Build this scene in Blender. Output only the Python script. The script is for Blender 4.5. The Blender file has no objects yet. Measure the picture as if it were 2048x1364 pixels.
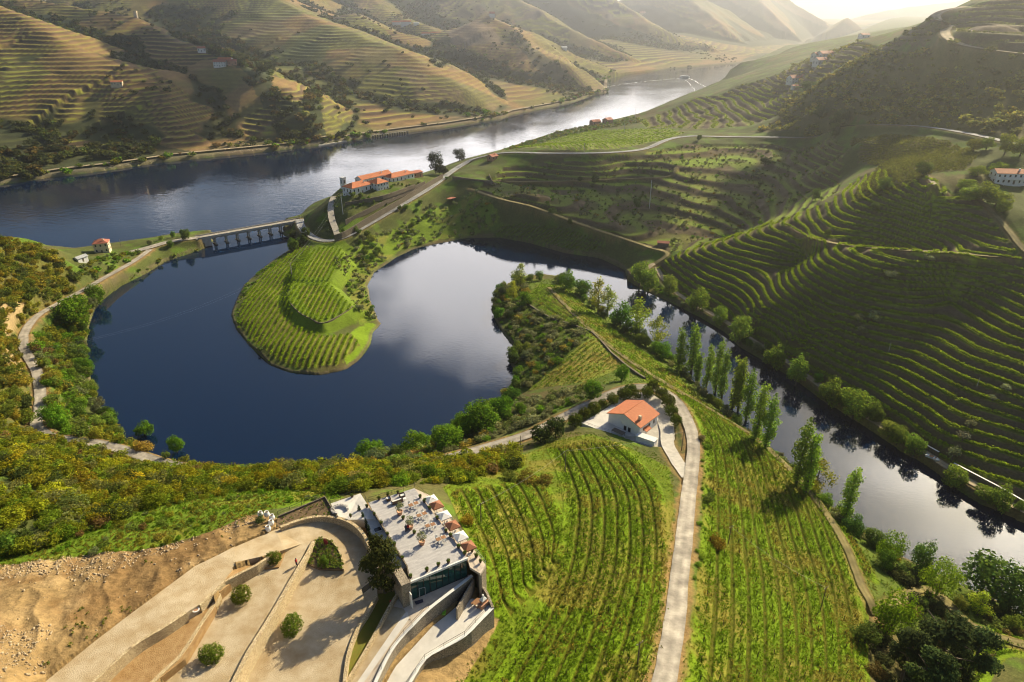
import bpy, bmesh, math, random
import numpy as np
from mathutils import Vector, Matrix

S = bpy.context.scene
COL = S.collection
# ------------------------------------------------------------------ camera
CAM_H = 150.0; FPX = 1365.0; PITCH = math.radians(26)
cam = bpy.data.cameras.new("camera"); cam.sensor_width = 36; cam.lens = 36 * FPX / 2048
cam.clip_start = 1; cam.clip_end = 30000
cob = bpy.data.objects.new("camera", cam); COL.objects.link(cob)
cob.location = (0, 0, CAM_H); cob.rotation_euler = (math.radians(90) - PITCH, 0, 0)
S.camera = cob
# ------------------------------------------------------------------ sky, sun, exposure
SUN_AZ = math.radians(42); SUN_EL = math.radians(30)
w = bpy.data.worlds.new("World"); S.world = w; w.use_nodes = True
nt = w.node_tree; N = nt.nodes; L = nt.links
for n in list(N): N.remove(n)
def nd(tree, typ, **kw):
    n = tree.nodes.new(typ)
    for k, v in kw.items(): setattr(n, k, v)
    return n
def mth(tree, op, a, b=None, c=None):
    n = tree.nodes.new('ShaderNodeMath'); n.operation = op
    for i, x in enumerate((a, b, c)):
        if x is None: continue
        if isinstance(x, (int, float)): n.inputs[i].default_value = x
        else: tree.links.new(x, n.inputs[i])
    return n.outputs[0]
sky = nd(nt, 'ShaderNodeTexSky', sky_type='NISHITA', sun_disc=False)
sky.sun_elevation = SUN_EL; sky.sun_rotation = SUN_AZ; sky.altitude = 200; sky.air_density = 1.0; sky.dust_density = 0.4; sky.ozone_density = 2.5
geo = nd(nt, 'ShaderNodeTexCoord')
sep = nd(nt, 'ShaderNodeSeparateXYZ'); L.new(geo.outputs['Generated'], sep.inputs[0])
zc = mth(nt, 'MAXIMUM', sep.outputs[2], 0.04)
qx = mth(nt, 'DIVIDE', sep.outputs[0], zc); qy = mth(nt, 'DIVIDE', sep.outputs[1], zc)
cmb = nd(nt, 'ShaderNodeCombineXYZ'); L.new(qx, cmb.inputs[0]); L.new(qy, cmb.inputs[1])
def blob(cx, cy, rx, ry, amp, rot=0.0):
    c, s = math.cos(rot), math.sin(rot)
    dx = mth(nt, 'SUBTRACT', qx, cx); dy = mth(nt, 'SUBTRACT', qy, cy)
    a = mth(nt, 'DIVIDE', mth(nt, 'ADD', mth(nt, 'MULTIPLY', dx, c), mth(nt, 'MULTIPLY', dy, s)), rx)
    b = mth(nt, 'DIVIDE', mth(nt, 'SUBTRACT', mth(nt, 'MULTIPLY', dy, c), mth(nt, 'MULTIPLY', dx, s)), ry)
    r2 = mth(nt, 'ADD', mth(nt, 'MULTIPLY', a, a), mth(nt, 'MULTIPLY', b, b))
    return mth(nt, 'MULTIPLY', mth(nt, 'EXPONENT', mth(nt, 'MULTIPLY', r2, -1.0)), amp)
# cloud banks, on a flat cloud deck seen in perspective (deck height = 1)
BLOBS = [(-0.22, 2.75, .62, .75, 1.0), (0.0, 2.15, .25, .35, .75), (0.45, 2.7, .40, .5, .95), (0.93, 1.33, .20, .15, 1.2), (0.95, 1.08, .22, .10, .55),
         (1.15, 1.02, .17, .12, 1.1), (-0.5, 5.4, 1.6, 1.6, .85), (1.2, 4.2, 1.2, 1.8, 1.0), (1.6, 9, 3.5, 4.5, 1.2), (-1.8, 3.75, .5, .35, .45), (3.2, 2.4, .8, .9, .8), (-2.6, -1.5, 1.4, 1.0, .7), (1.5, -2.4, 1.5, 1.0, .7)]
tot = None
for b_ in BLOBS:
    o_ = blob(*b_); tot = o_ if tot is None else mth(nt, 'ADD', tot, o_)
nz = nd(nt, 'ShaderNodeTexNoise'); nz.inputs['Scale'].default_value = 2.6; nz.inputs['Detail'].default_value = 7; nz.inputs['Roughness'].default_value = .55
L.new(cmb.outputs[0], nz.inputs['Vector'])
cm = mth(nt, 'ADD', mth(nt, 'SUBTRACT', tot, .58), mth(nt, 'MULTIPLY', mth(nt, 'SUBTRACT', nz.outputs['Fac'], .5), 2.0))
mr = nd(nt, 'ShaderNodeMapRange', interpolation_type='SMOOTHSTEP'); L.new(cm, mr.inputs[0]); mr.inputs[1].default_value = -.12; mr.inputs[2].default_value = .5
fade = nd(nt, 'ShaderNodeMapRange', interpolation_type='SMOOTHSTEP'); L.new(sep.outputs[2], fade.inputs[0]); fade.inputs[1].default_value = .01; fade.inputs[2].default_value = .07
cmask = mth(nt, 'MULTIPLY', mr.outputs[0], fade.outputs[0])
CLOUD_LUM = 46.0
mix = nd(nt, 'ShaderNodeMixRGB'); L.new(cmask, mix.inputs[0]); L.new(sky.outputs[0], mix.inputs[1]); mix.inputs[2].default_value = (CLOUD_LUM, CLOUD_LUM * .96, CLOUD_LUM * .95, 1)
bg = nd(nt, 'ShaderNodeBackground'); bg.inputs[1].default_value = 0.05; L.new(mix.outputs[0], bg.inputs[0])
wo = nd(nt, 'ShaderNodeOutputWorld'); L.new(bg.outputs[0], wo.inputs[0])
sl = bpy.data.lights.new("sun", 'SUN'); sl.energy = 5.0; sl.angle = math.radians(.5); sl.color = (1, .86, .58)
so = bpy.data.objects.new("sun", sl); COL.objects.link(so)
so.rotation_euler = (math.radians(90) - SUN_EL, 0, math.pi - SUN_AZ); so.location = (300, 300, 380)
SUND = (math.sin(SUN_AZ) * math.cos(SUN_EL), math.cos(SUN_AZ) * math.cos(SUN_EL), math.sin(SUN_EL))
S.view_settings.view_transform = 'Standard'; S.view_settings.look = 'None'; S.view_settings.exposure = 0.95; S.view_settings.gamma = 1
S.cycles.max_bounces = 6; S.cycles.diffuse_bounces = 2; S.cycles.glossy_bounces = 3; S.cycles.transmission_bounces = 4
S.cycles.volume_bounces = 0; S.cycles.transparent_max_bounces = 6; S.cycles.use_denoising = True; S.cycles.filter_width = 1.05
S.cycles.caustics_reflective = False; S.cycles.caustics_refractive = False; S.cycles.sample_clamp_indirect = 6

# ------------------------------------------------------------------ helpers
cp, sp = math.cos(PITCH), math.sin(PITCH)
def ray(u, v):
    a = (np.asarray(u, float) - 1024) / FPX; b = (682 - np.asarray(v, float)) / FPX
    return np.stack([a, cp + b * sp, -sp + b * cp], -1)
def P(u, v, z):
    d = ray(u, v); t = (z - CAM_H) / d[..., 2]
    return np.array([d[..., 0] * t, d[..., 1] * t, z + 0 * t])
def Q(u, v, y):
    d = ray(u, v); t = y / d[..., 1]
    return np.array([d[..., 0] * t, d[..., 1] * t, CAM_H + d[..., 2] * t])
def pts(s):
    """'u,v,z12; u,v,y300' -> list of world points (z = height, y = distance)"""
    out = []
    for c in s.replace('\n', ' ').split(';'):
        c = c.strip()
        if not c: continue
        a, b, m = [q.strip() for q in c.split(',')]
        f = float(m[1:])
        if m[0] == 'z': out.append(P(float(a), float(b), f))
        elif m[0] == 'y': out.append(Q(float(a), float(b), f))
        else: out.append(np.array([float(a), float(b), f]))
    return np.array(out)
def dens(p, step):
    """resample a 3D polyline; step grows with distance"""
    o = [p[0]]
    for a, b in zip(p[:-1], p[1:]):
        d = np.linalg.norm(b - a); n = max(1, int(d / step(a) if callable(step) else d / step))
        for i in range(1, n + 1): o.append(a + (b - a) * i / n)
    return np.array(o)
def smooth_line(p, n):
    """Catmull-Rom through p"""
    p = np.asarray(p, float); q = np.vstack([2 * p[0] - p[1], p, 2 * p[-1] - p[-2]]); o = []
    for i in range(1, len(q) - 2):
        for t in np.arange(n) / n:
            o.append(.5 * (2 * q[i] + (q[i + 1] - q[i - 1]) * t + (2 * q[i - 1] - 5 * q[i] + 4 * q[i + 1] - q[i + 2]) * t * t + (3 * q[i] - q[i - 1] - 3 * q[i + 1] + q[i + 2]) * t ** 3))
    o.append(p[-1]); return np.array(o)
def hash2(ix, iy, seed):
    h = (ix.astype(np.int64) * 374761393 + iy.astype(np.int64) * 668265263 + seed * 974711) & 0xffffffff
    h = ((h ^ (h >> 13)) * 1274126177) & 0xffffffff
    return ((h ^ (h >> 16)) & 0xffff) / 65535.0
def vnoise(x, y, seed=0):
    ix = np.floor(x); iy = np.floor(y); fx = x - ix; fy = y - iy
    fx = fx * fx * (3 - 2 * fx); fy = fy * fy * (3 - 2 * fy)
    a = hash2(ix, iy, seed); b = hash2(ix + 1, iy, seed); c = hash2(ix, iy + 1, seed); d = hash2(ix + 1, iy + 1, seed)
    return (a * (1 - fx) + b * fx) * (1 - fy) + (c * (1 - fx) + d * fx) * fy
def fbm(x, y, scale, octv=4, seed=0):
    s = 0; a = .5; f = 1 / scale
    for i in range(octv):
        s = s + a * (vnoise(x * f + 17.3 * i, y * f - 9.1 * i, seed + i) - .5); a *= .5; f *= 2.03
    return s * 2
def inpoly(x, y, poly):
    poly = np.asarray(poly)[:, :2]; r = np.zeros(x.shape, bool)
    bb = (x >= poly[:, 0].min()) & (x <= poly[:, 0].max()) & (y >= poly[:, 1].min()) & (y <= poly[:, 1].max())
    if not bb.any(): return r
    xx = x[bb]; yy = y[bb]; q = np.zeros(xx.shape, bool)
    for (x0, y0), (x1, y1) in zip(poly, np.roll(poly, -1, 0)):
        if y0 == y1: continue
        c = (y0 > yy) != (y1 > yy)
        q ^= c & (xx < (x1 - x0) * (yy - y0) / (y1 - y0) + x0)
    r[bb] = q; return r
def segdist(x, y, line, close=False, attr=None, maxd=None):
    """distance to polyline (xy); with attr also the interpolated third coordinate at the nearest point"""
    line = np.asarray(line, float); best = np.full(x.shape, 1e9); za = np.zeros(x.shape)
    prs = list(zip(line[:-1], line[1:])) + ([(line[-1], line[0])] if close else [])
    idx = np.arange(x.size)
    if maxd is not None:
        idx = np.nonzero((x > line[:, 0].min() - maxd) & (x < line[:, 0].max() + maxd) & (y > line[:, 1].min() - maxd) & (y < line[:, 1].max() + maxd))[0]
        if idx.size == 0: return (best, za) if attr is not None else best
    xs = x[idx]; ys = y[idx]; bs = best[idx]; zs = za[idx]
    for a, b in prs:
        dx, dy = b[0] - a[0], b[1] - a[1]; l2 = dx * dx + dy * dy + 1e-9
        t = np.clip(((xs - a[0]) * dx + (ys - a[1]) * dy) / l2, 0, 1)
        d = (xs - a[0] - t * dx) ** 2 + (ys - a[1] - t * dy) ** 2
        m = d < bs; bs[m] = d[m]
        if attr is not None: zs[m] = (attr(a) + t * (attr(b) - attr(a)))[m]
    best[idx] = bs; za[idx] = zs; best = np.sqrt(best)
    return (best, za) if attr is not None else best
def sstep(a, b, x):
    t = np.clip((x - a) / (b - a), 0, 1); return t * t * (3 - 2 * t)

# ------------------------------------------------------------------ water outlines (z = 0)
BANK_NEAR = pts("""-900,560,z0;-300,520,z0;-100,503,z0;0,492,z0;60,489,z0;150,497,z0;205,489,z0;300,476,z0;345,468,z0;400,462,z0;430,460,z0;560,440,z0;602,430,z0;630,405,z0;680,388,z0;750,368,z0;840,350,z0;
 930,318,z0;1000,300,z0;1100,268,z0;1180,250,z0;1270,233,z0""")
BANK_FAR_R = pts("330,1300,w0;430,1500,w0;560,1800,w0;750,2200,w0;980,2700,w0;1300,3300,w0;1700,4200,w0")
FAR_BANK = pts("""-1500,470,z0;-900,455,z0;-400,420,z0;0,370,z0;100,355,z0;200,343,z0;330,324,z0;450,312,z0;540,303,z0;640,291,z0;740,275,z0;800,267,z0;880,257,z0;1000,238,z0;1022,230,z0;1100,215,z0;
 1150,203,z0;1186,190,z0;1212,186,z0;1213,172,z0;1187,165,z0;1250,150,z0;1330,139,z0;1400,133,z0;1480,126,z0;1550,118,z0;1610,109,z0;1680,102,z0""")
RIVER = np.vstack([BANK_NEAR, BANK_FAR_R, FAR_BANK[::-1]])
BAY = pts("""565,468,z0;425,486,z0;400,500,z0;330,523,z0;290,548,z0;240,572,z0;215,592,z0;190,612,z0;178,650,z0;172,690,z0;178,740,z0;190,790,z0;215,840,z0;245,890,z0;290,935,z0;350,960,z0;420,975,z0;510,975,z0;
 600,965,z0;700,945,z0;800,915,z0;880,888,z0;950,850,z0;1010,800,z0;1032,745,z0;1016,720,z0;1030,695,z0;1008,670,z0;988,635,z0;985,603,z0;1000,575,z0;1040,556,z0;1080,548,z0;1120,553,z0;1150,573,z0;1190,612,z0;1230,645,z0;
 1290,680,z0;1340,712,z0;1380,758,z0;1440,812,z0;1490,858,z0;1550,912,z0;1610,966,z0;1650,1005,z0;1700,1040,z0;1745,1075,z0;1800,1112,z0;1860,1140,z0;1920,1170,z0;1990,1200,z0;2060,1240,z0;2200,1290,z0;2500,1380,z0;
 2500,1220,z0;2200,1095,z0;2048,1036,z0;1960,1008,z0;1900,968,z0;1880,950,z0;1850,926,z0;1800,902,z0;1760,864,z0;1700,830,z0;1650,804,z0;1600,766,z0;1540,728,z0;1480,694,z0;1450,664,z0;1400,634,z0;1340,604,z0;1290,582,z0;1257,562,z0;
 1250,540,z0;1200,516,z0;1130,506,z0;1060,486,z0;1000,475,z0;940,475,z0;880,486,z0;830,497,z0;790,516,z0;748,545,z0;735,570,z0;740,600,z0;755,638,z0;762,648,z0;745,665,z0;740,690,z0;718,720,z0;690,740,z0;640,750,z0;580,745,z0;540,730,z0;
 500,692,z0;472,657,z0;462,630,z0;473,600,z0;488,570,z0;520,542,z0;560,512,z0;592,493,z0;590,480,z0""")
GAP = pts("425,488,z0;420,458,z0;575,432,z0;568,470,z0")     # open water under the bridge
# ------------------------------------------------------------------ road and track centre lines
ROADS = {}
def road(name, width, s, n=8):
    p = smooth_line(pts(s), n); ROADS[name] = (p, width); return p
road('bay_road', 3.9, """300,500,z6;268,523,z6.3;215,553,z7.2;168,580,z9;120,606,z11.5;76,632,z14;50,665,z15.5;50,700,z16.5;72,740,z17;80,780,z17.5;80,820,z18;74,852,z18.5;110,876,z18.7;200,888,z19;270,908,z19.5;335,928,z20;
 450,948,z20.5;600,955,z21;740,945,z21.5;850,928,z22;900,915,z23;980,893,z24;1060,868,z25;1120,838,z25.5;1180,808,z26;1230,785,z26.5;1280,774,z27;1325,783,z27;1358,810,z27.5;1378,850,z28;1387,890,z29;1384,935,z30.5;1378,985,z33.5;1372,1040,z36.5;1366,1100,z39.7;
 1359,1150,z42;1352,1220,z45.3;1342,1290,z48;1328,1364,z50.5;1290,1500,z54""")
road('river_road', 6.0, """255,507,z6;300,495,z6.2;340,484,z6.4;400,475,z6.6""", 4)
road('quinta_road', 5.4, """600,439,z7;603,453,z7.4;620,471,z8;650,482,z8.8;690,474,z10.8;740,447,z13.6;800,412,z17.5;860,376,z21;900,346,z23.5;925,330,z25.5;950,318,z29;1010,306,y612;1090,307,y597;1160,307,y590;1230,305,y600;1290,298,y622;1335,280,y655;1380,273,y670;
 1450,274,y660;1550,275,y640;1620,275,y615;1655,267,y600;1690,254,y565;1740,250,y535;1820,252,y490;1880,258,y460;1950,270,y430;2030,288,y400;2150,310,y370""", 5)
road('bank_path', 3.2, """1262,545,z5;1290,540,z6;1310,528,z7.5;1318,545,z5;1345,580,z3.6;1400,615,z3.2;1450,643,z3.2;1500,678,z3.2;1560,714,z3.2;1610,750,z3.2;1680,800,z3.2;1740,838,z3.2;1800,876,z3.2;1850,905,z3.2;1900,938,z3.2;1960,975,z3.2;2048,1022,z3.2;2200,1090,z3.2""", 4)
road('slope_track', 2.8, """940,378,z22;1000,398,y500;1060,412,y486;1105,428,y474;1180,455,y452;1240,475,y435;1300,495,y420;1335,507,y408;1310,528,z7.5""", 4)
road('upper_track', 2.2, """985,362,y560;1060,364,y556;1150,362,y560;1250,358,y562;1330,354,y560;1348,345,y562;1352,335,y570""", 4)
road('hill_road', 7.0, """2250,130,y470;2048,108,y500;1960,97,y525;1920,88,y540;1895,75,y560;1890,62,y590;1900,52,y600;1880,42,y600;1872,32,y612;1890,22,y630;1930,14,y640""", 5)
road('crest_track', 2.4, """1870,370,y345;1856,355,y362;1850,338,y378;1850,322,y395""", 4)
road('slope_path', 2.6, """1940,385,y345;1985,425,y322;2020,465,y303;2048,500,y288;2120,560,y268""", 4)
road('terrace_track', 3.0, """2060,518,y283;1980,512,y290;1900,506,y296;1800,500,y305;1700,492,y325;1640,480,y345;1600,465,y368;1580,452,y382""", 4)
road('vineyard_track', 1.9, """1098,575,z6.5;1125,605,z7.5;1170,650,z10;1230,700,z13;1300,748,z17;1370,790,z17;1440,832,z15;1520,884,z13;1590,950,z12.5;1640,1010,z13;1690,1090,z14;1722,1170,z15.5;1742,1205,z16;1752,1230,z15""", 4)
road('grove_track', 2.4, """1752,1230,z15;1800,1200,z11;1840,1180,z7;1880,1190,z7;1940,1250,z9;2048,1290,z9;2200,1330,z9""", 4)
road('villa_drive', 4.0, """1377,955,z31.5;1352,920,z29.5;1336,890,z28;1332,860,z27.2;1325,838,z27.2""", 4)
for i_, s_ in enumerate([] and ["410,-5,y1700;500,18,y1520;590,50,y1400;640,78,y1290;690,105,y1180;715,125,y1130",  "560,140,z5"]):
    if i_ == 0: road('far_road', 3.5, s_, 4)
# railway / bank line of the far shore
FARLINE = FAR_BANK[2:20] + np.array([0, 14, 4.0])
ROADS['far_bank_path'] = (FARLINE, 6.0)
# ------------------------------------------------------------------ terrain: near side from control points, far side from spur crests
CTRL = []
def ctl(s, step=None):
    p = pts(s)
    if step: p = dens(p, step)
    CTRL.append(p)
st_ = lambda a: max(6., .06 * math.hypot(a[0], a[1]))
CTRL.append(dens(BAY, st_) + np.array([0, 0, .3])); CTRL.append(dens(BANK_NEAR, st_) + np.array([0, 0, .3])); CTRL.append(dens(BANK_FAR_R, 120.))
for k_, (p_, w_) in ROADS.items():
    if k_ not in ('far_road', 'far_bank_path'): CTRL.append(dens(p_, st_) - np.array([0, 0, .15]))
# foreground spur: scrub, dirt, car park, fields
ctl("-300,1364,z74;-100,1364,z72;0,1364,z70;100,1364,z66.5"); ctl("-150,1200,z67;0,1220,z66;100,1200,z65;250,1200,z64.2;330,1180,z63.8"); ctl("-150,1130,z62;0,1130,z61.5;150,1110,z61.8;300,1105,z62.3;500,1035,z60.5;420,1100,z63")
ctl("-200,1000,z54;0,1000,z52;100,1000,z52;250,1000,z51;500,985,z50;640,985,z53.5;750,968,z50;860,962,z48;960,955,z44;1010,940,z40")
ctl("-200,900,z38;0,900,z36;100,900,z36;330,945,z36;480,948,z38;600,938,z36;740,935,z36;880,935,z36;960,920,z33;1040,895,z29")
ctl("-200,835,z28;-20,830,z26;30,800,z24;20,760,z24;150,890,z27")
ctl("0,690,z27;-100,690,z30;0,600,z31;40,620,z22;-200,600,z44;100,560,z24;-200,474,z44;0,474,z38;60,480,z34.5;115,497,z26;140,525,z18;165,540,z13;-400,480,z50;205,505,z8;170,515,z8.5;240,490,z5.5")
ctl("640,990,z56;560,1010,z58.5;560,1040,z61;650,1045,z60.6;690,1010,z57;740,1000,z57")
ctl("90,1364,z64.6;250,1290,z64.3;400,1190,z63.5;480,1130,z62.6;560,1085,z61.7;640,1050,z60.6;700,1060,z59.5;730,1090,z58.5;740,1150,z57.6")
ctl("380,1364,z60.5;450,1280,z60.5;520,1200,z60.5;600,1120,z60.3;230,1364,z63"); ctl("500,1364,z57.5;600,1364,z57.5;600,1250,z57.5;690,1250,z57.5;700,1150,z57.3;660,1120,z58")
ctl("700,1364,z56;760,1290,z56;800,1230,z56;830,1210,z56;930,1160,z56.5;820,1150,z57;750,1020,z57;820,980,z56;860,1000,z55;930,1060,z55;970,1130,z54.5;985,1160,z53")
ctl("800,1364,z54;880,1290,z53.6;940,1240,z53.6;980,1205,z52.6"); ctl("1000,1250,z48.5;960,1310,z49.5;900,1364,z51;1100,1364,z50.6;1230,1364,z50.5;1250,1250,z47.3;1150,1200,z46.6;1060,1180,z47.5;1100,1280,z48.6")
ctl("890,985,z48.5;950,1040,z50;1000,1000,z45.6;1060,1080,z47;1130,1120,z46;1100,950,z39.5;1150,900,z34.5;1180,862,z30;1050,900,z30;1000,905,z29;1240,1000,z38;1300,950,z32.5;1320,1060,z38.5;1230,1110,z43;1250,905,z30.5")
ctl("1163,850,z27;1225,815,z27;1312,800,z27;1290,890,z27;1260,870,z27")
# below the road
ctl("1460,1364,z44;1440,1200,z39;1440,1050,z32;1440,940,z25.5;1430,860,z22;1560,1364,z38;1550,1200,z30;1540,1060,z22.5;1530,960,z17;1650,1364,z32;1650,1200,z22;1640,1100,z17.5;1740,1364,z26;1735,1280,z19.5")
ctl("1800,1364,z17;1830,1290,z11;1900,1364,z13;1960,1300,z9.5;2048,1364,z13;2200,1364,z14;1980,1364,z12.8;1800,1150,z3.5;1760,1120,z5;1900,1210,z3.5;2000,1250,z3.5;1700,1080,z5.5;1640,1030,z4.2;1560,945,z4;1480,875,z4;1400,790,z4.5;1340,735,z4.5")
# second peninsula
ctl("1060,575,z6;1080,600,z6.4;1130,572,z5.5;1180,630,z6;1250,690,z7;1150,640,z8.5;1050,640,z4;1080,690,z6;1060,740,z5;1120,700,z10;1160,740,z13;1220,745,z15.5;1280,752,z17.5;1100,780,z12;1050,800,z10;1130,800,z18;1010,820,z8;960,850,z9")
# first peninsula
ctl("560,540,z4.5;520,590,z4;495,640,z3.6;540,690,z3.4;620,722,z3;690,705,z3.2;725,680,z2.6;545,600,z5;600,510,z6;620,500,z7")
# quinta knoll
ctl("640,430,z17;655,455,z11;660,410,z22;690,392,z26;735,388,z27;790,375,z27.5;840,362,z27;700,420,z23;760,412,z22;700,455,z16;800,393,z23.5;640,415,z10")
ctl("686,392,z27;735,393,z27;770,391,z27;810,379,z27;850,366,z27;845,352,z27;690,368,z27.3;770,356,z27.3"); ctl("908,347,z27.2;940,356,z27.2;983,360,z27.2;978,343,z28;940,338,z28")
# valley side across the bay
ctl("1390,350,y548;1345,332,y562;1395,400,y498;1415,450,y454;1340,488,y424;1250,440,y470;1120,390,y530;1250,330,y590;1050,340,y580"); ctl("1480,400,y480;1550,420,y440;1600,350,y520;1500,320,y590;1500,455,y428;1480,300,y622;1650,380,y470;1680,320,y520;1440,480,y425")
ctl("1000,440,y500;900,420,y520;820,460,y478;780,490,y452;940,455,y488;1100,475,y460;1180,490,y444;1250,520,y418;1280,505,y425")
ctl("1720,360,y420;1780,330,y425;1720,280,y490;1800,290,y455;1870,300,y430;1930,310,y400;1990,330,y375;1700,340,y470")
# crest and vineyard face on the right
ctl("1310,527,y398;1360,510,y394;1400,500,y390;1450,484,y387;1500,468,y386;1560,450,y385;1600,440,y384;1660,420,y380;1720,398,y374;1780,378,y368;1830,362,y364;1865,352,y360")
ctl("1400,560,y362;1500,560,y345;1600,550,y348;1700,560,y330;1800,560,y309;1700,450,y355;1800,430,y348;1900,440,y328;1900,390,y350;1980,430,y318;2048,430,y312;1950,520,y290;2048,520,y282;2150,520,y268;2300,520,y250;2300,700,y215;2300,850,y190")
ctl("1500,620,y312;1600,650,y285;1700,700,y264;1850,700,y254;1950,700,y243;2048,700,y238;1800,800,y232;1900,850,y212;2048,850,y207;2048,950,y190;1900,610,y280;2048,600,y262;2150,700,y228;2150,850,y200")
ctl("2010,352,y370;1960,400,y340;2048,380,y352;2150,400,y330;2300,380,y330")
# hill behind the right-hand road
ctl("1750,150,y609;1700,200,y580;1620,220,y640;1650,160,y690;1700,130,y700;1820,180,y560;1900,170,y535;1900,90,y552;2000,190,y470;2048,150,y490;2048,60,y540;1960,60,y580;2048,0,y600;2100,-60,y640;2300,-160,y640;2300,60,y470")
ctl("1880,28,y640;1940,0,y660;1840,52,y690;1800,72,y740;1720,82,y830;1650,102,y890;1600,130,y915;1540,152,y950;1480,168,y985;1420,188,y1015;1380,193,y1000;1330,212,y985;1290,228,y975")
ctl("1300,245,y900;1400,235,y850;1500,215,y830;1560,195,y830;1450,200,y930;1560,165,y870;1640,130,y800;1560,230,y740;1480,250,y740;1400,255,y770;1500,265,y690;1600,245,y670;1290,250,y880")
ctl("1370,268,y730;1300,262,y800;1200,285,y720;1250,265,y800;1100,290,y740;1040,299,y760;1200,263,y870;1150,275,y800;1000,302,y720;1350,285,y670")
CTRL.append(np.array([[330, 1190, 40], [420, 1350, 60], [560, 1500, 80], [700, 1050, 130], [900, 1300, 150], [900, 700, 200], [700, 500, 190], [600, 300, 120], [500, 150, 70], [350, 60, 30], [250, 80, 10], [1200, 1800, 180], [900, 1900, 60],
                      [420, 1120, 75], [500, 1050, 105], [560, 900, 128], [620, 760, 150], [-400, 200, 70], [-600, 350, 70], [-350, 100, 80], [-200, 60, 78], [0, 20, 70], [-60, 30, 72], [80, 20, 52], [200, 30, 25], [-700, 300, 80], [1300, 900, 220], [1300, 300, 200], [1500, 1500, 220.]]))
C = np.vstack(CTRL)
key = np.round(C[:, :2] / 2.2).astype(int); _, ui = np.unique(key, axis=0, return_index=True); C = C[np.sort(ui)]
def tps_fit(C, lam):
    n = len(C); d = np.sqrt(((C[:, None, :2] - C[None, :, :2]) ** 2).sum(-1)); A = np.zeros((n + 3, n + 3)); A[:n, :n] = -d + lam * np.eye(n)
    A[:n, n] = 1; A[:n, n + 1:] = C[:, :2] / 500; A[n, :n] = 1; A[n + 1:, :n] = C[:, :2].T / 500
    return np.linalg.solve(A, np.concatenate([C[:, 2], np.zeros(3)]))
W_ = tps_fit(C, 1.2)
def tps(x, y):
    out = np.empty(x.shape, np.float64); f = x.ravel(); g = y.ravel(); r = out.ravel()
    cx = C[:, 0].astype(np.float32); cy = C[:, 1].astype(np.float32); wv = W_[:len(C)].astype(np.float32)
    for i in range(0, f.size, 20000):
        a = f[i:i + 20000].astype(np.float32)[:, None]; b = g[i:i + 20000].astype(np.float32)[:, None]
        r[i:i + 20000] = -(np.sqrt((a - cx) ** 2 + (b - cy) ** 2) @ wv) + W_[-3] + W_[-2] * f[i:i + 20000] / 500 + W_[-1] * g[i:i + 20000] / 500
    return r.reshape(x.shape)
GX = np.arange(-640, 900.1, 3.5); GY = np.arange(10, 1500.1, 3.5); gx, gy = np.meshgrid(GX, GY)
GZ = tps(gx, gy)
def near_z(x, y):
    u = np.clip((x - GX[0]) / 3.5, 0, len(GX) - 1.001); v = np.clip((y - GY[0]) / 3.5, 0, len(GY) - 1.001)
    i = u.astype(int); j = v.astype(int); a = u - i; b = v - j
    return (GZ[j, i] * (1 - a) + GZ[j, i + 1] * a) * (1 - b) + (GZ[j + 1, i] * (1 - a) + GZ[j + 1, i + 1] * a) * b
SPURS = [  # crest polyline, side slope
    ("412,289,y812;362,258,y830;325,190,y880;250,130,y930;130,88,y980;85,50,y1020;0,18,y1070;-150,-40,y1150;-400,-90,y1250", .40),
    ("-300,300,y720;-300,150,y850;-350,-50,y1050", .40),
    ("642,276,y866;600,213,y900;555,174,y950;500,140,y1000;440,118,y1040;400,95,y1090;340,69,y1160;270,33,y1240;180,14,y1310;80,0,y1400;-50,-40,y1500;-300,-120,y1650", .42),
    ("990,223,y1105;945,180,y1135;880,140,y1175;830,115,y1215;790,92,y1265;740,78,y1330;690,58,y1400;650,42,y1480;600,22,y1560;540,-5,y1680;480,-40,y1800;380,-90,y2000", .33),
    ("800,66,y1640;760,50,y1660;716,26,y1700;650,42,y1790;600,10,y1950;560,-40,y2150", .36),
    ("1183,184,y1415;1165,160,y1440;1140,130,y1475;1100,105,y1515;1060,80,y1565;1020,50,y1630;985,36,y1670;930,50,y1740;890,62,y1850;800,40,y2050;740,0,y2300;700,-60,y2600", .36),
    ("1312,134,y2050;1250,110,y2085;1190,83,y2125;1140,60,y2180;1090,28,y2250;1030,-8,y2350;950,-50,y2480;850,-110,y2700", .40),
    ("1445,114,y2380;1400,87,y2450;1340,62,y2500;1290,40,y2570;1240,8,y2660;1180,-30,y2780;1100,-80,y2950", .42),
    ("1530,112,y2800;1480,80,y2900;1440,45,y3000;1400,10,y3150;1340,-40,y3400", .42),
    ("1750,74,y3600;1690,30,y3700;1650,0,y3800;1580,-50,y3950;1480,-110,y4200", .5),
    ("1620,60,y6500;1700,38,y6500;1780,20,y6500;1900,4,y6500;2100,-20,y6500;2500,-50,y6500", .25),
    ("-1500,-60,y1400;-1200,-120,y1800", .4), ("-800,200,y900;-900,-60,y1150", .4)]
SP = [(dens(pts(s), lambda a: .05 * a[1]), k) for s, k in SPURS]
FARPOLY = np.vstack([FAR_BANK, pts("1720,95,z0;1800,80,y5000"), np.array([[9000, 5000, 0], [9000, 9000, 0], [-6000, 9000, 0], [-6000, 900, 0]])])
def far_z(x, y):
    h = np.zeros(x.shape)
    x2 = x + fbm(x, y, 160, 3, 51) * 26; y2 = y + fbm(x, y, 160, 3, 61) * 26
    for line, k in SP:
        d, zz = segdist(x2, y2, line, attr=lambda q: q[2])
        h = np.maximum(h, zz - k * np.sqrt(d * d + 100) + k * 10 + np.minimum(d, 150) * .03 * np.sin(d / 40))
    return h
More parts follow.
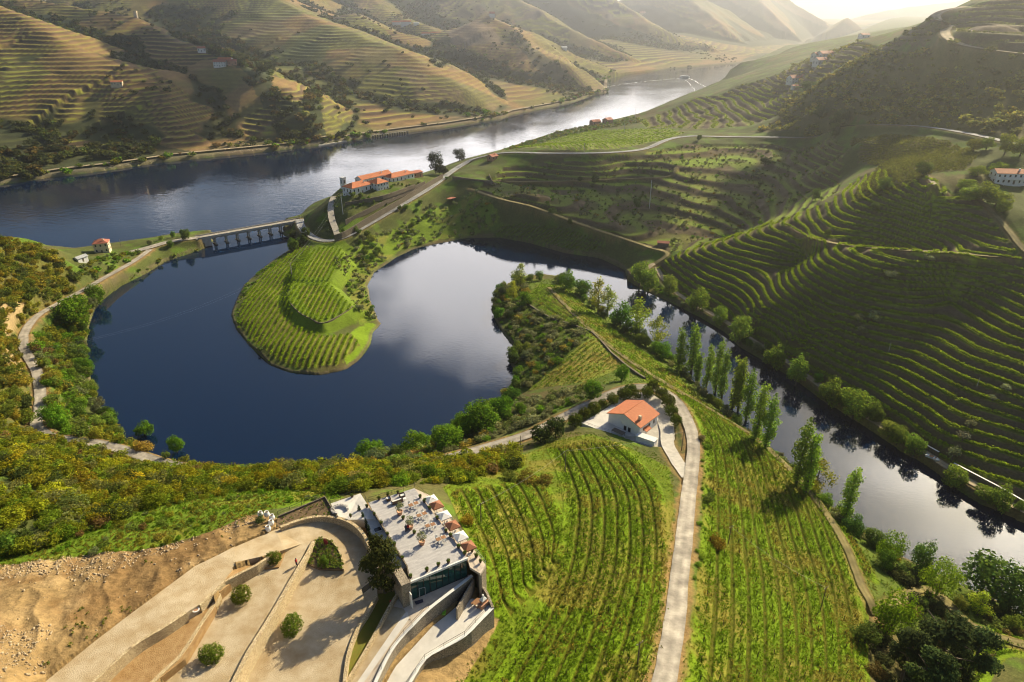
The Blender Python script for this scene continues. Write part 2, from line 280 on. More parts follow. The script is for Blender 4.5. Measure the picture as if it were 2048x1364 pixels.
def shore_raw(x, y):
    d = np.minimum(segdist(x, y, BAY, True), segdist(x, y, RIVER, True))
    return d, inpoly(x, y, BAY) | inpoly(x, y, RIVER) | inpoly(x, y, GAP), inpoly(x, y, FARPOLY)
d_, wt_, _ = shore_raw(gx.ravel(), gy.ravel()); GD = np.where(wt_, -d_, d_).reshape(gx.shape)
def bil(A, x, y):
    u = np.clip((x - GX[0]) / 3.5, 0, len(GX) - 1.001); v = np.clip((y - GY[0]) / 3.5, 0, len(GY) - 1.001)
    i = u.astype(int); j = v.astype(int); a = u - i; b = v - j
    return (A[j, i] * (1 - a) + A[j, i + 1] * a) * (1 - b) + (A[j + 1, i] * (1 - a) + A[j + 1, i + 1] * a) * b
def shore(x, y):
    inn = (x > GX[0]) & (x < GX[-1]) & (y > GY[0]) & (y < GY[-1])
    sd = bil(GD, x, y); wet = sd < 0; d = np.abs(sd); o = ~inn
    if o.any():
        d[o] = segdist(x[o], y[o], RIVER[::2], True); wet[o] = inpoly(x[o], y[o], RIVER)
    return d, wet, inpoly(x, y, FARPOLY) & ~wet
PADS = []      # (polygon xy, z): levelled ground under built things
def height(x, y, detail=True):
    """final terrain height and shore distance (negative over water)"""
    shp = x.shape; x = x.ravel(); y = y.ravel()
    d, wet, far = shore(x, y)
    z = near_z(x, y)
    big = (y > 1480) | (x > 880) | (x < -630)
    z = np.where(big & ~far, 40 + 60 * sstep(0, 400, d), z)
    if detail: z = z + fbm(x, y, 26, 3, 5) * np.clip(d / 25, 0, 1) * np.clip((y - 150) / 200, 0.12, 1) * 1.6
    if far.any():
        zf = far_z(x[far], y[far]); df = d[far]
        if detail: zf = zf + (fbm(x[far], y[far], 110, 3, 11) * 10 + np.abs(fbm(x[far], y[far], 60, 2, 33)) * -4) * np.clip(df / 140, 0, 1)
        z[far] = np.maximum(np.minimum(zf, df * .75 + 3 + fbm(x[far], y[far], 20, 2, 3) * 2), np.minimum(2.5 + df * .15, 60))
    cap = .35 + d * .9
    z = np.where(d < 40, np.minimum(np.maximum(z, .35 + np.minimum(d, 3) * .25), np.where(far, cap + 1.2, cap + 1.5)), np.maximum(z, 1.))
    z = np.where(wet, -np.minimum(.25 + d * .5, 5), z)
    return z.reshape(shp), np.where(wet, -d, d).reshape(shp), far.reshape(shp), wet.reshape(shp)
def hz(x, y):
    x = np.atleast_1d(np.asarray(x, float)); y = np.atleast_1d(np.asarray(y, float)); return height(x, y, True)[0]
def G(u, v, ymin=20):
    """first hit of the sight line with the terrain"""
    d = ray(u, v); yy = ymin * (6800 / ymin) ** (np.arange(700) / 699.); t = yy / d[1]
    z = height(d[0] * t, d[1] * t, False)[0]; r = CAM_H + d[2] * t
    k = np.nonzero(r <= np.maximum(z, 0))[0]
    if not len(k): i = 699; return np.array([d[0] * t[i], yy[i], z[i]])
    i = max(1, k[0]); a = r[i - 1] - max(z[i - 1], 0); b = r[i] - max(z[i], 0); f = a / (a - b + 1e-9); y = yy[i - 1] + (yy[i] - yy[i - 1]) * f
    return np.array([d[0] * y / d[1], y, z[i - 1] + (z[i] - z[i - 1]) * f])
def GP(s):
    return np.array([G(*map(float, c.split(','))) for c in s.replace('\n', ' ').split(';') if c.strip()])
# ------------------------------------------------------------------ plan of the restaurant court (levelled ground)
def Zp(s):
    """'x,y,z' in the enlarged plan of the court -> world"""
    o = []
    for c in s.replace('\n', ' ').split(';'):
        if c.strip(): a, b, z = map(float, c.split(',')); o.append(P(500 + a / 3.376, 960 + b / 3.376, z))
    return np.array(o)
DECK = Zp("800,152,62;1110,55,62;1468,528,62;1080,690,62;1062,590,62;832,215,62")
ROUND_T = Zp("545,158,61;745,90,61;815,200,61;850,262,61;650,270,60.6;590,242,61")
SIDE_T = Zp("748,190,60.6;830,210,60.6;1062,588,60.6;1000,610,60.6;900,470,60.6;800,330,60.6")
BED = Zp("190,240,61.3;505,112,61.3;588,246,61.0;440,258,60.8;300,290,60.8;175,325,61.2")
LOT = Zp("-120,460,62.2;0,408,61.6;170,335,61.0;340,283,60.4;450,262,60.0;570,268,59.6;680,312,59.1;755,390,58.7;805,470,58.4;850,600,58;860,770,57.6;800,880,57.5;728,1010,57.5;668,1180,57.5;640,1400,57.5;-60,1400,57.5;-60,1230,57.7;200,810,58.3;390,490,59.4;440,410,59.7;350,432,60.2;235,470,61.2;60,520,62;-120,560,62.6")
DRIVE = pts("40,1420,z65;90,1364,z64.6;180,1290,z64.3;250,1236,z64;312,1190,z63.7;390,1132,z63;440,1108,z62.7;470,1092,z62.3;470,1130,z62.5;448,1160,z62.8;425,1182,z63;400,1208,z63.4;330,1252,z63.9;265,1292,z64.2;185,1364,z64.6;130,1420,z65")
STRIP_A = pts("185,1364,z62.6;265,1292,z62.4;330,1252,z62.2;395,1212,z62;425,1190,z62;432,1215,z61.6;370,1318,z61.8;310,1364,z62;250,1420,z62;120,1420,z62.6")
LANE = np.vstack([pts("300,1420,z60.6;330,1364,z60.6;375,1315,z60.5;440,1210,z60.4;455,1165,z60.4;510,1130,z60.4"), Zp("170,570,60.3;240,470,60.6;350,432,60.2;425,405,60;385,470,60;200,790,60.2;-10,1130,60.3;-130,1364,60.5")])
SLOPE_G = Zp("850,775,57.2;1000,745,57;940,835,56.7;805,1095,56.6;640,1370,56.6;630,1400,56.6;650,1240,57;720,1010,57.2")
PATH_T = Zp("1010,740,57.5;1080,800,57.6;1460,640,57.6;1500,640,57.6;1420,700,57.6;1210,862,57.4;1090,985,57.0;960,1140,56.6;830,1400,56.2;640,1400,56.2;810,1100,56.4;950,840,57.1")
COURT = Zp("1235,985,54.6;1335,905,54.6;1400,850,54.6;1500,800,54.6;1590,830,54.6;1640,862,54.6;1450,1048,54.4;1180,1206,54.2;1060,1400,54;900,1400,54;985,1255,54.3")
EAST_T = Zp("1112,58,60.4;1230,110,60.4;1420,350,60.4;1592,575,60.2;1556,632,60.2;1486,590,60.3;1466,530,60.4")
for p_, z_ in ((DECK, 57), (ROUND_T, 60.2), (SIDE_T, 57.5), (BED, 60.4), (LOT, 57.2), (DRIVE, 62.2), (STRIP_A, 61.3), (LANE, 59.8), (SLOPE_G, 56.3), (PATH_T, 55.9), (COURT, 53.6), (EAST_T, 56)): PADS.append((p_, z_))
VILLA_PAD = pts("1158,856,z27;1226,806,z27;1262,785,z27;1300,785,z27;1345,815,z27;1350,880,z27;1332,900,z27;1300,897,z27;1262,884,z27"); PADS.append((VILLA_PAD, 26.9))
# ------------------------------------------------------------------ materials
MATS = {}
def newmat(name, base=(.5, .5, .5), rough=.8, spec=.3, metal=0):
    m = bpy.data.materials.new(name); m.use_nodes = True; b = m.node_tree.nodes['Principled BSDF']
    b.inputs['Base Color'].default_value = (*base, 1); b.inputs['Roughness'].default_value = rough; b.inputs['Specular IOR Level'].default_value = spec; b.inputs['Metallic'].default_value = metal
    MATS[name] = m; return m, m.node_tree, b
def noise_mat(name, c0, c1, scale, rough=.85, bump=.0, detail=5, c2=None, spec=.25, bscale=None, stretch=None):
    """two or three colours mixed by world-size noise, with a fine bump"""
    m, t, b = newmat(name, c0, rough, spec)
    co = nd(t, 'ShaderNodeTexCoord'); vec = co.outputs['Object']
    if stretch:
        mp = nd(t, 'ShaderNodeMapping'); mp.inputs['Scale'].default_value = stretch; t.links.new(vec, mp.inputs[0]); vec = mp.outputs[0]
    n = nd(t, 'ShaderNodeTexNoise'); n.inputs['Scale'].default_value = scale; n.inputs['Detail'].default_value = detail; n.inputs['Roughness'].default_value = .65; t.links.new(vec, n.inputs['Vector'])
    r = nd(t, 'ShaderNodeValToRGB'); e = r.color_ramp.elements; e[0].position = .33; e[0].color = (*c0, 1); e[1].position = .67; e[1].color = (*c1, 1)
    if c2: k = e.new(.85); k.color = (*c2, 1)
    t.links.new(n.outputs['Fac'], r.inputs[0]); t.links.new(r.outputs[0], b.inputs['Base Color'])
    if bump:
        bp = nd(t, 'ShaderNodeBump'); bp.inputs['Strength'].default_value = bump; bp.inputs['Distance'].default_value = .2
        n2 = nd(t, 'ShaderNodeTexNoise'); n2.inputs['Scale'].default_value = bscale or scale * 3; n2.inputs['Detail'].default_value = 4; t.links.new(vec, n2.inputs['Vector']); t.links.new(n2.outputs['Fac'], bp.inputs['Height']); t.links.new(bp.outputs[0], b.inputs['Normal'])
    return m
def stone_mat(name, c0, c1, scale=2.2, mortar=(.10, .085, .06)):
    m, t, b = newmat(name, c0, .9, .2)
    co = nd(t, 'ShaderNodeTexCoord'); mp = nd(t, 'ShaderNodeMapping'); mp.inputs['Scale'].default_value = (1, 1, 1.9); t.links.new(co.outputs['Object'], mp.inputs[0])
    v = nd(t, 'ShaderNodeTexVoronoi'); v.inputs['Scale'].default_value = scale; t.links.new(mp.outputs[0], v.inputs['Vector'])
    v2 = nd(t, 'ShaderNodeTexVoronoi', feature='DISTANCE_TO_EDGE'); v2.inputs['Scale'].default_value = scale; t.links.new(mp.outputs[0], v2.inputs['Vector'])
    sp_ = nd(t, 'ShaderNodeSeparateColor'); t.links.new(v.outputs['Color'], sp_.inputs[0])
    mx = nd(t, 'ShaderNodeMixRGB'); mx.inputs[1].default_value = (*c0, 1); mx.inputs[2].default_value = (*c1, 1); t.links.new(sp_.outputs[0], mx.inputs[0])
    e = mth(t, 'GREATER_THAN', v2.outputs['Distance'], .05); m2 = nd(t, 'ShaderNodeMixRGB'); m2.inputs[1].default_value = (*mortar, 1); t.links.new(e, m2.inputs[0]); t.links.new(mx.outputs[0], m2.inputs[2]); t.links.new(m2.outputs[0], b.inputs['Base Color'])
    bp = nd(t, 'ShaderNodeBump'); bp.inputs['Strength'].default_value = .7; bp.inputs['Distance'].default_value = .12; t.links.new(v2.outputs['Distance'], bp.inputs['Height']); t.links.new(bp.outputs[0], b.inputs['Normal'])
    return m
# terrain: colour comes from the land cover attribute, broken up by fine noise
gm, t, b = newmat('ground_cover', (.1, .1, .05), .95, .1)
at = nd(t, 'ShaderNodeAttribute', attribute_name='Col'); co = nd(t, 'ShaderNodeTexCoord')
n1 = nd(t, 'ShaderNodeTexNoise'); n1.inputs['Scale'].default_value = 1.1; n1.inputs['Detail'].default_value = 8; n1.inputs['Roughness'].default_value = .72; t.links.new(co.outputs['Object'], n1.inputs['Vector'])
n2 = nd(t, 'ShaderNodeTexNoise'); n2.inputs['Scale'].default_value = .09; n2.inputs['Detail'].default_value = 6; n2.inputs['Roughness'].default_value = .7; t.links.new(co.outputs['Object'], n2.inputs['Vector'])
f1 = mth(t, 'ADD', mth(t, 'MULTIPLY', n1.outputs['Fac'], 1.9), mth(t, 'ADD', mth(t, 'MULTIPLY', n2.outputs['Fac'], 1.1), -.5))
f1 = mth(t, 'MAXIMUM', f1, .25)
vm = nd(t, 'ShaderNodeVectorMath', operation='SCALE'); t.links.new(at.outputs['Color'], vm.inputs[0]); t.links.new(f1, vm.inputs['Scale']); t.links.new(vm.outputs[0], b.inputs['Base Color'])
bp = nd(t, 'ShaderNodeBump'); bp.inputs['Strength'].default_value = .8; bp.inputs['Distance'].default_value = .35; t.links.new(n1.outputs['Fac'], bp.inputs['Height']); t.links.new(bp.outputs[0], b.inputs['Normal'])

def leaf_mat(name, trans=.4):
    m = bpy.data.materials.new(name); m.use_nodes = True; t = m.node_tree
    for n in list(t.nodes): t.nodes.remove(n)
    at = nd(t, 'ShaderNodeAttribute', attribute_name='Col'); oi = nd(t, 'ShaderNodeObjectInfo')
    mx = nd(t, 'ShaderNodeMixRGB', blend_type='MULTIPLY'); mx.inputs[0].default_value = 1; t.links.new(at.outputs['Color'], mx.inputs[1]); t.links.new(oi.outputs['Color'], mx.inputs[2])
    df = nd(t, 'ShaderNodeBsdfDiffuse'); tr = nd(t, 'ShaderNodeBsdfTranslucent'); ad = nd(t, 'ShaderNodeMixShader'); ad.inputs[0].default_value = trans
    t.links.new(mx.outputs[0], df.inputs[0]); t.links.new(mx.outputs[0], tr.inputs[0]); t.links.new(df.outputs[0], ad.inputs[1]); t.links.new(tr.outputs[0], ad.inputs[2])
    o = nd(t, 'ShaderNodeOutputMaterial'); t.links.new(ad.outputs[0], o.inputs[0]); MATS[name] = m; return m
LEAF = leaf_mat('leaves', .46)
# ------------------------------------------------------------------ object helpers
def tag(o, label=None, cat=None, group=None, kind=None):
    if label: o['label'] = label
    if cat: o['category'] = cat
    if group: o['group'] = group
    if kind: o['kind'] = kind
    return o
def link(name, data, parent=None, mat=None):
    o = bpy.data.objects.new(name, data); COL.objects.link(o)
    if mat is not None and hasattr(data, 'materials') and not data.materials: data.materials.append(mat if not isinstance(mat, str) else MATS[mat])
    if parent: o.parent = parent
    return o
def empty(name, loc=(0, 0, 0), rz=0, sc=1):
    o = bpy.data.objects.new(name, None); COL.objects.link(o); o.location = tuple(loc); o.rotation_euler = (0, 0, rz); o.scale = (sc, sc, sc); o.empty_display_size = .3; return o
def npmesh(name, V, Fq, col=None, smooth=False):
    """mesh from numpy arrays; faces all of one size"""
    me = bpy.data.meshes.new(name); V = np.asarray(V, np.float32); Fq = np.asarray(Fq, np.int32); k = Fq.shape[1]
    me.vertices.add(len(V)); me.vertices.foreach_set('co', V.ravel()); me.loops.add(Fq.size); me.loops.foreach_set('vertex_index', Fq.ravel()); me.polygons.add(len(Fq))
    me.polygons.foreach_set('loop_start', np.arange(0, Fq.size, k, dtype=np.int32)); me.polygons.foreach_set('loop_total', np.full(len(Fq), k, np.int32))
    if smooth: me.polygons.foreach_set('use_smooth', np.ones(len(Fq), bool))
    if col is not None:
        a = me.color_attributes.new('Col', 'FLOAT_COLOR', 'POINT'); a.data.foreach_set('color', np.hstack([np.asarray(col, np.float32), np.ones((len(V), 1), np.float32)]).ravel())
    me.update(calc_edges=True); return me
class MB:
    def __init__(s): s.v = []; s.f = []
    def add(s, v, f):
        n = len(s.v); s.v += [tuple(map(float, q)) for q in v]; s.f += [tuple(i + n for i in q) for q in f]; return s
    def box(s, c, d, rz=0, tilt=None):
        x, y, z = d[0] / 2, d[1] / 2, d[2] / 2; m = Matrix.Rotation(rz, 3, 'Z')
        if tilt is not None: m = m @ tilt
        p = [m @ Vector(q) + Vector(c) for q in ((-x, -y, -z), (x, -y, -z), (x, y, -z), (-x, y, -z), (-x, -y, z), (x, -y, z), (x, y, z), (-x, y, z))]
        return s.add(p, ((0, 3, 2, 1), (4, 5, 6, 7), (0, 1, 5, 4), (1, 2, 6, 5), (2, 3, 7, 6), (3, 0, 4, 7)))
    def prism(s, poly, z0, z1):
        """poly: xy(z) list; z0,z1 numbers or lists"""
        n = len(poly); a = z0 if hasattr(z0, '__len__') else [z0] * n; b = z1 if hasattr(z1, '__len__') else [z1] * n
        ar = sum(poly[i][0] * poly[(i + 1) % n][1] - poly[(i + 1) % n][0] * poly[i][1] for i in range(n))
        idx = list(range(n)) if ar > 0 else list(range(n))[::-1]
        v = [(poly[i][0], poly[i][1], a[i]) for i in idx] + [(poly[i][0], poly[i][1], b[i]) for i in idx]
        return s.add(v, [tuple(range(n))[::-1], tuple(range(n, 2 * n))] + [(i, (i + 1) % n, n + (i + 1) % n, n + i) for i in range(n)])
    def tube(s, path, rad, n=6, cap=True):
        path = [Vector(q) for q in path]; rad = rad if hasattr(rad, '__len__') else [rad] * len(path); rings = []; v = []
        for i, q in enumerate(path):
            d = (path[min(i + 1, len(path) - 1)] - path[max(i - 1, 0)]).normalized(); a = d.orthogonal() if abs(d.z) < .9 else Vector((1, 0, 0)).cross(d); a.normalize(); b_ = d.cross(a)
            for k in range(n): v.append(q + rad[i] * (math.cos(2 * math.pi * k / n) * a + math.sin(2 * math.pi * k / n) * b_))
        f = [(i * n + k, i * n + (k + 1) % n, (i + 1) * n + (k + 1) % n, (i + 1) * n + k) for i in range(len(path) - 1) for k in range(n)]
        if cap: f += [tuple(range(n))[::-1], tuple(range((len(path) - 1) * n, len(path) * n))]
        return s.add(v, f)
    def lathe(s, c, prof, n=12):
        v = []; c = Vector(c)
        for r, z in prof:
            for k in range(n): v.append((c.x + r * math.cos(2 * math.pi * k / n), c.y + r * math.sin(2 * math.pi * k / n), c.z + z))
        m = len(prof)
        return s.add(v, [(i * n + k, i * n + (k + 1) % n, (i + 1) * n + (k + 1) % n, (i + 1) * n + k) for i in range(m - 1) for k in range(n)] + [tuple(range(n))[::-1], tuple(range((m - 1) * n, m * n))])
    def quadstrip(s, a, b):
        n = len(a); v = list(a) + list(b); return s.add(v, [(i, i + 1, n + i + 1, n + i) for i in range(n - 1)])
    def build(s, name, mat, parent=None, smooth=False, bevel=0):
        me = bpy.data.meshes.new(name); me.from_pydata(s.v, [], s.f); me.update()
        if smooth:
            for p in me.polygons: p.use_smooth = True
        o = link(name, me, parent, mat)
        if bevel: md = o.modifiers.new('bevel', 'BEVEL'); md.width = bevel; md.segments = 1; md.limit_method = 'ANGLE'
        return o
# ------------------------------------------------------------------ rows of the two near vineyards and of the point beyond
def rows_between(sa, sb, n, sub=6):
    A = smooth_line(GP(sa), sub); B = smooth_line(GP(sb), sub)
    return [A + (B - A) * ((i + .5) / n) for i in range(n)]
FIELD_ROWS = {
 'slope': rows_between("1345,790;1385,830;1408,880;1415,950;1412,1030;1405,1100;1398,1180;1388,1270;1378,1364;1370,1450", "1400,803;1475,850;1535,890;1580,935;1625,990;1668,1055;1700,1130;1720,1210;1728,1300;1732,1400", 11),
 'bank': rows_between("1425,803;1505,855;1565,905;1615,955;1655,1008;1690,1070;1722,1140", "1445,805;1528,862;1588,917;1637,972;1678,1030;1712,1090;1748,1160", 3),
 'house': rows_between("1098,900;1118,950;1132,1010;1124,1085;1108,1150;1074,1225;1024,1310;985,1375;960,1420", "1240,890;1285,930;1318,975;1332,1040;1338,1110;1334,1180;1326,1250;1308,1340;1296,1420", 8),
 'terrace': rows_between("895,985;930,1060;965,1150;985,1225", "1090,962;1110,1000;1128,1060;1118,1110", 7),
 'point': rows_between("1062,590;1090,625;1150,655;1215,700;1270,742;1330,785", "1085,567;1140,580;1200,640;1260,685;1320,728;1400,793", 9),
 'brown': rows_between("1062,778;1115,735;1182,680", "1185,760;1210,748;1244,728", 9),
 'mound': rows_between("1955,1275;2000,1262;2060,1280;2120,1310", "1940,1400;1990,1320;2048,1318;2120,1350", 3),
}
FIELD_POLY = {k: np.vstack([r[0], r[-1][::-1]]) for k, r in FIELD_ROWS.items()}
# ------------------------------------------------------------------ land cover
ZN = {}
def zone(k, s): ZN[k] = GP(s)
zone('dirt', "-250,1130;0,1130;130,1112;290,1100;430,1062;500,1030;548,1030;560,1050;510,1090;400,1178;280,1260;170,1330;100,1364;60,1420;-250,1420")
zone('field_ground', "885,975;1000,925;1100,885;1180,868;1260,895;1340,935;1350,1010;1345,1100;1330,1200;1290,1380;880,1380;990,1225;945,1080"); zone('slope_ground', "1340,800;1400,800;1520,890;1640,1015;1720,1175;1742,1215;1740,1380;1355,1380;1390,1200;1402,1050;1405,900")
zone('armgreen', "1000,580;1060,560;1130,560;1190,615;1300,685;1380,760;1560,915;1700,1040;1800,1115;2048,1230;2048,1300;1950,1262;1760,1240;1700,1110;1600,970;1400,800;1270,770;1060,780;1020,800;1030,700")
zone('courtground', "90,1364;180,1290;310,1190;440,1108;540,1060;620,1030;700,1000;760,1010;800,1100;830,1200;985,1180;1000,1240;960,1310;900,1400;60,1400"); zone('lefthill', "-300,486;0,484;60,490;115,505;160,562;112,600;40,655;34,705;60,800;58,850;-300,840"); zone('court_dummy', "0,1364;1,1364;1,1363")
zone('leftgrass', "-100,1135;60,1102;150,1066;250,1030;330,1002;420,988;560,970;650,980;690,995;600,1012;520,1022;430,1060;300,1098;180,1110")
zone('pen_low', "540,535;592,498;625,495;608,560;575,590;590,650;650,672;700,668;722,690;680,728;630,738;590,735;545,715;505,680;480,645;480,620;498,580")
ZN['pen_mid'] = pts("612,500,z9;640,492,z9;680,490,z9;690,515,z9;662,557,z9;590,560,z8;585,545,z8")
ZN['pen_knoll'] = pts("584,563,z8;655,560,z8;672,578,z8;695,600,z8;705,610,z8;690,622,z8;645,643,z8;620,634,z8;598,622,z8;580,603,z8;575,585,z8")
zone('pen_grass', "735,645;755,650;738,690;715,715;690,735;690,715;715,680;700,665")
zone('olive_slope', "690,500;760,470;880,410;950,385;1000,440;960,465;880,478;800,500;745,540;740,600;755,640;720,650;700,600;690,560;670,540")
zone('bay_vines', "1000,452;1060,445;1130,455;1190,478;1215,488;1190,503;1130,500;1060,480;985,470")
zone('valley', "950,385;1010,330;1150,320;1290,310;1380,285;1550,285;1650,280;1690,300;1680,380;1600,430;1500,462;1400,490;1320,500;1240,470;1100,425;1000,395")
zone('valley_sun_tint', "1290,305;1390,288;1480,300;1420,330;1440,380;1460,430;1430,480;1380,490;1350,430;1400,400;1380,350;1330,335")
zone('vine_face', "1312,528;1420,483;1560,438;1660,403;1715,356;1765,336;1800,366;1866,356;1950,400;1990,450;2040,520;2300,620;2350,900;2300,1130;2048,1005;1900,925;1800,865;1700,790;1560,702;1450,632;1345,575")
zone('right_vines', "1700,275;1800,268;1900,285;1960,310;1930,340;1870,345;1840,360;1780,385;1700,410;1720,370;1760,330;1720,320")
zone('river_vines', "1020,300;1100,280;1180,262;1260,258;1340,258;1368,268;1300,285;1230,297;1150,302")
zone('river_terr', "1275,244;1330,224;1390,197;1440,190;1530,172;1575,195;1560,225;1500,250;1400,258;1300,256")
zone('ridge_terr', "1420,196;1480,172;1560,147;1640,107;1720,84;1800,72;1850,48;1890,60;1850,90;1760,110;1700,120;1640,160;1590,182;1572,193;1530,170;1440,192")
zone('top_terr', "1895,40;1950,8;2060,-20;2300,-120;2350,60;2048,100;1960,92;1915,78;1905,60")
zone('scrub_hill', "1560,200;1640,165;1720,118;1800,108;1880,92;1940,105;2048,118;2300,150;2300,330;2048,280;1900,255;1750,244;1660,258;1560,262;1500,262;1560,235")
zone('far_wood1', "330,60;400,50;540,100;545,180;470,130;400,90"); zone('far_wood2', "480,150;560,180;640,270;560,285;540,220"); zone('far_wood3', "600,200;640,180;650,270;740,262;650,280;630,250")
zone('far_olive1', "830,100;890,75;920,110;900,128;870,135"); zone('far_olive2', "1020,60;1090,110;1150,160;1180,190;1140,198;1080,150;1030,90")
zone('far_green1', "600,75;660,90;640,130;560,140;550,110"); zone('far_plain1', "690,90;790,98;795,122;730,122"); zone('far_plain2', "890,62;985,58;1015,88;900,92")
zone('far_woodL', "-200,250;0,250;100,255;140,290;300,285;400,305;250,330;0,365;-200,390"); zone('far_shore', "420,285;530,270;640,280;800,255;980,225;1000,237;640,288;430,308")
TERR = {'vine_face': (2.3, .95), 'river_terr': (3.2, 1.0), 'ridge_terr': (4.5, .9), 'top_terr': (4.2, 1.0), 'valley': (3.2, .9)}
# ------------------------------------------------------------------ one terrain sheet, finer where it is seen closer
r_ = [26.0]
while r_[-1] < 7600: r = r_[-1]; r_.append(r + min(.0014 * (r * r + 110 ** 2) / 110, .0031 * r))
RR = np.array(r_); TH = np.radians(np.linspace(-62, 62, 1300))
RG, TG = np.meshgrid(RR, TH, indexing='ij'); X = (RG * np.sin(TG)).ravel(); Y = (RG * np.cos(TG)).ravel()
Z, SD, FAR, WET = height(X, Y)
nv = len(X); shp = RG.shape
def lerp(c, col, wgt): c += (np.asarray(col) - c) * wgt[:, None]
n_a = fbm(X, Y, 9, 3, 71); n_b = fbm(X, Y, 40, 4, 72); n_c = fbm(X, Y, 2.2, 2, 73)
colr = np.empty((nv, 3)); colr[:] = (.085, .10, .026)
lerp(colr, (.13, .105, .04), sstep(-.05, .5, n_b)); lerp(colr, (.10, .16, .018), sstep(0.0, .4, n_a))
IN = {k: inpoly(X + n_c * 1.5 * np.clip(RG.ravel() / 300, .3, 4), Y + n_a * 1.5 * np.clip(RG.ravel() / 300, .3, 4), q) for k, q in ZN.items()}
# far hills: brown schist terraces with green edges
def blur(A, k):
    for ax in (0, 1):
        B = np.pad(A, [(k + 1, k) if i == ax else (0, 0) for i in (0, 1)], mode='edge'); c_ = np.cumsum(B, ax); A = (np.take(c_, range(2 * k + 1, c_.shape[ax]), ax) - np.take(c_, range(0, c_.shape[ax] - 2 * k - 1), ax)) / (2 * k + 1)
    return A
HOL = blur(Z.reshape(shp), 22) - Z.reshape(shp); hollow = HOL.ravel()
wx_ = X + fbm(X, Y, 90, 3, 301) * 60; wy_ = Y + fbm(X, Y, 90, 3, 302) * 60; plot = hash2(np.floor(wx_ / 150), np.floor(wy_ / 130), 5)
far = FAR; lerp(colr, (.29, .18, .08), far * .95); lerp(colr, (.22, .17, .10), far * (plot > .7) * .8); lerp(colr, (.14, .17, .04), far * ((plot > .32) & (plot < .42)) * .75); lerp(colr, (.16, .15, .045), far * sstep(-.05, .3, fbm(X, Y, 130, 3, 81)) * .7)
lerp(colr, (.13, .15, .04), far * sstep(.08, .3, fbm(X, Y, 75, 3, 83)) * .6)
stepf = 4.5
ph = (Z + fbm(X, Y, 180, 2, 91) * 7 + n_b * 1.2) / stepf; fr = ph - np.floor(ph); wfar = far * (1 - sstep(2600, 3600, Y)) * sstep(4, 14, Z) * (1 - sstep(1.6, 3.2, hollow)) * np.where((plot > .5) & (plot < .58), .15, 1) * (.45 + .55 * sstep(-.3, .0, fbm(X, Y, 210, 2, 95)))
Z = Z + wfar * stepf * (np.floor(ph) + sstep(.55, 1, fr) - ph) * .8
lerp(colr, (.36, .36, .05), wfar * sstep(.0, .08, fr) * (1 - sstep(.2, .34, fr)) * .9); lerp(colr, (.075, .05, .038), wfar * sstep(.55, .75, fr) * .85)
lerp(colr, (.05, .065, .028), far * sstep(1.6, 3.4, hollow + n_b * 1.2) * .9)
for k, c_, a in (('far_wood1', (.04, .06, .025), .9), ('far_wood2', (.05, .065, .028), .85), ('far_wood3', (.04, .055, .025), .9), ('far_olive1', (.07, .09, .04), .8), ('far_olive2', (.10, .10, .05), .8), ('far_green1', (.13, .15, .05), .7),
                 ('far_plain1', (.26, .21, .09), .7), ('far_plain2', (.27, .2, .14), .7), ('far_woodL', (.045, .055, .028), .85), ('far_shore', (.10, .09, .05), .7)):
    lerp(colr, c_, (IN[k] & far) * a)
lerp(colr, (.2, .17, .12), far * (1 - sstep(6, 12, SD)) * .7)
# valley side
lerp(colr, (.10, .095, .025), IN['valley'] * .9); lerp(colr, (.06, .12, .01), IN['valley'] * sstep(-.1, .3, n_b) * .8)
lerp(colr, (.26, .26, .03), IN['valley_sun_tint'] * .8)  # sunlight on the spur, painted in as lighter ground colour
lerp(colr, (.15, .23, .014), (IN['olive_slope'] & ~IN['pen_mid'] & ~IN['pen_knoll']) * .8); lerp(colr, (.23, .20, .05), IN['olive_slope'] * sstep(.05, .4, n_a) * .7)
lerp(colr, (.15, .125, .045), IN['scrub_hill'] * .8)
lerp(colr, (.30, .20, .09), IN['dirt'] * .97); lerp(colr, (.20, .115, .045), IN['dirt'] * np.clip(sstep(-.05, .3, n_b) + sstep(.1, .3, fbm(X, Y, 4.5, 3, 401)), 0, 1) * .75); lerp(colr, (.43, .30, .15), IN['dirt'] * sstep(.1, .4, n_a) * .6)
lerp(colr, (.11, .175, .010), IN['leftgrass'] * .95); lerp(colr, (.23, .20, .03), IN['leftgrass'] * sstep(0, .4, n_a) * .7)
lerp(colr, (.19, .29, .014), IN['pen_grass'] * .95)
lerp(colr, (.10, .15, .014), IN['armgreen'] * .7); lerp(colr, (.13, .11, .03), IN['lefthill'] * .7)
for k in ('field_ground', 'slope_ground'): lerp(colr, (.115, .165, .008), IN[k] * .95); lerp(colr, (.20, .165, .03), IN[k] * sstep(.02, .35, n_a) * .7)
lerp(colr, (.33, .22, .10), IN['courtground'] * .95)
Z += IN['dirt'] * (np.abs(fbm(X + Y * .4, Y * .35, 5, 3, 402)) * -1.3 + fbm(X, Y, 1.6, 2, 403) * .22 + .25)
muddy = (1 - sstep(.5, 1.9, SD + n_c * .8)) * (SD > 0) * ~far; lerp(colr, (.15, .12, .07), muddy * .85)
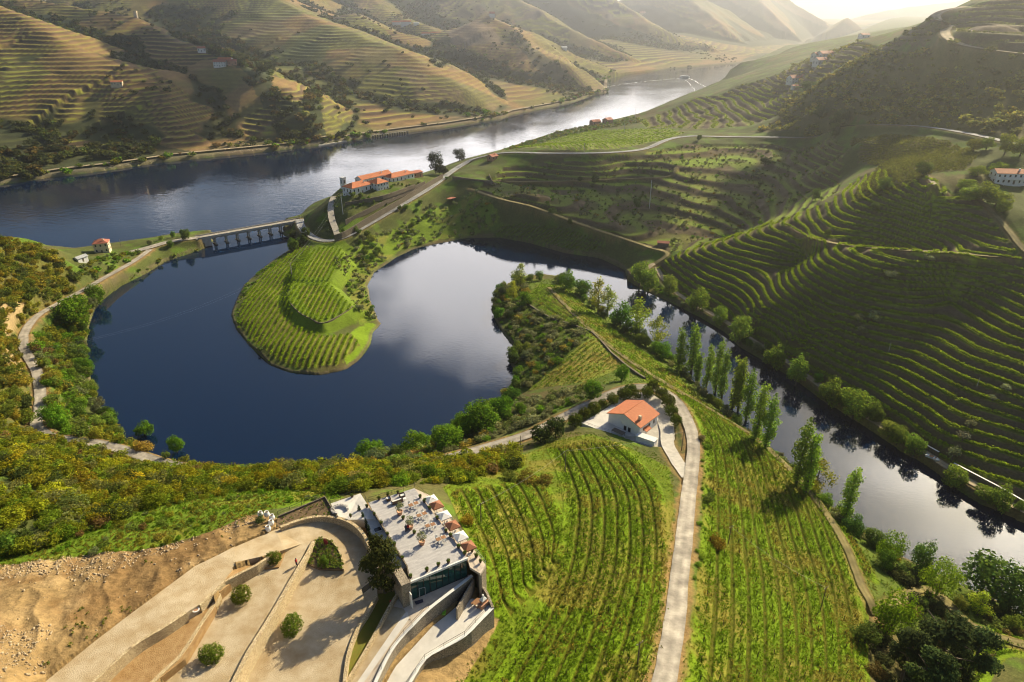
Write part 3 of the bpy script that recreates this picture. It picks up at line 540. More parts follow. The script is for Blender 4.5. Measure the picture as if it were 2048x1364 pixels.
# contour terraces
for k, (stp, a) in TERR.items():
    m = IN[k] & ~far
    if not m.any(): continue
    q = (Z[m] + fbm(X[m], Y[m], 70, 2, 15) * stp * .9) / stp; f = q - np.floor(q)
    Z[m] += a * stp * (np.floor(q) + sstep(.6, 1, f) - q)
    base = {'vine_face': (.115, .10, .028), 'river_terr': (.12, .10, .045), 'ridge_terr': (.13, .11, .06), 'top_terr': (.12, .10, .055), 'valley': (.095, .095, .022)}[k]; grass = {'vine_face': (.25, .33, .015), 'river_terr': (.20, .24, .03), 'ridge_terr': (.17, .18, .06), 'top_terr': (.17, .17, .06), 'valley': (.17, .25, .015)}[k]
    cc = colr[m]; lerp(cc, base, np.full(m.sum(), .85 * a)); lerp(cc, grass, a * sstep(0, .06, f) * (1 - sstep(.34, .5, f)) * (.55 + .45 * sstep(-.3, .3, n_b[m]))); lerp(cc, (.12, .085, .055), a * sstep(.62, .75, f) * (1 - sstep(.93, 1, f)) * .9)
    colr[m] = cc
# planted stripes on flat blocks
def stripes(k, ang, sp, c0, c1, w=.45):
    m = IN[k]; q = (X[m] * math.cos(ang) + Y[m] * math.sin(ang) + n_b[m] * .8) / sp; f = np.abs(q - np.round(q)) * 2
    cc = np.empty((m.sum(), 3)); cc[:] = c0; lerp(cc, c1, 1 - sstep(w - .18, w + .18, f)); lerp(cc, (.2, .17, .05), sstep(.1, .5, n_a[m]) * .35); colr[m] = cc
def ang_px(u0, v0, u1, v1): d = P(u1, v1, 5.) - P(u0, v0, 5.); return math.atan2(d[1], d[0])
STRIPE = {'pen_low': (ang_px(480, 640, 590, 505) + math.pi / 2, 3.0), 'pen_mid': (ang_px(600, 556, 640, 495) + math.pi / 2, 2.8), 'pen_knoll': (.05, 2.9), 'bay_vines': (1.9, 2.6), 'right_vines': (.5, 2.6), 'river_vines': (.1, 5.0)}
for k, (a_, s_) in STRIPE.items():
    dark = {'bay_vines': (.075, .085, .03), 'right_vines': (.13, .10, .05), 'river_vines': (.14, .15, .03)}.get(k, (.11, .105, .025)); lite = {'river_vines': (.20, .26, .025), 'bay_vines': (.10, .17, .02), 'right_vines': (.13, .14, .03)}.get(k, (.20, .25, .02))
    stripes(k, a_, s_, dark, lite)
for k, zz_ in (('pen_mid', 7.6), ('pen_knoll', 7.2)):   # walled plateaus of the first point
    m = np.nonzero(segdist(X, Y, ZN[k], True, maxd=6) < 6)[0]; m = m[SD[m] > .5]; Z[m] = np.maximum(Z[m], zz_ - .75 * segdist(X[m], Y[m], ZN[k], True)); cc = colr[m]; lerp(cc, (.14, .21, .014), np.full(len(m), .85)); colr[m] = cc
    m = np.nonzero(inpoly(X, Y, ZN[k]))[0]; e_ = sstep(0, 1.0, segdist(X[m], Y[m], ZN[k], True)); Z[m] = Z[m] * (1 - e_) + np.maximum(Z[m], zz_ + n_b[m] * .25) * e_
# near fields: rows of vines, mown strips between
ROWD = np.full(nv, 9.)
for k, rows in FIELD_ROWS.items():
    pl = FIELD_POLY[k]; cx_, cy_ = pl[:, 0], pl[:, 1]; m = np.nonzero((X > cx_.min() - 4) & (X < cx_.max() + 4) & (Y > cy_.min() - 4) & (Y < cy_.max() + 4) & (SD > 1))[0]
    m = m[inpoly(X[m], Y[m], pl) | (segdist(X[m], Y[m], pl, True) < 2.2)]
    D = np.sort(np.array([segdist(X[m], Y[m], r) for r in rows]), 0)[:2]; f = D[0] / (D[0] + D[1] + 1e-6); f = np.where(D[0] > 4, .5, f)
    f = f + n_a[m] * .05; strip = 1 - sstep(.33, .42, f)
    cc = np.empty((len(m), 3)); cc[:] = {'brown': (.27, .20, .05), 'point': (.12, .13, .012)}.get(k, (.085, .09, .007)); vv = {'brown': (.19, .22, .03)}.get(k, (.135, .21, .008)); lerp(cc, vv, strip)
    lerp(cc, (.22, .18, .035), strip * sstep(.0, .36, n_a[m]) * .8); lerp(cc, (.13, .125, .012), (1 - strip) * sstep(-.1, .4, n_b[m]) * .6); colr[m] = cc; ROWD[m] = D[0]
    Z[m] += (strip - .6) * {'slope': .6, 'house': .6, 'terrace': .4}.get(k, .3) + n_c[m] * .12 * strip
# roads level their bed; verges are bare earth
for k, (p, wd) in ROADS.items():
    if k in ('far_road', 'far_bank_path'): continue
    m = np.nonzero((X > p[:, 0].min() - 9) & (X < p[:, 0].max() + 9) & (Y > p[:, 1].min() - 9) & (Y < p[:, 1].max() + 9))[0]
    d, zz = segdist(X[m], Y[m], p, attr=lambda q: q[2]); near = d < wd / 2 + 5; m = m[near]; d = d[near]; zz = zz[near]
    t_ = sstep(wd / 2 + .6, wd / 2 + 4.5, d) if wd > 3 else sstep(wd / 2 + .3, wd / 2 + 2, d)
    keep = SD[m] < 0; t_[keep & (d > wd / 2)] = 1; Z[m] = (zz - .10) * (1 - t_) + Z[m] * t_
    v_ = (1 - sstep(wd / 2 + .2, wd / 2 + 1.9, d + n_c[m] * 1.2)); cc = colr[m]; lerp(cc, (.29, .18, .075), v_ * (.85 if k in ('bay_road',) else .5)); colr[m] = cc
for poly, zp in PADS:
    m = inpoly(X, Y, poly); Z[m] = np.minimum(Z[m], zp - .3)
# rocky cut above the bay road
cut = (segdist(X, Y, ROADS['bay_road'][0][40:105], maxd=20) < 9) & (X < -190) & (Z > 17.5) & ~far; lerp(colr, (.38, .27, .14), cut * .8)
i0 = (np.arange(shp[0] - 1)[:, None] * shp[1] + np.arange(shp[1] - 1)[None]).ravel()
faces = np.stack([i0, i0 + 1, i0 + shp[1] + 1, i0 + shp[1]], 1)[:, ::-1]
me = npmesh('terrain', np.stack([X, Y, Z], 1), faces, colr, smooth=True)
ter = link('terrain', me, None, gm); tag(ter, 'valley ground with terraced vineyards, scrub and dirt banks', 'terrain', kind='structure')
ZT = Z.reshape(shp)
def gz(x, y):
    """height of the built terrain sheet"""
    x = np.asarray(x, float); y = np.asarray(y, float); r = np.hypot(x, y); th = np.arctan2(x, y)
    i = np.clip(np.interp(r, RR, np.arange(len(RR))), 0, len(RR) - 1.001); j = np.clip((th - TH[0]) / (TH[1] - TH[0]), 0, len(TH) - 1.001)
    i0 = i.astype(int); j0 = j.astype(int); a = i - i0; b = j - j0
    return (ZT[i0, j0] * (1 - a) + ZT[i0 + 1, j0] * a) * (1 - b) + (ZT[i0, j0 + 1] * (1 - a) + ZT[i0 + 1, j0 + 1] * a) * b
# ------------------------------------------------------------------ water
def water(name, poly, bump, scale, label, rough):
    m, t, b = newmat(name, (.001, .010, .036), rough, .5); b.inputs['IOR'].default_value = 1.5
    co = nd(t, 'ShaderNodeTexCoord'); mp = nd(t, 'ShaderNodeMapping'); mp.inputs['Scale'].default_value = (1, 1.8, 1); mp.inputs['Rotation'].default_value = (0, 0, .35); t.links.new(co.outputs['Object'], mp.inputs[0])
    n = nd(t, 'ShaderNodeTexNoise'); n.inputs['Scale'].default_value = scale; n.inputs['Detail'].default_value = 3; t.links.new(mp.outputs[0], n.inputs['Vector'])
    n3 = nd(t, 'ShaderNodeTexNoise'); n3.inputs['Scale'].default_value = .012; n3.inputs['Detail'].default_value = 3; t.links.new(co.outputs['Object'], n3.inputs['Vector'])
    st = nd(t, 'ShaderNodeMapRange'); t.links.new(n3.outputs['Fac'], st.inputs[0]); st.inputs[1].default_value = .38; st.inputs[2].default_value = .62; st.inputs[3].default_value = bump * .25; st.inputs[4].default_value = bump
    bp = nd(t, 'ShaderNodeBump'); bp.inputs['Distance'].default_value = .5; t.links.new(st.outputs[0], bp.inputs['Strength']); t.links.new(n.outputs['Fac'], bp.inputs['Height']); t.links.new(bp.outputs[0], b.inputs['Normal'])
    o = MB().add([(x, y, 0) for x, y in poly], [tuple(range(len(poly)))]).build(name, m); tag(o, label, 'water', kind='structure'); return o
water('bay_water', [(-700, 150), (900, 100), (900, 620), (100, 575), (-60, 540), (-420, 398), (-700, 330)], .05, .5, 'calm dark blue bay reflecting clouds', .02)
water('river_water', [(-6000, -400), (-700, 330), (-420, 398), (-60, 540), (100, 575), (900, 620), (7000, 1500), (7000, 7500), (-6000, 7500)], .30, .16, 'wide rippled river', .05)
# ------------------------------------------------------------------ road and track surfaces
noise_mat('old_asphalt', (.27, .24, .20), (.46, .41, .34), .45, .9, .35, c2=(.36, .33, .28), detail=12); noise_mat('asphalt', (.25, .25, .26), (.33, .33, .33), .2, .85, .1); noise_mat('grass_track', (.19, .16, .05), (.27, .22, .10), .5, .95, .3); noise_mat('packed_earth', (.34, .27, .17), (.44, .36, .24), .5, .95, .3); noise_mat('bridge_surface', (.30, .27, .23), (.44, .40, .34), .4, .9, .2); noise_mat('concrete', (.38, .35, .30), (.56, .52, .46), .5, .85, .2, detail=10); noise_mat('white_line', (.7, .7, .68), (.78, .78, .76), 1.0, .7)
for mn_ in ('old_asphalt', 'asphalt', 'packed_earth', 'grass_track'):
    t = MATS[mn_].node_tree; b = t.nodes['Principled BSDF']; src = b.inputs['Base Color'].links[0].from_socket; a_ = nd(t, 'ShaderNodeAttribute', attribute_name='Col'); mx = nd(t, 'ShaderNodeMixRGB', blend_type='MULTIPLY'); mx.inputs[0].default_value = 1; t.links.new(src, mx.inputs[1]); t.links.new(a_.outputs['Color'], mx.inputs[2]); t.links.new(mx.outputs[0], b.inputs['Base Color'])
def strip_mesh(p, offs, lift, cols=1):
    p = np.asarray(p); tn = np.gradient(p[:, :2], axis=0); tn /= np.linalg.norm(tn, axis=1)[:, None] + 1e-9; nr = np.stack([tn[:, 1], -tn[:, 0]], 1)
    V = []; k = len(offs)
    for o_ in offs: V.append(np.hstack([p[:, :2] + nr * o_, (p[:, 2] + lift)[:, None]]))
    V = np.stack(V, 1).reshape(-1, 3); n = len(p); f = [(i * k + j, i * k + j + 1, (i + 1) * k + j + 1, (i + 1) * k + j) for i in range(n - 1) for j in range(k - 1)]
    return V, f
ROADMAT = {'bay_road': 'old_asphalt', 'river_road': 'old_asphalt', 'quinta_road': 'asphalt', 'hill_road': 'packed_earth', 'villa_drive': 'concrete', 'vineyard_track': 'grass_track', 'grove_track': 'grass_track', 'terrace_track': 'grass_track', 'slope_path': 'grass_track', 'upper_track': 'grass_track', 'slope_track': 'grass_track'}
ROADLAB = {'bay_road': 'pale worn road curving round the bay', 'river_road': 'pale road on the causeway', 'quinta_road': 'grey road climbing past the orange roofed estate', 'bank_path': 'earth path along the far bank of the side arm', 'slope_track': 'track across the dark valley slope', 'upper_track': 'thin upper track on the valley slope',
           'hill_road': 'hairpin earth road high on the hazy hill', 'crest_track': 'sunlit two rut track on the crest', 'slope_path': 'track running down past the white house', 'terrace_track': 'grassy track crossing the terraces', 'vineyard_track': 'earth track between the vine rows', 'grove_track': 'track under the riverside trees', 'villa_drive': 'concrete drive of the orange roofed villa', 'far_bank_path': 'railway bench along the far bank'}
for k, (p, wd) in ROADS.items():
    q = dens(p, lambda a: max(.8, .006 * math.hypot(a[0], a[1])))
    if k in ('far_road', 'far_bank_path'): q[:, 2] = gz(q[:, 0], q[:, 1]) + 1.0
    lift = .05 + np.hypot(q[:, 0], q[:, 1]) * .0006
    hw = wd / 2 * (1 + .05 * fbm(q[:, 0], q[:, 1], 6, 2, 7))
    offs_ = list(np.linspace(-wd / 2, wd / 2, 9)); V, f = strip_mesh(q, offs_, lift)
    jit = fbm(V[:, 0], V[:, 1], 4, 2, 9) * (.5 if wd < 5 else .25); V[:, 0] += jit * .5; V[:, 1] += jit * .5
    trk = np.array([.78, .92, 1.08, .95, .84, .95, 1.08, .92, .78]) if len(offs_) == 9 else np.ones(len(offs_)); rc = np.repeat((trk[None] * (1 + .5 * fbm(V[:, 0], V[:, 1], 2.5, 3, 12).reshape(-1, len(offs_))) * (1 - .22 * (fbm(V[:, 0], V[:, 1], 14, 2, 14).reshape(-1, len(offs_)) > .16))).reshape(-1, 1), 3, 1)
    o = link(k, npmesh(k, V, f, rc, smooth=True), None, ROADMAT.get(k, 'packed_earth')); tag(o, ROADLAB[k], 'road' if 'road' in k else 'track', kind='structure')
    if k in ('quinta_road', 'river_road'):
        mb = MB()
        for s_ in (-1, 1):
            V, f = strip_mesh(q, [s_ * (wd / 2 - .38), s_ * (wd / 2 - .22)], lift + .012); mb.add(V, f)
        tag(mb.build('road_edge_line', 'white_line'), 'painted edge lines of the ' + ROADLAB[k], 'road marking', kind='structure')
# ------------------------------------------------------------------ haze
hb = MB().box((500, 3000, 260), (12600, 9600, 534)).build('haze', None); hm = bpy.data.materials.new('haze'); hm.use_nodes = True; t = hm.node_tree
for n in list(t.nodes): t.nodes.remove(n)
pv = nd(t, 'ShaderNodeVolumePrincipled'); pv.inputs['Color'].default_value = (.93, .94, .97, 1); pv.inputs['Density'].default_value = .0002; pv.inputs['Anisotropy'].default_value = .86
o_ = nd(t, 'ShaderNodeOutputMaterial'); t.links.new(pv.outputs[0], o_.inputs['Volume']); hb.data.materials.clear(); hb.data.materials.append(hm); tag(hb, 'pale blue sunlit haze over the valley', 'haze', kind='stuff')
# ------------------------------------------------------------------ vegetation prototypes (unit height)
R = np.random.RandomState(7)
def leaf_quads(p, out, size, rng, flat=.5):
    n = len(p); nrm = out + rng.normal(0, .7, (n, 3)); nrm[:, 2] += flat; nrm /= np.linalg.norm(nrm, axis=1)[:, None] + 1e-9
    a = np.cross(nrm, rng.normal(0, 1, (n, 3))); a /= np.linalg.norm(a, axis=1)[:, None] + 1e-9; b = np.cross(nrm, a)
    s = (size * rng.uniform(.55, 1.35, n))[:, None]; bend = nrm * s * rng.uniform(-.35, .1, n)[:, None]
    V = np.stack([p - a * s * .8, p - b * s * .5 + bend, p + a * s * .8, p + b * s * .5 + bend], 1).reshape(-1, 3)
    return V, np.arange(4 * n).reshape(-1, 4)
def crown(lobes, n, size, rng, tone=.28, hue=.12, skin=.55, flat=.5):
    lobes = np.array(lobes, float); wt = lobes[:, 3] * lobes[:, 4] + lobes[:, 4] * lobes[:, 5]; wt /= wt.sum(); li = rng.choice(len(lobes), n, p=wt); Lb = lobes[li]
    d = rng.normal(0, 1, (n, 3)); d /= np.linalg.norm(d, axis=1)[:, None]; rr = rng.uniform(skin, 1.08, n) ** .7
    wob = 1 + .16 * np.sin(d[:, 0] * 7 + li) * np.sin(d[:, 1] * 6 + 2 * li) + .10 * np.sin(d[:, 2] * 9 + li)
    p = Lb[:, :3] + d * Lb[:, 3:6] * (rr * wob)[:, None]
    V, Fc = leaf_quads(p, d, size, rng, flat)
    lt = rng.uniform(1 - tone, 1 + tone, len(lobes))[li] * rng.uniform(.72, 1.28, n); h = rng.normal(0, hue, n)
    c = np.stack([lt * (1 + h), lt * (1 + h * .25), lt * (1 - h)], 1)
    return V, Fc, np.repeat(np.clip(c * 1.18, .2, 3), 4, 0)
def lobes_round(rng, n=9, w=.42, base=.06):
    o = [(0, 0, .50, w * .66, w * .66, .38)]
    for k in range(n):
        a = 2 * math.pi * k / n * 1.618 + rng.uniform(0, .5); z = rng.uniform(base + .16, .84); r = w * .66 * math.sin(math.pi * min(1, (z - base + .1) / (1.04 - base))) ** .7; s = rng.uniform(.13, .21)
        o.append((r * math.cos(a), r * math.sin(a), z, s, s, s * .85))
    return o
def trunk_mesh(rng, h=.6, r=.028, limbs=5, spread=.3, col=(.10, .08, .06)):
    mb = MB(); mb.tube([(0, 0, -.04), (rng.uniform(-.02, .02), .01, h * .45), (rng.uniform(-.04, .04), rng.uniform(-.03, .03), h)], [r * 1.25, r * .85, r * .35], 6)
    for k in range(limbs):
        a = k * 2.4 + rng.uniform(0, .6); z0 = h * rng.uniform(.35, .75); L_ = spread * rng.uniform(.6, 1)
        mb.tube([(0, 0, z0), (L_ * .5 * math.cos(a), L_ * .5 * math.sin(a), z0 + L_ * .5), (L_ * math.cos(a), L_ * math.sin(a), z0 + L_ * .8)], [r * .55, r * .35, r * .12], 4)
    me = bpy.data.meshes.new('trunk'); me.from_pydata(mb.v, [], mb.f); me.update(); me.materials.append(BARK); return me
BARK = noise_mat('bark', (.09, .07, .05), (.16, .13, .10), 6, .95, .4)
def finish(V, Fc, c, name='crown'):
    me = npmesh(name, V, Fc, c); me.materials.append(LEAF); return me
KIND = {}
def kind(name, makers, n, trunk=None):
    KIND[name] = [(lambda q: (finish(*q), q))(makers(np.random.RandomState(100 + 17 * i + len(name)))) + ((trunk(np.random.RandomState(i)) if trunk else None),) for i in range(n)]
kind('round', lambda r: crown(lobes_round(r, 13), 2800, .036, r), 4, lambda r: trunk_mesh(r))
kind('dome', lambda r: crown(lobes_round(r, 14, .52, .05), 3000, .030, r, tone=.12, hue=.06, skin=.75), 2, lambda r: trunk_mesh(r, .4))
kind('airy', lambda r: crown([(r.uniform(-.2, .2) * math.sin(math.pi * z), r.uniform(-.2, .2) * math.sin(math.pi * z), .22 + .72 * z, .10 + .06 * math.sin(math.pi * z), .10 + .06 * math.sin(math.pi * z), .11) for z in np.linspace(0, 1, 16)], 1500, .026, r, skin=.2), 3, lambda r: trunk_mesh(r, .85, .016, 10, .26))
def poplar_lobes(r):
    o = []
    for z in np.linspace(.07, .93, 22):
        w = .115 * (math.sin(math.pi * min(1, z * .92 + .08)) ** .55); a = r.uniform(0, 6.28); k = r.uniform(.0, .055); o.append((k * math.cos(a), k * math.sin(a), z, w * r.uniform(.55, .9), w * r.uniform(.55, .9), .08))
    return o
kind('poplar', lambda r: crown(poplar_lobes(r), 2400, .018, r, tone=.25, hue=.08, skin=.45, flat=.2), 4, lambda r: trunk_mesh(r, .8, .014, 3, .06))
def pine_lobes(r):
    o = []
    for k in range(17):
        a = r.uniform(0, 6.28); z = r.uniform(.30, .95); rad = .34 * (1.1 - z) ** .5 * r.uniform(.5, 1.05); s = r.uniform(.09, .14); o.append((rad * math.cos(a), rad * math.sin(a), z, s * 1.15, s * 1.15, s * .7))
    return o
kind('pine', lambda r: crown(pine_lobes(r), 5200, .028, r, tone=.25, hue=.10, skin=.3, flat=.8), 2, lambda r: trunk_mesh(r, .88, .03, 9, .3))
kind('citrus', lambda r: crown([(0, 0, .52, .46, .46, .44)] + [(.26 * math.cos(a), .26 * math.sin(a), r.uniform(.35, .75), .22, .22, .2) for a in np.linspace(0, 6, 9)], 1700, .055, r, tone=.15, skin=.8), 2, lambda r: trunk_mesh(r, .3, .03, 2, .15))
kind('olive', lambda r: crown([(.30 * math.cos(a) * r.uniform(.5, 1), .30 * math.sin(a) * r.uniform(.5, 1), r.uniform(.45, .8), .2, .2, .17) for a in np.linspace(0, 6, 9)], 420, .062, r, tone=.2, skin=.5), 4, lambda r: trunk_mesh(r, .5, .05, 4, .3))
def bush_lobes(r, n=7): return [(0, 0, .36, .36, .36, .34)] + [(.34 * math.cos(a) * r.uniform(.5, 1.1), .34 * math.sin(a) * r.uniform(.5, 1.1), r.uniform(.25, .6), r.uniform(.16, .26), r.uniform(.16, .26), r.uniform(.16, .30)) for a in np.linspace(0, 6, n)]
kind('bush', lambda r: crown(bush_lobes(r, 9), 1000, .056, r, tone=.34, hue=.08, skin=.6), 6)
kind('far_bush', lambda r: crown(bush_lobes(r, 5), 70, .20, r, tone=.2, skin=.7), 4)
kind('mid_bush', lambda r: crown(bush_lobes(r, 7), 320, .09, r, hue=.08, tone=.34, skin=.65), 4)
kind('tuft', lambda r: crown([(0, 0, .3, .5, .5, .3), (.3, .1, .4, .3, .3, .4)], 16, .26, r, tone=.2, hue=.2, skin=.3, flat=-.2), 4)
kind('vine', lambda r: crown([(0, -.3, .55, .3, .35, .4), (0, .3, .6, .3, .35, .42)], 20, .24, r, tone=.2, hue=.15, skin=.4, flat=.1), 4)
kind('clipped', lambda r: crown([(0, 0, .48, .47, .47, .46), (.2, .1, .55, .33, .3, .4), (-.2, -.1, .5, .3, .33, .42)], 1700, .055, r, tone=.12, hue=.1, skin=.82), 2)
def merged(name, kindname, pos, scale, colors, label, cat, rng, sxy=None, knd='stuff', parent=None):
    """many small plants as ONE mesh"""
    pos = np.asarray(pos, float); n = len(pos)
    if n == 0: return None
    vs = KIND[kindname]; which = rng.randint(0, len(vs), n); Vs, Fs, Cs = [], [], []; off = 0; an = rng.uniform(0, 2 * math.pi, n); scale = np.broadcast_to(np.asarray(scale, float), (n,)); colors = np.broadcast_to(np.asarray(colors, float), (n, 3)); sxy = np.broadcast_to(np.asarray(1.0 if sxy is None else sxy, float), (n,))
    for k in range(len(vs)):
        i = np.nonzero(which == k)[0]
        if not len(i): continue
        V, Fq, c = vs[k][1]; ca, sa = np.cos(an[i])[:, None], np.sin(an[i])[:, None]; s = scale[i][:, None]; sx = sxy[i][:, None]
        W = np.stack([(V[:, 0] * ca - V[:, 1] * sa) * s * sx + pos[i, :1], (V[:, 0] * sa + V[:, 1] * ca) * s * sx + pos[i, 1:2], V[:, 2] * s + pos[i, 2:3]], 2)
        Vs.append(W.reshape(-1, 3)); Fs.append((Fq[None] + (np.arange(len(i)) * len(V))[:, None, None]).reshape(-1, 4) + off); Cs.append((c[None] * colors[i][:, None]).reshape(-1, 3)); off += len(i) * len(V)
    me = npmesh(name, np.vstack(Vs), np.vstack(Fs), np.vstack(Cs)); o = link(name, me, parent, LEAF)
    if parent: o['kind'] = knd
    else: tag(o, label, cat, kind=knd)
    return o
ONE = (1, 1, 1, 1)
def plant(name, kd, pos, h, w, color, label, cat, group, rng, tilt=0):
    """one tree (empty > crown, trunk) or one bush (single mesh); w = width in metres"""
    k = KIND[kd][rng.randint(len(KIND[kd]))]; wr = {'poplar': .23, 'airy': .55, 'pine': .78, 'round': .95, 'dome': 1.15, 'citrus': .95, 'olive': .95, 'bush': 1.05, 'clipped': .95}[kd]; sx = w / wr; jit = rng.uniform(.88, 1.12, 3)
    c = tuple(np.clip(np.array(color) * rng.uniform(.85, 1.15) * (1 + rng.normal(0, .06, 3)), .005, .9)) + (1,)
    if k[2] is None:
        o = link(name, k[0]); o.location = tuple(pos); o.rotation_euler = (0, 0, rng.uniform(0, 6.28)); o.scale = (sx * jit[0], sx * jit[1], h); o.color = c; tag(o, label, cat, group); return o
    r = empty(name, pos, rng.uniform(0, 6.28)); r.scale = (sx * jit[0], sx * jit[1], h); r.rotation_euler[0] = tilt * rng.uniform(-1, 1); tag(r, label, cat, group)
    cr = link('crown', k[0], r); cr.color = c; link('trunk', k[2], r); return r
def hpx(base, vtop):
    """height of something standing at base whose top shows at image row vtop"""
    t = (682 - vtop) / FPX; A = base[1] * sp - CAM_H * cp; B = base[1] * cp + CAM_H * sp     # up = y sp + (z-H) cp ; dep = y cp - (z-H) sp
    z = (t * B - A) / (cp + t * sp); return max(1., z - base[2])
def mpx(base, wpx): dep = base[1] * cp - (base[2] - CAM_H) * sp; return wpx * dep / FPX
GRN = (.12, .22, .015); YEL = (.24, .30, .03); DRK = (.05, .085, .02); OLV = (.20, .22, .11); BRN = (.19, .12, .04); GOR = (.30, .20, .015); PALE = (.19, .22, .09)
def trees(s, kd, color, label, cat, group, name, wr=None, shift=0):
    """'u,v,vtop,wpx,words' : base pixel, top row, width in pixels"""
    for c in s.replace('\n', ' ').split(';'):
        if not c.strip(): continue
        q = [z.strip() for z in c.split(',')]; u, v, vt, wp = map(float, q[:4]); g = G(u, v)
        if g[2] < .3: g[2] = .3
        g[2] = max(.2, float(gz(g[0], g[1]))) - .1
        h = hpx(g, vt); wd = mpx(g, wp)
        if kd == 'poplar': h *= 1.06; wd *= .88
        plant(name, kd, g, h, wd, color, (q[4] if len(q) > 4 else label), cat, group, R, .03)
trees("""1356,742,657,34,poplar by the first clump above the bend of the arm;1382,748,652,36,tall poplar rising from the first clump beside the water;1394,764,708,26,short poplar at the lower end of the first clump;
 1412,778,690,26,slim poplar leading the second poplar row;1430,788,682,30,tall poplar second in the second row;1443,798,700,30,full poplar third in the second row;1464,818,715,34,broad poplar in the middle of the second row;1476,822,720,30,poplar near the end of the second row;1492,842,742,32,last poplar of the second row;
 1508,882,768,38,thick poplar opening the third clump;1530,898,792,38,poplar closing the third clump over the water;1592,972,842,42,tallest poplar of the pair with a ragged top;1610,988,868,40,shorter poplar of the pair by the yellow sapling;1688,1044,938,44,lone poplar standing apart over the white cloud reflection""",
      'poplar', (.21, .30, .035), '', 'poplar', 'poplars along the side arm', 'poplar_tree')
trees("""1042,575,527,36,yellow spring tree at the head of the second point;1028,600,562,34,yellow green tree left of the round vineyard tip;1196,628,556,44,tall pale yellow tree beside the round vineyard tip;1214,632,572,36,pale tree close below the tall yellow one;1272,672,598,52,airy yellow tree leaning over the arm;1312,694,632,48,airy tree below the leaning one;1626,994,918,52,thin yellow sapling beside the poplar pair;1954,1232,1186,52,thin tree on the shaded river lane""",
      'airy', (.30, .36, .035), '', 'tree', 'pale spring trees of the second point', 'spring_tree')
trees("""1133,577,536,36,dark green tree alone on the water edge behind the round vineyard;1052,612,578,30,dark round tree left of the round vineyard;1240,655,598,52,bushy dark tree between the pale spring trees;1165,590,558,40,dark bush tree at the vineyard tip;1262,668,640,36,low bushy tree at the field edge;1325,718,684,44,bushy tree above the first poplars;
 1184,802,757,48,dark round tree above the bend of the villa road;1243,760,727,36,small round tree on the brown vineyard edge;962,862,800,76,big green tree on the bay shore;1003,838,788,60,green tree right of the big shore tree;928,876,826,60,green tree left of the big shore tree;895,900,845,72,wide green tree over the bay road;826,908,864,66,green tree on the scrub edge by the bay;742,916,882,70,round grey green tree on the scrub edge;
 195,608,565,44,green tree hanging over the bay beside the pale road;116,862,806,60,bright green tree beside the pale road;150,650,590,90,large yellow green tree between road and bay;290,870,842,46,light green tree on the bay shore below the road;355,905,870,40,young green tree on the bay shore;222,850,818,46,green tree by the bay edge""",
      'round', GRN, '', 'tree', 'trees around the bay', 'broadleaf_tree')
trees("""1278,572,516,46,bright tree clump at the foot of the crest;1296,582,530,50,full tree at the foot of the crest;1337,594,545,36,slim dark tree beside the bank path;1392,624,572,52,bright leaning tree on the far bank;1437,652,610,36,round tree on the far bank beside the wall;1478,690,626,46,dark tree on the far bank by the long wall;1545,736,684,50,tree over its reflection below the dark vineyard;1590,772,706,48,tree above the bare boat landing path;1655,808,750,58,bushy tree on the far bank;1704,838,772,64,wide olive green tree on the far bank;1744,846,803,36,light tree touching the path;1792,890,850,52,yellowish tree on the far bank;1826,912,868,50,tree near the small white boat;1902,975,930,50,yellow green tree past the small white boat;1990,1020,962,50,dark tree in the far bank corner;1965,1005,975,50,low tree in the far bank corner""",
      'round', (.18, .26, .03), '', 'tree', 'trees on the far bank of the arm', 'riverside_tree')
trees("""1774,1130,1064,72,bright domed tree left of the dark gap of water;1872,1190,1120,84,bright domed tree beside the shaded lane;1778,1268,1184,100,large bright domed tree at the vineyard corner""", 'dome', (.17, .26, .012), '', 'tree', 'domed trees by the lane', 'domed_tree')
trees("""1836,1150,1074,54,slender tree right of the dark gap of water;1982,1200,1116,124,wide spreading tree over the arm;2024,1240,1190,70,low tree at the edge below the spreading tree;1745,1090,1056,50,grey green tree left of the domes;1700,1066,1024,44,bushy tree below the lone poplar""", 'round', (.10, .17, .03), '', 'tree', 'riverside grove', 'broadleaf_tree')
trees("""1868,1352,1236,130,large dark pine in the lower corner grove;1800,1364,1262,90,dark pine behind the domed tree;1930,1364,1262,90,dark pine at the edge of the grass mound;1840,1420,1310,120,dark pine low in the corner grove""", 'pine', (.055, .075, .026), '', 'pine', 'pines in the corner grove', 'pine_tree')
trees("""872,348,300,38,dark tree at the river end of the estate;919,322,295,30,dark tree beside the road above the river;886,350,326,24,low green tree beside the dark river tree""", 'round', (.045, .05, .022), '', 'tree', 'trees by the estate road', 'broadleaf_tree')
trees("""1190,366,346,18,small tree on the upper track;1274,412,392,20,bright young tree in the dark hillside;1104,432,414,22,tree at the bend of the slope track;1140,452,434,12,small tree on the slope track;1160,362,352,12,shrubby tree on the upper track;1398,280,268,12,tree on the bend of the grey road;1530,330,314,28,olive tree above the hollow;1845,350,322,36,bright tree at the top of the crest;1770,374,352,32,bright bush tree over the hollow;1632,398,372,22,dark tree in the hollow;1668,275,240,26,dark tree below the grey road bend;1676,258,214,40,grey green tree above the grey road;1640,235,210,34,green tree above the grey road;1618,188,160,40,large dark tree below the white hill house;1655,470,455,14,tree;1750,420,402,22,tree""".replace(',tree;', ',round tree under the sunlit crest;').replace('402,22,tree', '402,22,dark bush tree on the sunlit crest'), 'round', (.10, .14, .03), '', 'tree', 'trees on the valley side', 'hillside_tree')
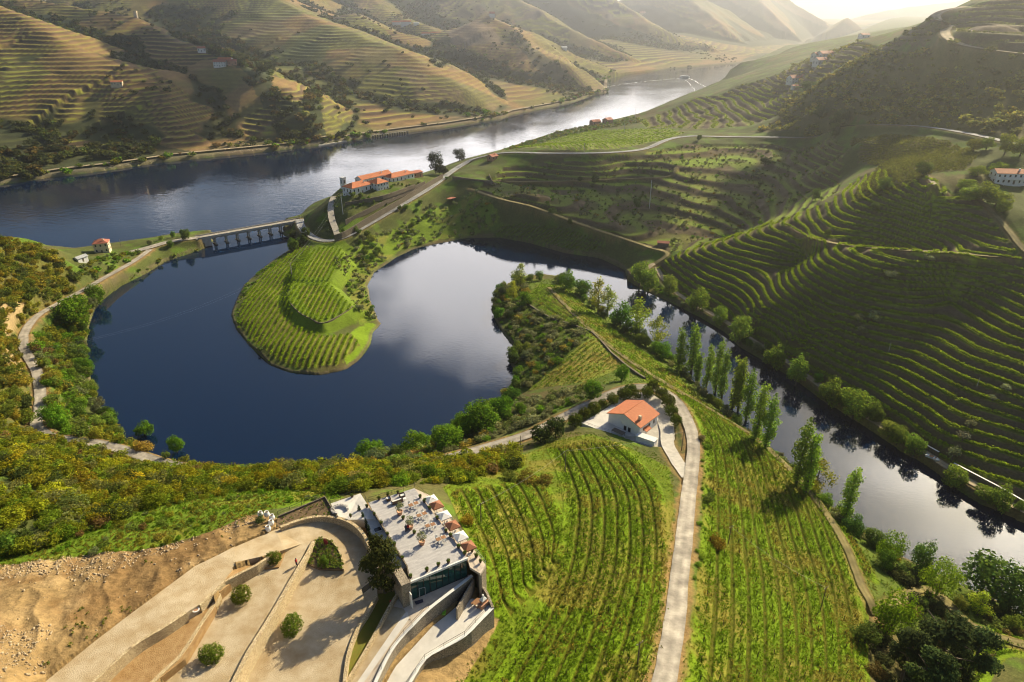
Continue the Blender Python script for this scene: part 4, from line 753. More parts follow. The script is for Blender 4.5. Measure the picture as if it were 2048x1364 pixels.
trees("""1945,305,275,32,bright tree on the bank above the right hand lane;1972,300,272,36,yellow tree above the white house;2008,310,262,40,yellow tree topping the bank above the white house;2040,312,270,44,bright tree at the picture edge above the house;1995,345,322,40,yellow bush tree in front of the house bank;1955,352,330,40,yellow tree left of the white house;1930,380,356,40,yellow tree beside the crest track;1962,402,360,70,broad dark tree below the white house;1990,412,378,60,dark tree below the house terrace;2004,426,398,36,round dark tree on the slope path;1940,400,370,50,dark tree left of the house terrace""", 'round', (.20, .25, .03), '', 'tree', 'trees round the right hand house', 'garden_tree')
trees("""1780,556,538,30,grey olive tree under the terrace track;1858,520,508,30,pale olive above the terrace corner;1905,522,508,26,pale olive beside the terrace track;1716,642,626,26,grey olive in the middle of the vine face;1748,640,622,32,second grey olive in the middle of the vine face;1722,668,648,24,dark olive below the grey pair;1905,915,890,30,grey olive low on the vine face;1925,878,862,36,dark olive above the low grey one;1940,850,838,26,upper olive of the low group;2010,780,766,24,small olive at the picture edge;1985,800,790,20,small olive inside the vine face""", 'olive', OLV, '', 'olive tree', 'olive trees on the vine face', 'olive_tree')

def tree_belt(line, sp_, hmin, hmax, palette, where, cat, group, seed, kd='round', jit=1.5, name='broadleaf_tree'):
    """irregular belt of trees along a bank"""
    rng = np.random.RandomState(seed); q = dens(GP(line) if isinstance(line, str) else line, sp_)[:, :2]; q = q + rng.normal(0, jit, q.shape)
    for a in q:
        z = float(gz(a[0], a[1]))
        if z < .25: continue
        h = rng.uniform(hmin, hmax); c = palette[rng.randint(len(palette))]; plant(name, kd, (a[0], a[1], z - .15), h, h * rng.uniform(.8, 1.15), c, where, cat, group, rng, .05)
BELT = [(.12, .22, .02), (.10, .16, .02), (.16, .22, .03), (.08, .12, .025), (.20, .24, .04), (.16, .18, .08)]
tree_belt(pts("690,945,z2;740,935,z3;800,912,z4;850,897,z4;900,882,z4;950,856,z4;1000,815,z4;1025,780,z3"), 5.0, 5, 9.5, BELT, 'leafy tree in the dense belt on the near shore of the bay', 'tree', 'trees in the belt on the near bay shore', 201)
tree_belt(pts("860,905,z12;920,888,z12;980,862,z12;1030,835,z12"), 5.5, 4, 7, BELT, 'leafy tree between the near bay shore and the villa road', 'tree', 'trees between the bay shore and the villa road', 202)
tree_belt(pts("985,640,z2;990,605,z2;1003,580,z2;1042,562,z3;1080,555,z4"), 4.5, 4, 8, BELT, 'leafy tree round the tip of the second point', 'tree', 'trees round the tip of the second point', 203); tree_belt(pts("1012,670,z2;1034,697,z2;1024,722,z2;1036,745,z2;1030,770,z3"), 4.5, 3.5, 7, BELT, 'leafy tree on the bay side of the second point', 'tree', 'trees on the bay side of the second point', 204); tree_belt(pts("1010,610,z4;1035,640,z4;1050,670,z5;1058,720,z5"), 6, 3, 5.5, BELT, 'grey green tree inside the scrub of the second point', 'tree', 'trees inside the scrub of the second point', 214)
tree_belt(pts("1115,560,z3;1155,585,z3;1200,625,z3;1250,665,z3;1300,695,z3;1345,725,z3"), 5.5, 4, 8, BELT, 'leafy tree lining the arm below the second point', 'tree', 'trees lining the arm below the second point', 205); tree_belt(pts("1420,800,z2.5;1500,872,z2.5;1560,925,z2.5;1630,990,z2.5;1690,1045,z2.5;1730,1075,z2.5"), 5.0, 2.5, 6, BELT, 'low leafy tree at the feet of the poplars', 'tree', 'low trees at the feet of the poplars', 206)
tree_belt(pts("1262,560,z2.5;1300,580,z2.3;1345,597,z2.3;1400,628,z2.3;1450,657,z2.3;1500,692,z2.3;1560,732,z2.3;1620,775,z2.3;1680,812,z2.3;1740,848,z2.3;1800,886,z2.3;1850,918,z2.3"), 5.2, 3.5, 7.5, BELT, 'leafy tree in the belt along the far bank of the arm', 'tree', 'trees in the belt along the far bank of the arm', 207); tree_belt(pts("1880,945,z2.3;1910,962,z2.3;1960,995,z2.3;2048,1030,z2.3;2100,1055,z2.3"), 5.0, 3.5, 6.5, BELT, 'leafy tree on the far bank beyond the small white boat', 'tree', 'trees on the far bank beyond the boat', 208)
tree_belt(GP("186,618;172,650;166,690;170,740;182,790;204,832;230,868;262,895;300,912"), 5.0, 4, 8, BELT, 'leafy tree on the western shore of the bay', 'tree', 'trees on the western shore of the bay', 209); tree_belt(pts("130,640,z9;150,680,z9;140,730,z11;150,780,z11;180,830,z11"), 6.0, 4, 7.5, BELT, 'leafy tree between the pale road and the western shore', 'tree', 'trees between the pale road and the western shore', 210)
tree_belt(pts("200,595,z2;245,572,z2;290,548,z2;335,525,z2;375,505,z2"), 6.0, 2.5, 5.5, BELT, 'leafy tree on the causeway bank above the bay', 'tree', 'trees on the causeway bank', 211); tree_belt(pts("300,490,z5;330,480,z5;370,470,z5;375,490,z3;345,500,z3"), 7, 3.5, 7, BELT, 'leafy tree beside the road junction on the causeway', 'tree', 'trees at the causeway junction', 212); tree_belt(pts("572,490,z2.5;580,470,z3;590,500,z4;610,480,z6"), 4.0, 5, 9, BELT[:4], 'dark leafy tree at the bridge end of the first point', 'tree', 'trees at the bridge end of the first point', 213)
tree_belt(GP("1760,1130;1800,1150;1850,1160;1900,1210;1960,1230;2030,1260"), 5.0, 4, 8, BELT, 'leafy tree in the thicket of the shaded grove', 'tree', 'trees in the shaded grove', 215); tree_belt(GP("1745,1300;1790,1330;1840,1345;1900,1355"), 5.0, 4, 8, [(.05, .07, .02), (.08, .11, .02)], 'dark leafy tree under the corner pines', 'tree', 'dark trees under the corner pines', 216)

for u, v, z, h, wd, c, l in ((1432, 1090, 35.2, 3.6, 4.0, (.24, .16, .02), 'rounded ochre bush on the verge right of the white road'), (1414, 1012, 31.5, 3.4, 3.2, (.10, .13, .03), 'dark bush on the verge above the ochre bush'), (1402, 890, 26.5, 2.6, 2.8, (.19, .15, .06), 'reddish shrub at the bend right of the road'), (1418, 905, 26, 2.2, 2.4, (.14, .17, .03), 'green shrub beside the reddish one at the bend'), (935, 1058, 52, 3.4, 3.8, (.26, .18, .02), 'ochre round bush beside the parasol balcony'),
                         (1052, 965, 41, 3.6, 6.5, (.24, .17, .03), 'wide ochre thicket at the head of the vineyard'), (1090, 972, 40, 3.0, 5.0, (.20, .15, .03), 'brown thicket beside the wide ochre one'), (1020, 960, 42, 3.2, 5, (.17, .18, .03), 'olive thicket left of the wide ochre one'), (12, 1108, 60, 5.0, 5.5, (.09, .14, .02), 'dark green round bush at the left picture edge'), (40, 1090, 59, 4.0, 5.0, (.08, .12, .02), 'dark green bush beside the one at the picture edge'), (262, 1010, 51.5, 5.2, 7.0, (.17, .14, .015), 'tall dark ochre bush at the edge of the wild grass')):
    p = P(u, v, z); p[2] = float(gz(p[0], p[1])) - .2; plant('bush', 'bush', p, h, wd, c, l, 'bush', None, R)
tree_belt(pts("700,391,z27;716,394,z27;742,396,z27"), 3.0, 3.0, 4.5, BELT[:3], 'small tree before the white estate house', 'tree', 'small trees before the estate house', 221); tree_belt(pts("775,378,z27.5;800,372,z27.5;825,366,z27.5;850,358,z27.5"), 3.2, 1.6, 2.8, BELT, 'shrub along the estate forecourt', 'shrub', 'shrubs along the estate forecourt', 222, name='shrub'); tree_belt(pts("690,432,z18;720,418,z21;760,402,z24;800,385,z26"), 4.5, 1.4, 3.2, BELT, 'shrub on the stone terraces below the estate', 'shrub', 'shrubs on the terraces below the estate', 223, name='shrub')
tree_belt(pts("700,470,z10.5;740,480,z7;760,500,z5;735,520,z5;720,470,z10"), 6, 3, 6, BELT, 'leafy tree below the bend of the climbing road', 'tree', 'trees below the bend of the climbing road', 224); tree_belt(pts("800,430,z12;830,420,z14;860,400,z18;820,450,z10"), 6, 3, 5.5, BELT, 'leafy tree on the slope under the climbing road', 'tree', 'trees under the climbing road', 225)

for u, v, z, h, wd in ((70, 905, 27, 4.2, 6), (105, 912, 26, 4.4, 6), (140, 915, 25.5, 4.0, 6), (172, 916, 25, 3.6, 5.5), (205, 925, 25, 3.2, 5), (250, 938, 27, 3.0, 5)): p = P(u, v, z); p[2] = float(gz(p[0], p[1])) - .2; plant('bush', 'bush', p, h, wd, (.17, .18, .02), 'tall olive bush just uphill of the hidden piece of the pale road', 'bush', 'tall bushes uphill of the pale road', R)
# ------------------------------------------------------------------ scattered plants
def scatter(poly, spacing, rng, maxn=20000):
    poly = np.asarray(poly)[:, :2]; lo, hi = poly.min(0), poly.max(0); ar = abs(np.sum(poly[:, 0] * np.roll(poly[:, 1], -1) - poly[:, 1] * np.roll(poly[:, 0], -1))) / 2
    n = int(min(maxn, ar / spacing ** 2)); m = int(n * (hi - lo).prod() / max(ar, 1) * 1.1) + 10; p = lo + rng.uniform(0, 1, (m, 2)) * (hi - lo); p = p[inpoly(p[:, 0], p[:, 1], poly)]
    return p[:n]
def off_roads(p, margin=.6):
    k = np.ones(len(p), bool)
    for nm, (ln, wd) in ROADS.items():
        d = segdist(p[:, 0], p[:, 1], ln[::2], maxd=15); k &= d > wd / 2 + margin
    for poly, _ in PADS + KEEPOUT: k &= ~inpoly(p[:, 0], p[:, 1], poly)
    return p[k]
KEEPOUT = [(pts("1150,855,z27;1220,805,z27;1300,790,z27;1350,840,z27;1345,900,z27;1310,900,z27"), 0), (pts("560,1000,z60;690,985,z57;830,960,z57;880,985,z56;990,1140,z54;1000,1230,z52;900,1364,z52;300,1364,z60;430,1190,z63"), 0), (pts("660,455,z16;760,430,z20;900,350,z27;840,340,z27;690,375,z27"), 0)]
def on_ground(p): return np.hstack([p, gz(p[:, 0], p[:, 1])[:, None]])
def dry(q): return q[q[:, 2] > .25]
BUSHES = []     # x, y, z, height, width, colour, zone
PALS = {'hill': [((.22, .17, .02), 2), ((.20, .20, .02), 3), ((.12, .15, .02), 4), ((.08, .10, .025), 2), ((.26, .22, .03), 1.5)], 'backlit': [((.30, .29, .06), 3), ((.34, .29, .07), 2), ((.20, .21, .05), 3), ((.13, .14, .04), 2)],'gorse': [((.22, .19, .015), 3), ((.28, .26, .015), 2.5), ((.20, .22, .015), 6), ((.13, .18, .015), 5), ((.07, .09, .02), 2), (BRN, .25), ((.19, .19, .05), 3)],  # backlit: bush colours lifted so the light from behind is painted in
        'mixed': [((.20, .20, .02), 3), (GRN, 4), ((.14, .19, .03), 4), (BRN, .7), ((.15, .17, .07), 2), ((.22, .18, .03), 1.2)], 'grey': [((.19, .20, .09), 4), ((.13, .16, .04), 3), ((.22, .22, .09), 2), (GRN, 2), ((.25, .19, .03), 1)],
        'dark': [((.06, .07, .025), 5), ((.09, .10, .03), 3), ((.13, .10, .03), 2), ((.12, .15, .03), 1.5)], 'green': [(GRN, 4), ((.16, .23, .02), 3), ((.08, .12, .03), 2)]}
def pick(pal, n, rng):
    cs = np.array([c for c, _ in PALS[pal]]); ws = np.array([w for _, w in PALS[pal]], float); return cs[rng.choice(len(cs), n, p=ws / ws.sum())] * rng.uniform(.75, 1.25, (n, 1))
def bushes(zone_name, poly, spacing, pal, hmin, hmax, seed, clump=0):
    rng = np.random.RandomState(seed); p = off_roads(scatter(poly, spacing, rng))
    if clump: p = p[fbm(p[:, 0], p[:, 1], clump, 2, seed) > -.12]
    q = dry(on_ground(p)); c = pick(pal, len(q), rng); h = hmin + (hmax - hmin) * rng.uniform(0, 1, len(q)) ** 2.2; wd = h * rng.uniform(1.0, 1.7, len(q))
    for i in range(len(q)): BUSHES.append((q[i], h[i], wd[i], c[i], zone_name))
FG = np.vstack([GP("-250,1120;-60,1118;60,1108;150,1075;250,1040;330,1012;420,994;560,978;640,983;700,985;860,968;960,960;1040,935"), pts("1030,905,z27;850,935,z22;740,950,z21.5;600,960,z21;450,955,z20.5;335,935,z20;270,915,z19.5;200,893,z19;110,885,z18.7;60,870,z18.5;-50,860,z24;-250,870,z31")])
BAYSIDE = pts("135,612,z11;180,590,z7;195,612,z1;180,650,z1;172,690,z1;180,740,z1;190,790,z1;215,840,z1;250,890,z1;300,935,z1;350,958,z1;420,973,z1;510,973,z1;600,963,z1;700,943,z1;800,913,z1;870,892,z1;850,922,z20;740,939,z20;600,948,z20;450,941,z19;335,920,z19;270,900,z18.5;200,880,z18;115,866,z17.5;100,850,z17;99,790,z17;88,740,z16;70,700,z16;72,668,z15.5;95,638,z14")
LHILL = GP("-300,484;0,480;60,486;110,502;138,532;158,562;112,596;64,626;38,658;34,705;54,748;60,800;58,845;-60,835;-300,820")
bushes('scrub', FG, 1.9, 'gorse', 1.1, 4.4, 1); bushes('leftgrass', ZN['leftgrass'], 2.3, 'mixed', .5, 1.6, 19); bushes('bayside', BAYSIDE, 2.6, 'mixed', 2.0, 6.0, 2); bushes('lefthill', LHILL, 2.2, 'hill', 2.2, 5.2, 3)
bushes('causeway', GP("165,520;235,508;300,500;262,520;215,548;175,565;150,555"), 3.2, 'mixed', 1.5, 4.0, 4); bushes('causeway', pts("400,497,z1;330,520,z1;290,545,z1;240,570,z1;205,588,z1;195,580,z5;240,556,z5;290,527,z5;330,505,z5;390,490,z5"), 2.0, 'mixed', 1.2, 3.6, 5)
bushes('southshore', pts("890,900,z20;980,876,z20;1060,852,z22;1175,797,z23;1222,778,z25;1170,770,z20;1060,790,z12;1025,800,z2;960,850,z2;880,890,z2"), 2.2, 'grey', 1.2, 3.6, 6)
bushes('secondpoint', GP("996,585;1048,566;1062,618;1150,652;1178,680;1110,732;1060,778;1028,772;1036,740;1022,715;1034,690;1012,665;992,630"), 2.3, 'grey', 1.0, 3.8, 7)
bushes('armbank', pts("1340,735,z3.5;1400,785,z3.5;1490,875,z3.5;1560,938,z3.5;1640,1025,z3.5;1710,1075,z3.5;1800,1125,z2.5;1860,1150,z2.5;1800,1110,z.6;1745,1072,z.6;1650,1002,z.6;1550,909,z.6;1440,809,z.6;1340,709,z.6"), 2.5, 'grey', 1.2, 4.0, 8)
bushes('farbank', pts("1265,562,z1;1345,600,z1;1450,660,z1;1540,725,z1;1650,801,z1;1760,861,z1;1850,923,z1;1900,965,z1;2048,1033,z1;2048,1025,z2.5;1900,943,z2.8;1800,880,z2.8;1680,804,z2.8;1560,718,z2.8;1450,647,z2.8;1345,585,z3"), 2.3, 'green', 1.0, 3.4, 9)
bushes('grove', GP("1760,1120;1840,1160;1900,1215;1990,1215;2060,1250;2060,1290;1960,1262;1880,1300;1960,1364;1750,1364;1735,1290;1770,1240;1800,1190"), 2.8, 'dark', 1.2, 4.0, 10)
bushes('scrubhill', ZN['scrub_hill'], 4.4, 'backlit', 2.0, 6.0, 11); bushes('scrubhill', ZN['ridge_terr'], 9, 'backlit', 1.5, 4.5, 22, 50); bushes('quinta', pts("690,380,z24;660,410,z20;640,450,z10;655,470,z10;760,430,z17;860,372,z22;900,350,z25;850,368,z22;760,405,z22"), 3.2, 'mixed', .8, 3.0, 12)
bushes('penshore', pts("570,470,z1;600,475,z6;612,500,z6;592,495,z1;560,514,z1;520,544,z1;490,572,z1;476,602,z1;464,630,z1;480,660,z1;505,690,z1;545,728,z1;585,743,z1;640,748,z1;690,738,z1;640,740,z2.5;585,735,z2.6;545,720,z2.8;510,685,z3;480,655,z3;478,605,z3;525,545,z3;575,505,z4"), 2.0, 'green', .8, 2.2, 13)
bushes('oliveslope', ZN['olive_slope'], 3.6, 'grey', .8, 3.0, 14, 50); bushes('valley', ZN['valley'], 5.6, 'grey', .7, 2.6, 15, 40)
bushes('riverend', GP("1010,298;1100,268;1180,250;1270,232;1290,246;1180,262;1100,280;1030,304"), 5, 'mixed', 1.2, 4, 16)
bushes('fieldverge', GP("1395,880;1425,880;1425,1000;1415,1100;1405,1200;1385,1364;1362,1364;1385,1200;1392,1100;1402,1000"), 2.6, 'green', .5, 1.8, 17); bushes('villaslope', GP("1130,840;1165,815;1200,800;1150,850;1060,890;1000,900;1060,875"), 3, 'green', .6, 2, 18)
ZLAB = {'leftgrass': ('in the wild grass above the dug bank', 'bushes in the wild grass'), 'scrub': ('on the open scrub slope between the stone lanes and the bay', 'scrub bushes above the bay'), 'bayside': ('in the belt between the pale road and the bay', 'bushes between road and bay'), 'lefthill': ('on the steep hill left of the pale road', 'bushes on the left hill'), 'causeway': ('along the causeway near the bridge', 'bushes on the causeway'),
        'southshore': ('between the villa road and the bay', 'bushes on the south shore'), 'secondpoint': ('on the wild side of the second point', 'bushes of the second point'), 'armbank': ('under the poplars at the water edge', 'bushes under the poplars'), 'farbank': ('on the far bank of the arm', 'bushes of the far bank'), 'grove': ('in the shaded corner grove', 'bushes of the corner grove'),
        'scrubhill': ('on the hazy hill above the grey road', 'bushes of the hazy hill'), 'quinta': ('on the banks below the estate', 'bushes below the estate'), 'penshore': ('on the rim of the first point', 'bushes round the first point'), 'oliveslope': ('among the olives by the first point', 'bushes among the olives'), 'valley': ('on the dark valley side', 'bushes of the valley side'),
        'riverend': ('on the river edge below the bright vineyard', 'bushes by the river vineyard'), 'fieldverge': ('on the verge of the road through the vineyards', 'bushes on the road verge'), 'villaslope': ('beside the road to the villa', 'bushes beside the villa road')}
def hue_word(c):
    r_, g_, b_ = c
    if r_ > g_ * 1.35: return 'rusty brown'
    if r_ > g_ * 1.03: return 'yellow ochre'
    if b_ > g_ * .45: return 'grey green'
    if g_ > .155: return 'bright green'
    return 'dark green' if g_ < .1 else 'olive green'
app = np.array([b[2] / math.hypot(b[0][0], b[0][1], CAM_H - b[0][2]) for b in BUSHES]); order = np.argsort(-app)
rng = np.random.RandomState(5)
for i in order[:290]:
    p, h, wd, c, zn = BUSHES[i]; sz = 'large' if h > 4.2 else ('low' if h < 2.4 else 'medium')
    hw_ = hue_word(c); plant('bush', 'bush', p - np.array([0, 0, .15]), h, wd, c, f"{sz} {hw_} bush {ZLAB[zn][0]}", 'bush', f"{sz} {hw_} {ZLAB[zn][1]}", rng)
rest = [BUSHES[i] for i in order[290:]]
for zn in ZLAB:
    b = [q for q in rest if q[4] == zn]
    if not b: continue
    near_ = np.mean([q[0][1] for q in b]) < 330
    merged('undergrowth', 'mid_bush' if near_ else 'far_bush', [q[0] - np.array([0, 0, .1]) for q in b], [q[1] for q in b], [q[3] for q in b], 'undergrowth ' + ZLAB[zn][0], 'undergrowth', rng, sxy=[q[2] / q[1] / 1.05 for q in b])
# olives of the valley side: individuals
def olives(poly, sp_, n, seed, where, group, clump, hmin=2.2, hmax=4.2):
    rng = np.random.RandomState(seed); p = off_roads(scatter(poly, sp_, rng)); p = p[fbm(p[:, 0], p[:, 1], clump, 2, seed) > -.2]; q = dry(on_ground(p))[:n]
    for a in q: plant('olive_tree', 'olive', a, rng.uniform(hmin, hmax), rng.uniform(hmin, hmax) * 1.15, OLV if rng.uniform() < .75 else (.11, .15, .04), where, 'olive tree', group, rng)
olives(ZN['olive_slope'], 6.0, 140, 31, 'grey green olive tree on the grassy slope beside the first point', 'olives beside the first point', 60, 2.2, 4.0)
olives(ZN['valley'], 15, 170, 32, 'small grey olive tree dotting the dark valley side', 'olives of the valley side', 90, 2.2, 4.0)
# distant woods and bushes
rng = np.random.RandomState(9)
def far_stuff(poly, sp_, hmin, hmax, pal, label, seed, cl=0):
    rng = np.random.RandomState(seed); p = scatter(poly, sp_, rng, 9000)
    if cl: p = p[fbm(p[:, 0], p[:, 1], cl, 2, seed) > -.05]
    q = dry(on_ground(p)); merged('distant_scrub', 'far_bush', q - np.array([0, 0, .4]), rng.uniform(hmin, hmax, len(q)), pick(pal, len(q), rng), label, 'scrub', rng, sxy=rng.uniform(1, 1.6, len(q)))
far_stuff(ZN['far_woodL'], 9, 4, 11, 'dark', 'dark woods at the foot of the sunlit left hill', 41, 70); far_stuff(ZN['far_wood1'], 13, 5, 12, 'dark', 'dark woods behind the terraced ridge', 42); far_stuff(ZN['far_wood2'], 10, 4, 11, 'dark', 'olive scrub on the nose of the terraced ridge', 43); far_stuff(ZN['far_wood3'], 10, 4, 11, 'dark', 'dark woods in the ravine', 44)
far_stuff(ZN['far_olive1'], 16, 5, 9, 'dark', 'olive grove below the far knoll', 45); far_stuff(ZN['far_olive2'], 17, 5, 10, 'dark', 'olive scrub along the hazy spur', 46); far_stuff(ZN['far_shore'], 11, 3, 8, 'mixed', 'bushes along the far river bank', 47, 60)
far_stuff(GP("420,290;540,200;640,230;700,130;800,100;900,160;1000,230;900,250;700,275;500,300"), 34, 3, 6, 'dark', 'scattered bushes over the middle hill', 48)
p = scatter(np.array([[-1000, 680], [-350, 720], [300, 1300], [700, 2200], [700, 2700], [-900, 2700], [-1500, 1500]]), 19, rng, 9000); p = p[inpoly(p[:, 0], p[:, 1], FARPOLY) & (np.arctan2(np.abs(p[:, 0]), p[:, 1]) < .75)]; p = p[fbm(p[:, 0], p[:, 1], 150, 3, 83) > .22]; q = dry(on_ground(p)); merged('distant_scrub', 'far_bush', q - np.array([0, 0, .4]), rng.uniform(2.5, 7, len(q)), pick('dark', len(q), rng), 'dark scrub patches over the distant hills', 'scrub', rng, sxy=rng.uniform(1, 1.7, len(q)))
p = scatter(np.array([[-1100, 640], [-350, 660], [300, 1150], [700, 2000], [700, 2500], [-900, 2500], [-1500, 1500]]), 9, rng, 40000); p = p[inpoly(p[:, 0], p[:, 1], FARPOLY) & (np.arctan2(np.abs(p[:, 0]), p[:, 1]) < .75)]
hv = HOL[np.clip(np.interp(np.hypot(p[:, 0], p[:, 1]), RR, np.arange(len(RR))).astype(int), 0, shp[0] - 1), np.clip(((np.arctan2(p[:, 0], p[:, 1]) - TH[0]) / (TH[1] - TH[0])).astype(int), 0, shp[1] - 1)]; p = p[hv + fbm(p[:, 0], p[:, 1], 40, 3, 72) * 1.2 > 3.0][:9000]; q = dry(on_ground(p)); merged('distant_scrub', 'far_bush', q - np.array([0, 0, .4]), rng.uniform(3, 8.5, len(q)), pick('dark', len(q), rng), 'dark woods filling the gullies of the distant hills', 'scrub', rng, sxy=rng.uniform(1, 1.5, len(q)))
shore_p = dens(FAR_BANK[1:22], 9.)[:, :2] + rng.normal(0, 4, (len(dens(FAR_BANK[1:22], 9.)), 2)) + np.array([0, 8]); shore_p = shore_p[fbm(shore_p[:, 0], shore_p[:, 1], 60, 2, 3) > -.12]; q = dry(on_ground(shore_p))
merged('distant_scrub', 'far_bush', q - np.array([0, 0, .4]), rng.uniform(3, 9, len(q)), pick('mixed', len(q), rng), 'green bushes on the waterline of the far bank', 'scrub', rng, sxy=1.3)
# ------------------------------------------------------------------ vines: planted lines of the blocks too fine to count
def row_points(m_poly, sfun, n, seed, eps=.3):
    rng = np.random.RandomState(seed); p = scatter(m_poly, 1, rng, n * 2)
    if len(p) > n: p = p[rng.choice(len(p), n, replace=False)]
    for _ in range(3):
        s = sfun(p[:, 0], p[:, 1]); gxx = (sfun(p[:, 0] + eps, p[:, 1]) - s) / eps; gyy = (sfun(p[:, 0], p[:, 1] + eps) - s) / eps; g2 = gxx ** 2 + gyy ** 2 + 1e-4; e = s - np.round(s); st = np.clip(e / g2, -8, 8); p = p - np.stack([st * gxx, st * gyy], 1)
    s = sfun(p[:, 0], p[:, 1]); ok = (np.abs(s - np.round(s)) < .12) & inpoly(p[:, 0], p[:, 1], m_poly); return p[ok]
def vines(k, sfun, n, seed, h, color, label, poly=None):
    rng = np.random.RandomState(seed); q = dry(on_ground(row_points(ZN[k] if poly is None else poly, sfun, n, seed))); c = np.array(color) * rng.uniform(.7, 1.3, (len(q), 1)); merged('vine_rows', 'vine', q, rng.uniform(h * .7, h * 1.3, len(q)), c, label, 'vines', rng)
LIN = lambda k, mul=1: (lambda x, y: (x * math.cos(STRIPE[k][0]) + y * math.sin(STRIPE[k][0])) / STRIPE[k][1] / mul)
VG = (.20, .29, .012)
vines('pen_low', LIN('pen_low'), 9000, 61, 1.1, VG, 'vine rows on the low ground of the first point'); vines('pen_mid', LIN('pen_mid'), 3500, 62, 1.1, VG, 'vine rows on the upper plateau of the first point'); vines('pen_knoll', LIN('pen_knoll'), 3500, 63, 1.2, VG, 'vine rows on the walled knoll of the first point')
vines('bay_vines', LIN('bay_vines'), 5000, 64, 1.2, (.13, .20, .02), 'vine rows on the shore across the bay'); vines('right_vines', LIN('right_vines'), 6000, 65, 1.2, (.16, .17, .03), 'brown vine rows below the grey road'); vines('river_vines', LIN('river_vines'), 4000, 66, 1.5, (.22, .30, .025), 'bright vine rows above the river')
def terr_s(k, div=1.0):
    stp = TERR[k][0]; return lambda x, y: (near_z(x, y) + fbm(x, y, 26, 3, 5) * np.clip(SDF(x, y) / 25, 0, 1) * np.clip((y - 150) / 200, .12, 1) * 1.6 + fbm(x, y, 70, 2, 15) * stp * .9) / stp * div - .25
SDF = lambda x, y: np.abs(bil(GD, x, y))
vines('vine_face', terr_s('vine_face', 1.0), 26000, 67, 1.2, (.26, .34, .02), 'vine rows on the dark terraced hillside'); vines('river_terr', terr_s('river_terr'), 7000, 68, 1.7, (.22, .27, .03), 'vine rows on the bright terraces by the river'); vines('top_terr', terr_s('top_terr'), 4000, 69, 1.6, (.16, .17, .05), 'vine rows on the high hazy terraces'); vines('ridge_terr', terr_s('ridge_terr'), 4000, 70, 1.8, (.16, .17, .05), 'vine rows on the hazy ridge terraces')
# ------------------------------------------------------------------ near vineyards: every row a thing, its posts its parts
noise_mat('post_wood', (.05, .04, .03), (.10, .08, .06), 5, .95)
pm = MB().box((0, 0, .65), (.10, .10, 1.5)); pme = bpy.data.meshes.new('post'); pme.from_pydata(pm.v, [], pm.f); pme.update(); pme.materials.append(MATS['post_wood'])
FLAB = {'slope': 'on the long slope right of the white road', 'bank': 'beside the poplars below the earth track', 'house': 'on the slope between restaurant and villa road', 'terrace': 'on the short field beside the restaurant', 'point': 'on the narrow second point', 'brown': 'on the small brown vineyard', 'mound': 'on the grassy mound in the corner'}
ORD = ['first', 'second', 'third', 'fourth', 'fifth', 'sixth', 'seventh', 'eighth', 'ninth', 'tenth', 'eleventh', 'twelfth']
rng = np.random.RandomState(77)
for k, rows in FIELD_ROWS.items():
    for ri, row in enumerate(rows):
        q = dens(row, .55 if k not in ('point', 'brown') else .75)[:, :2]; keep = (q[:, 1] > 55) & (bil(GD, q[:, 0], q[:, 1]) > 2); q = q[keep]
        if len(q) < 6: continue
        t_ = np.gradient(q, axis=0); t_ /= np.linalg.norm(t_, axis=1)[:, None]; nr = np.stack([t_[:, 1], -t_[:, 0]], 1)
        w_ = .75 if k in ('slope', 'house', 'terrace') else .3; reps = 5 if k in ('slope', 'house', 'terrace', 'mound') else 1
        pp = np.vstack([q + nr * rng.normal(0, w_, (len(q), 1)) + rng.normal(0, .12, (len(q), 2)) for _ in range(reps)]); pp = on_ground(pp)
        cl = fbm(pp[:, 0], pp[:, 1], 7, 2, 19)[:, None]; c = np.where(cl > .16, np.array([(.22, .19, .03)]), np.array([(.13, .20, .009)])) * rng.uniform(.65, 1.35, (len(pp), 1))
        h = rng.uniform(.2, .62, len(pp)) * np.where(rng.uniform(size=len(pp)) < .12, 1.7, 1) * (1.9 if k in ('point', 'brown', 'bank') else 1); side = {'slope': 'from the white road', 'bank': 'from the earth track', 'house': 'from the restaurant side', 'terrace': 'from the restaurant wall', 'point': 'from the bay side', 'brown': 'from the scrub side', 'mound': 'from the grove side'}[k]
        ro = empty('vine_row', (0, 0, 0)); tag(ro, f"{ORD[ri]} vine row {side} {FLAB[k]}", 'vine row', 'vine rows ' + FLAB[k])
        merged('foliage', 'vine', pp, h, c, '', '', rng, knd='thing', parent=ro)
        if k in ('slope', 'house', 'terrace', 'bank', 'mound'):
            s_ = np.r_[0, np.cumsum(np.linalg.norm(np.diff(q, axis=0), axis=1))]
            for d_ in np.arange(1.5, s_[-1], 5.5)[:60]:
                x_ = np.interp(d_, s_, q[:, 0]); y_ = np.interp(d_, s_, q[:, 1]); o = link('post', pme, ro); o.location = (x_, y_, float(gz(x_, y_))); o.rotation_euler = (rng.uniform(-.12, .12), rng.uniform(-.12, .12), 0)
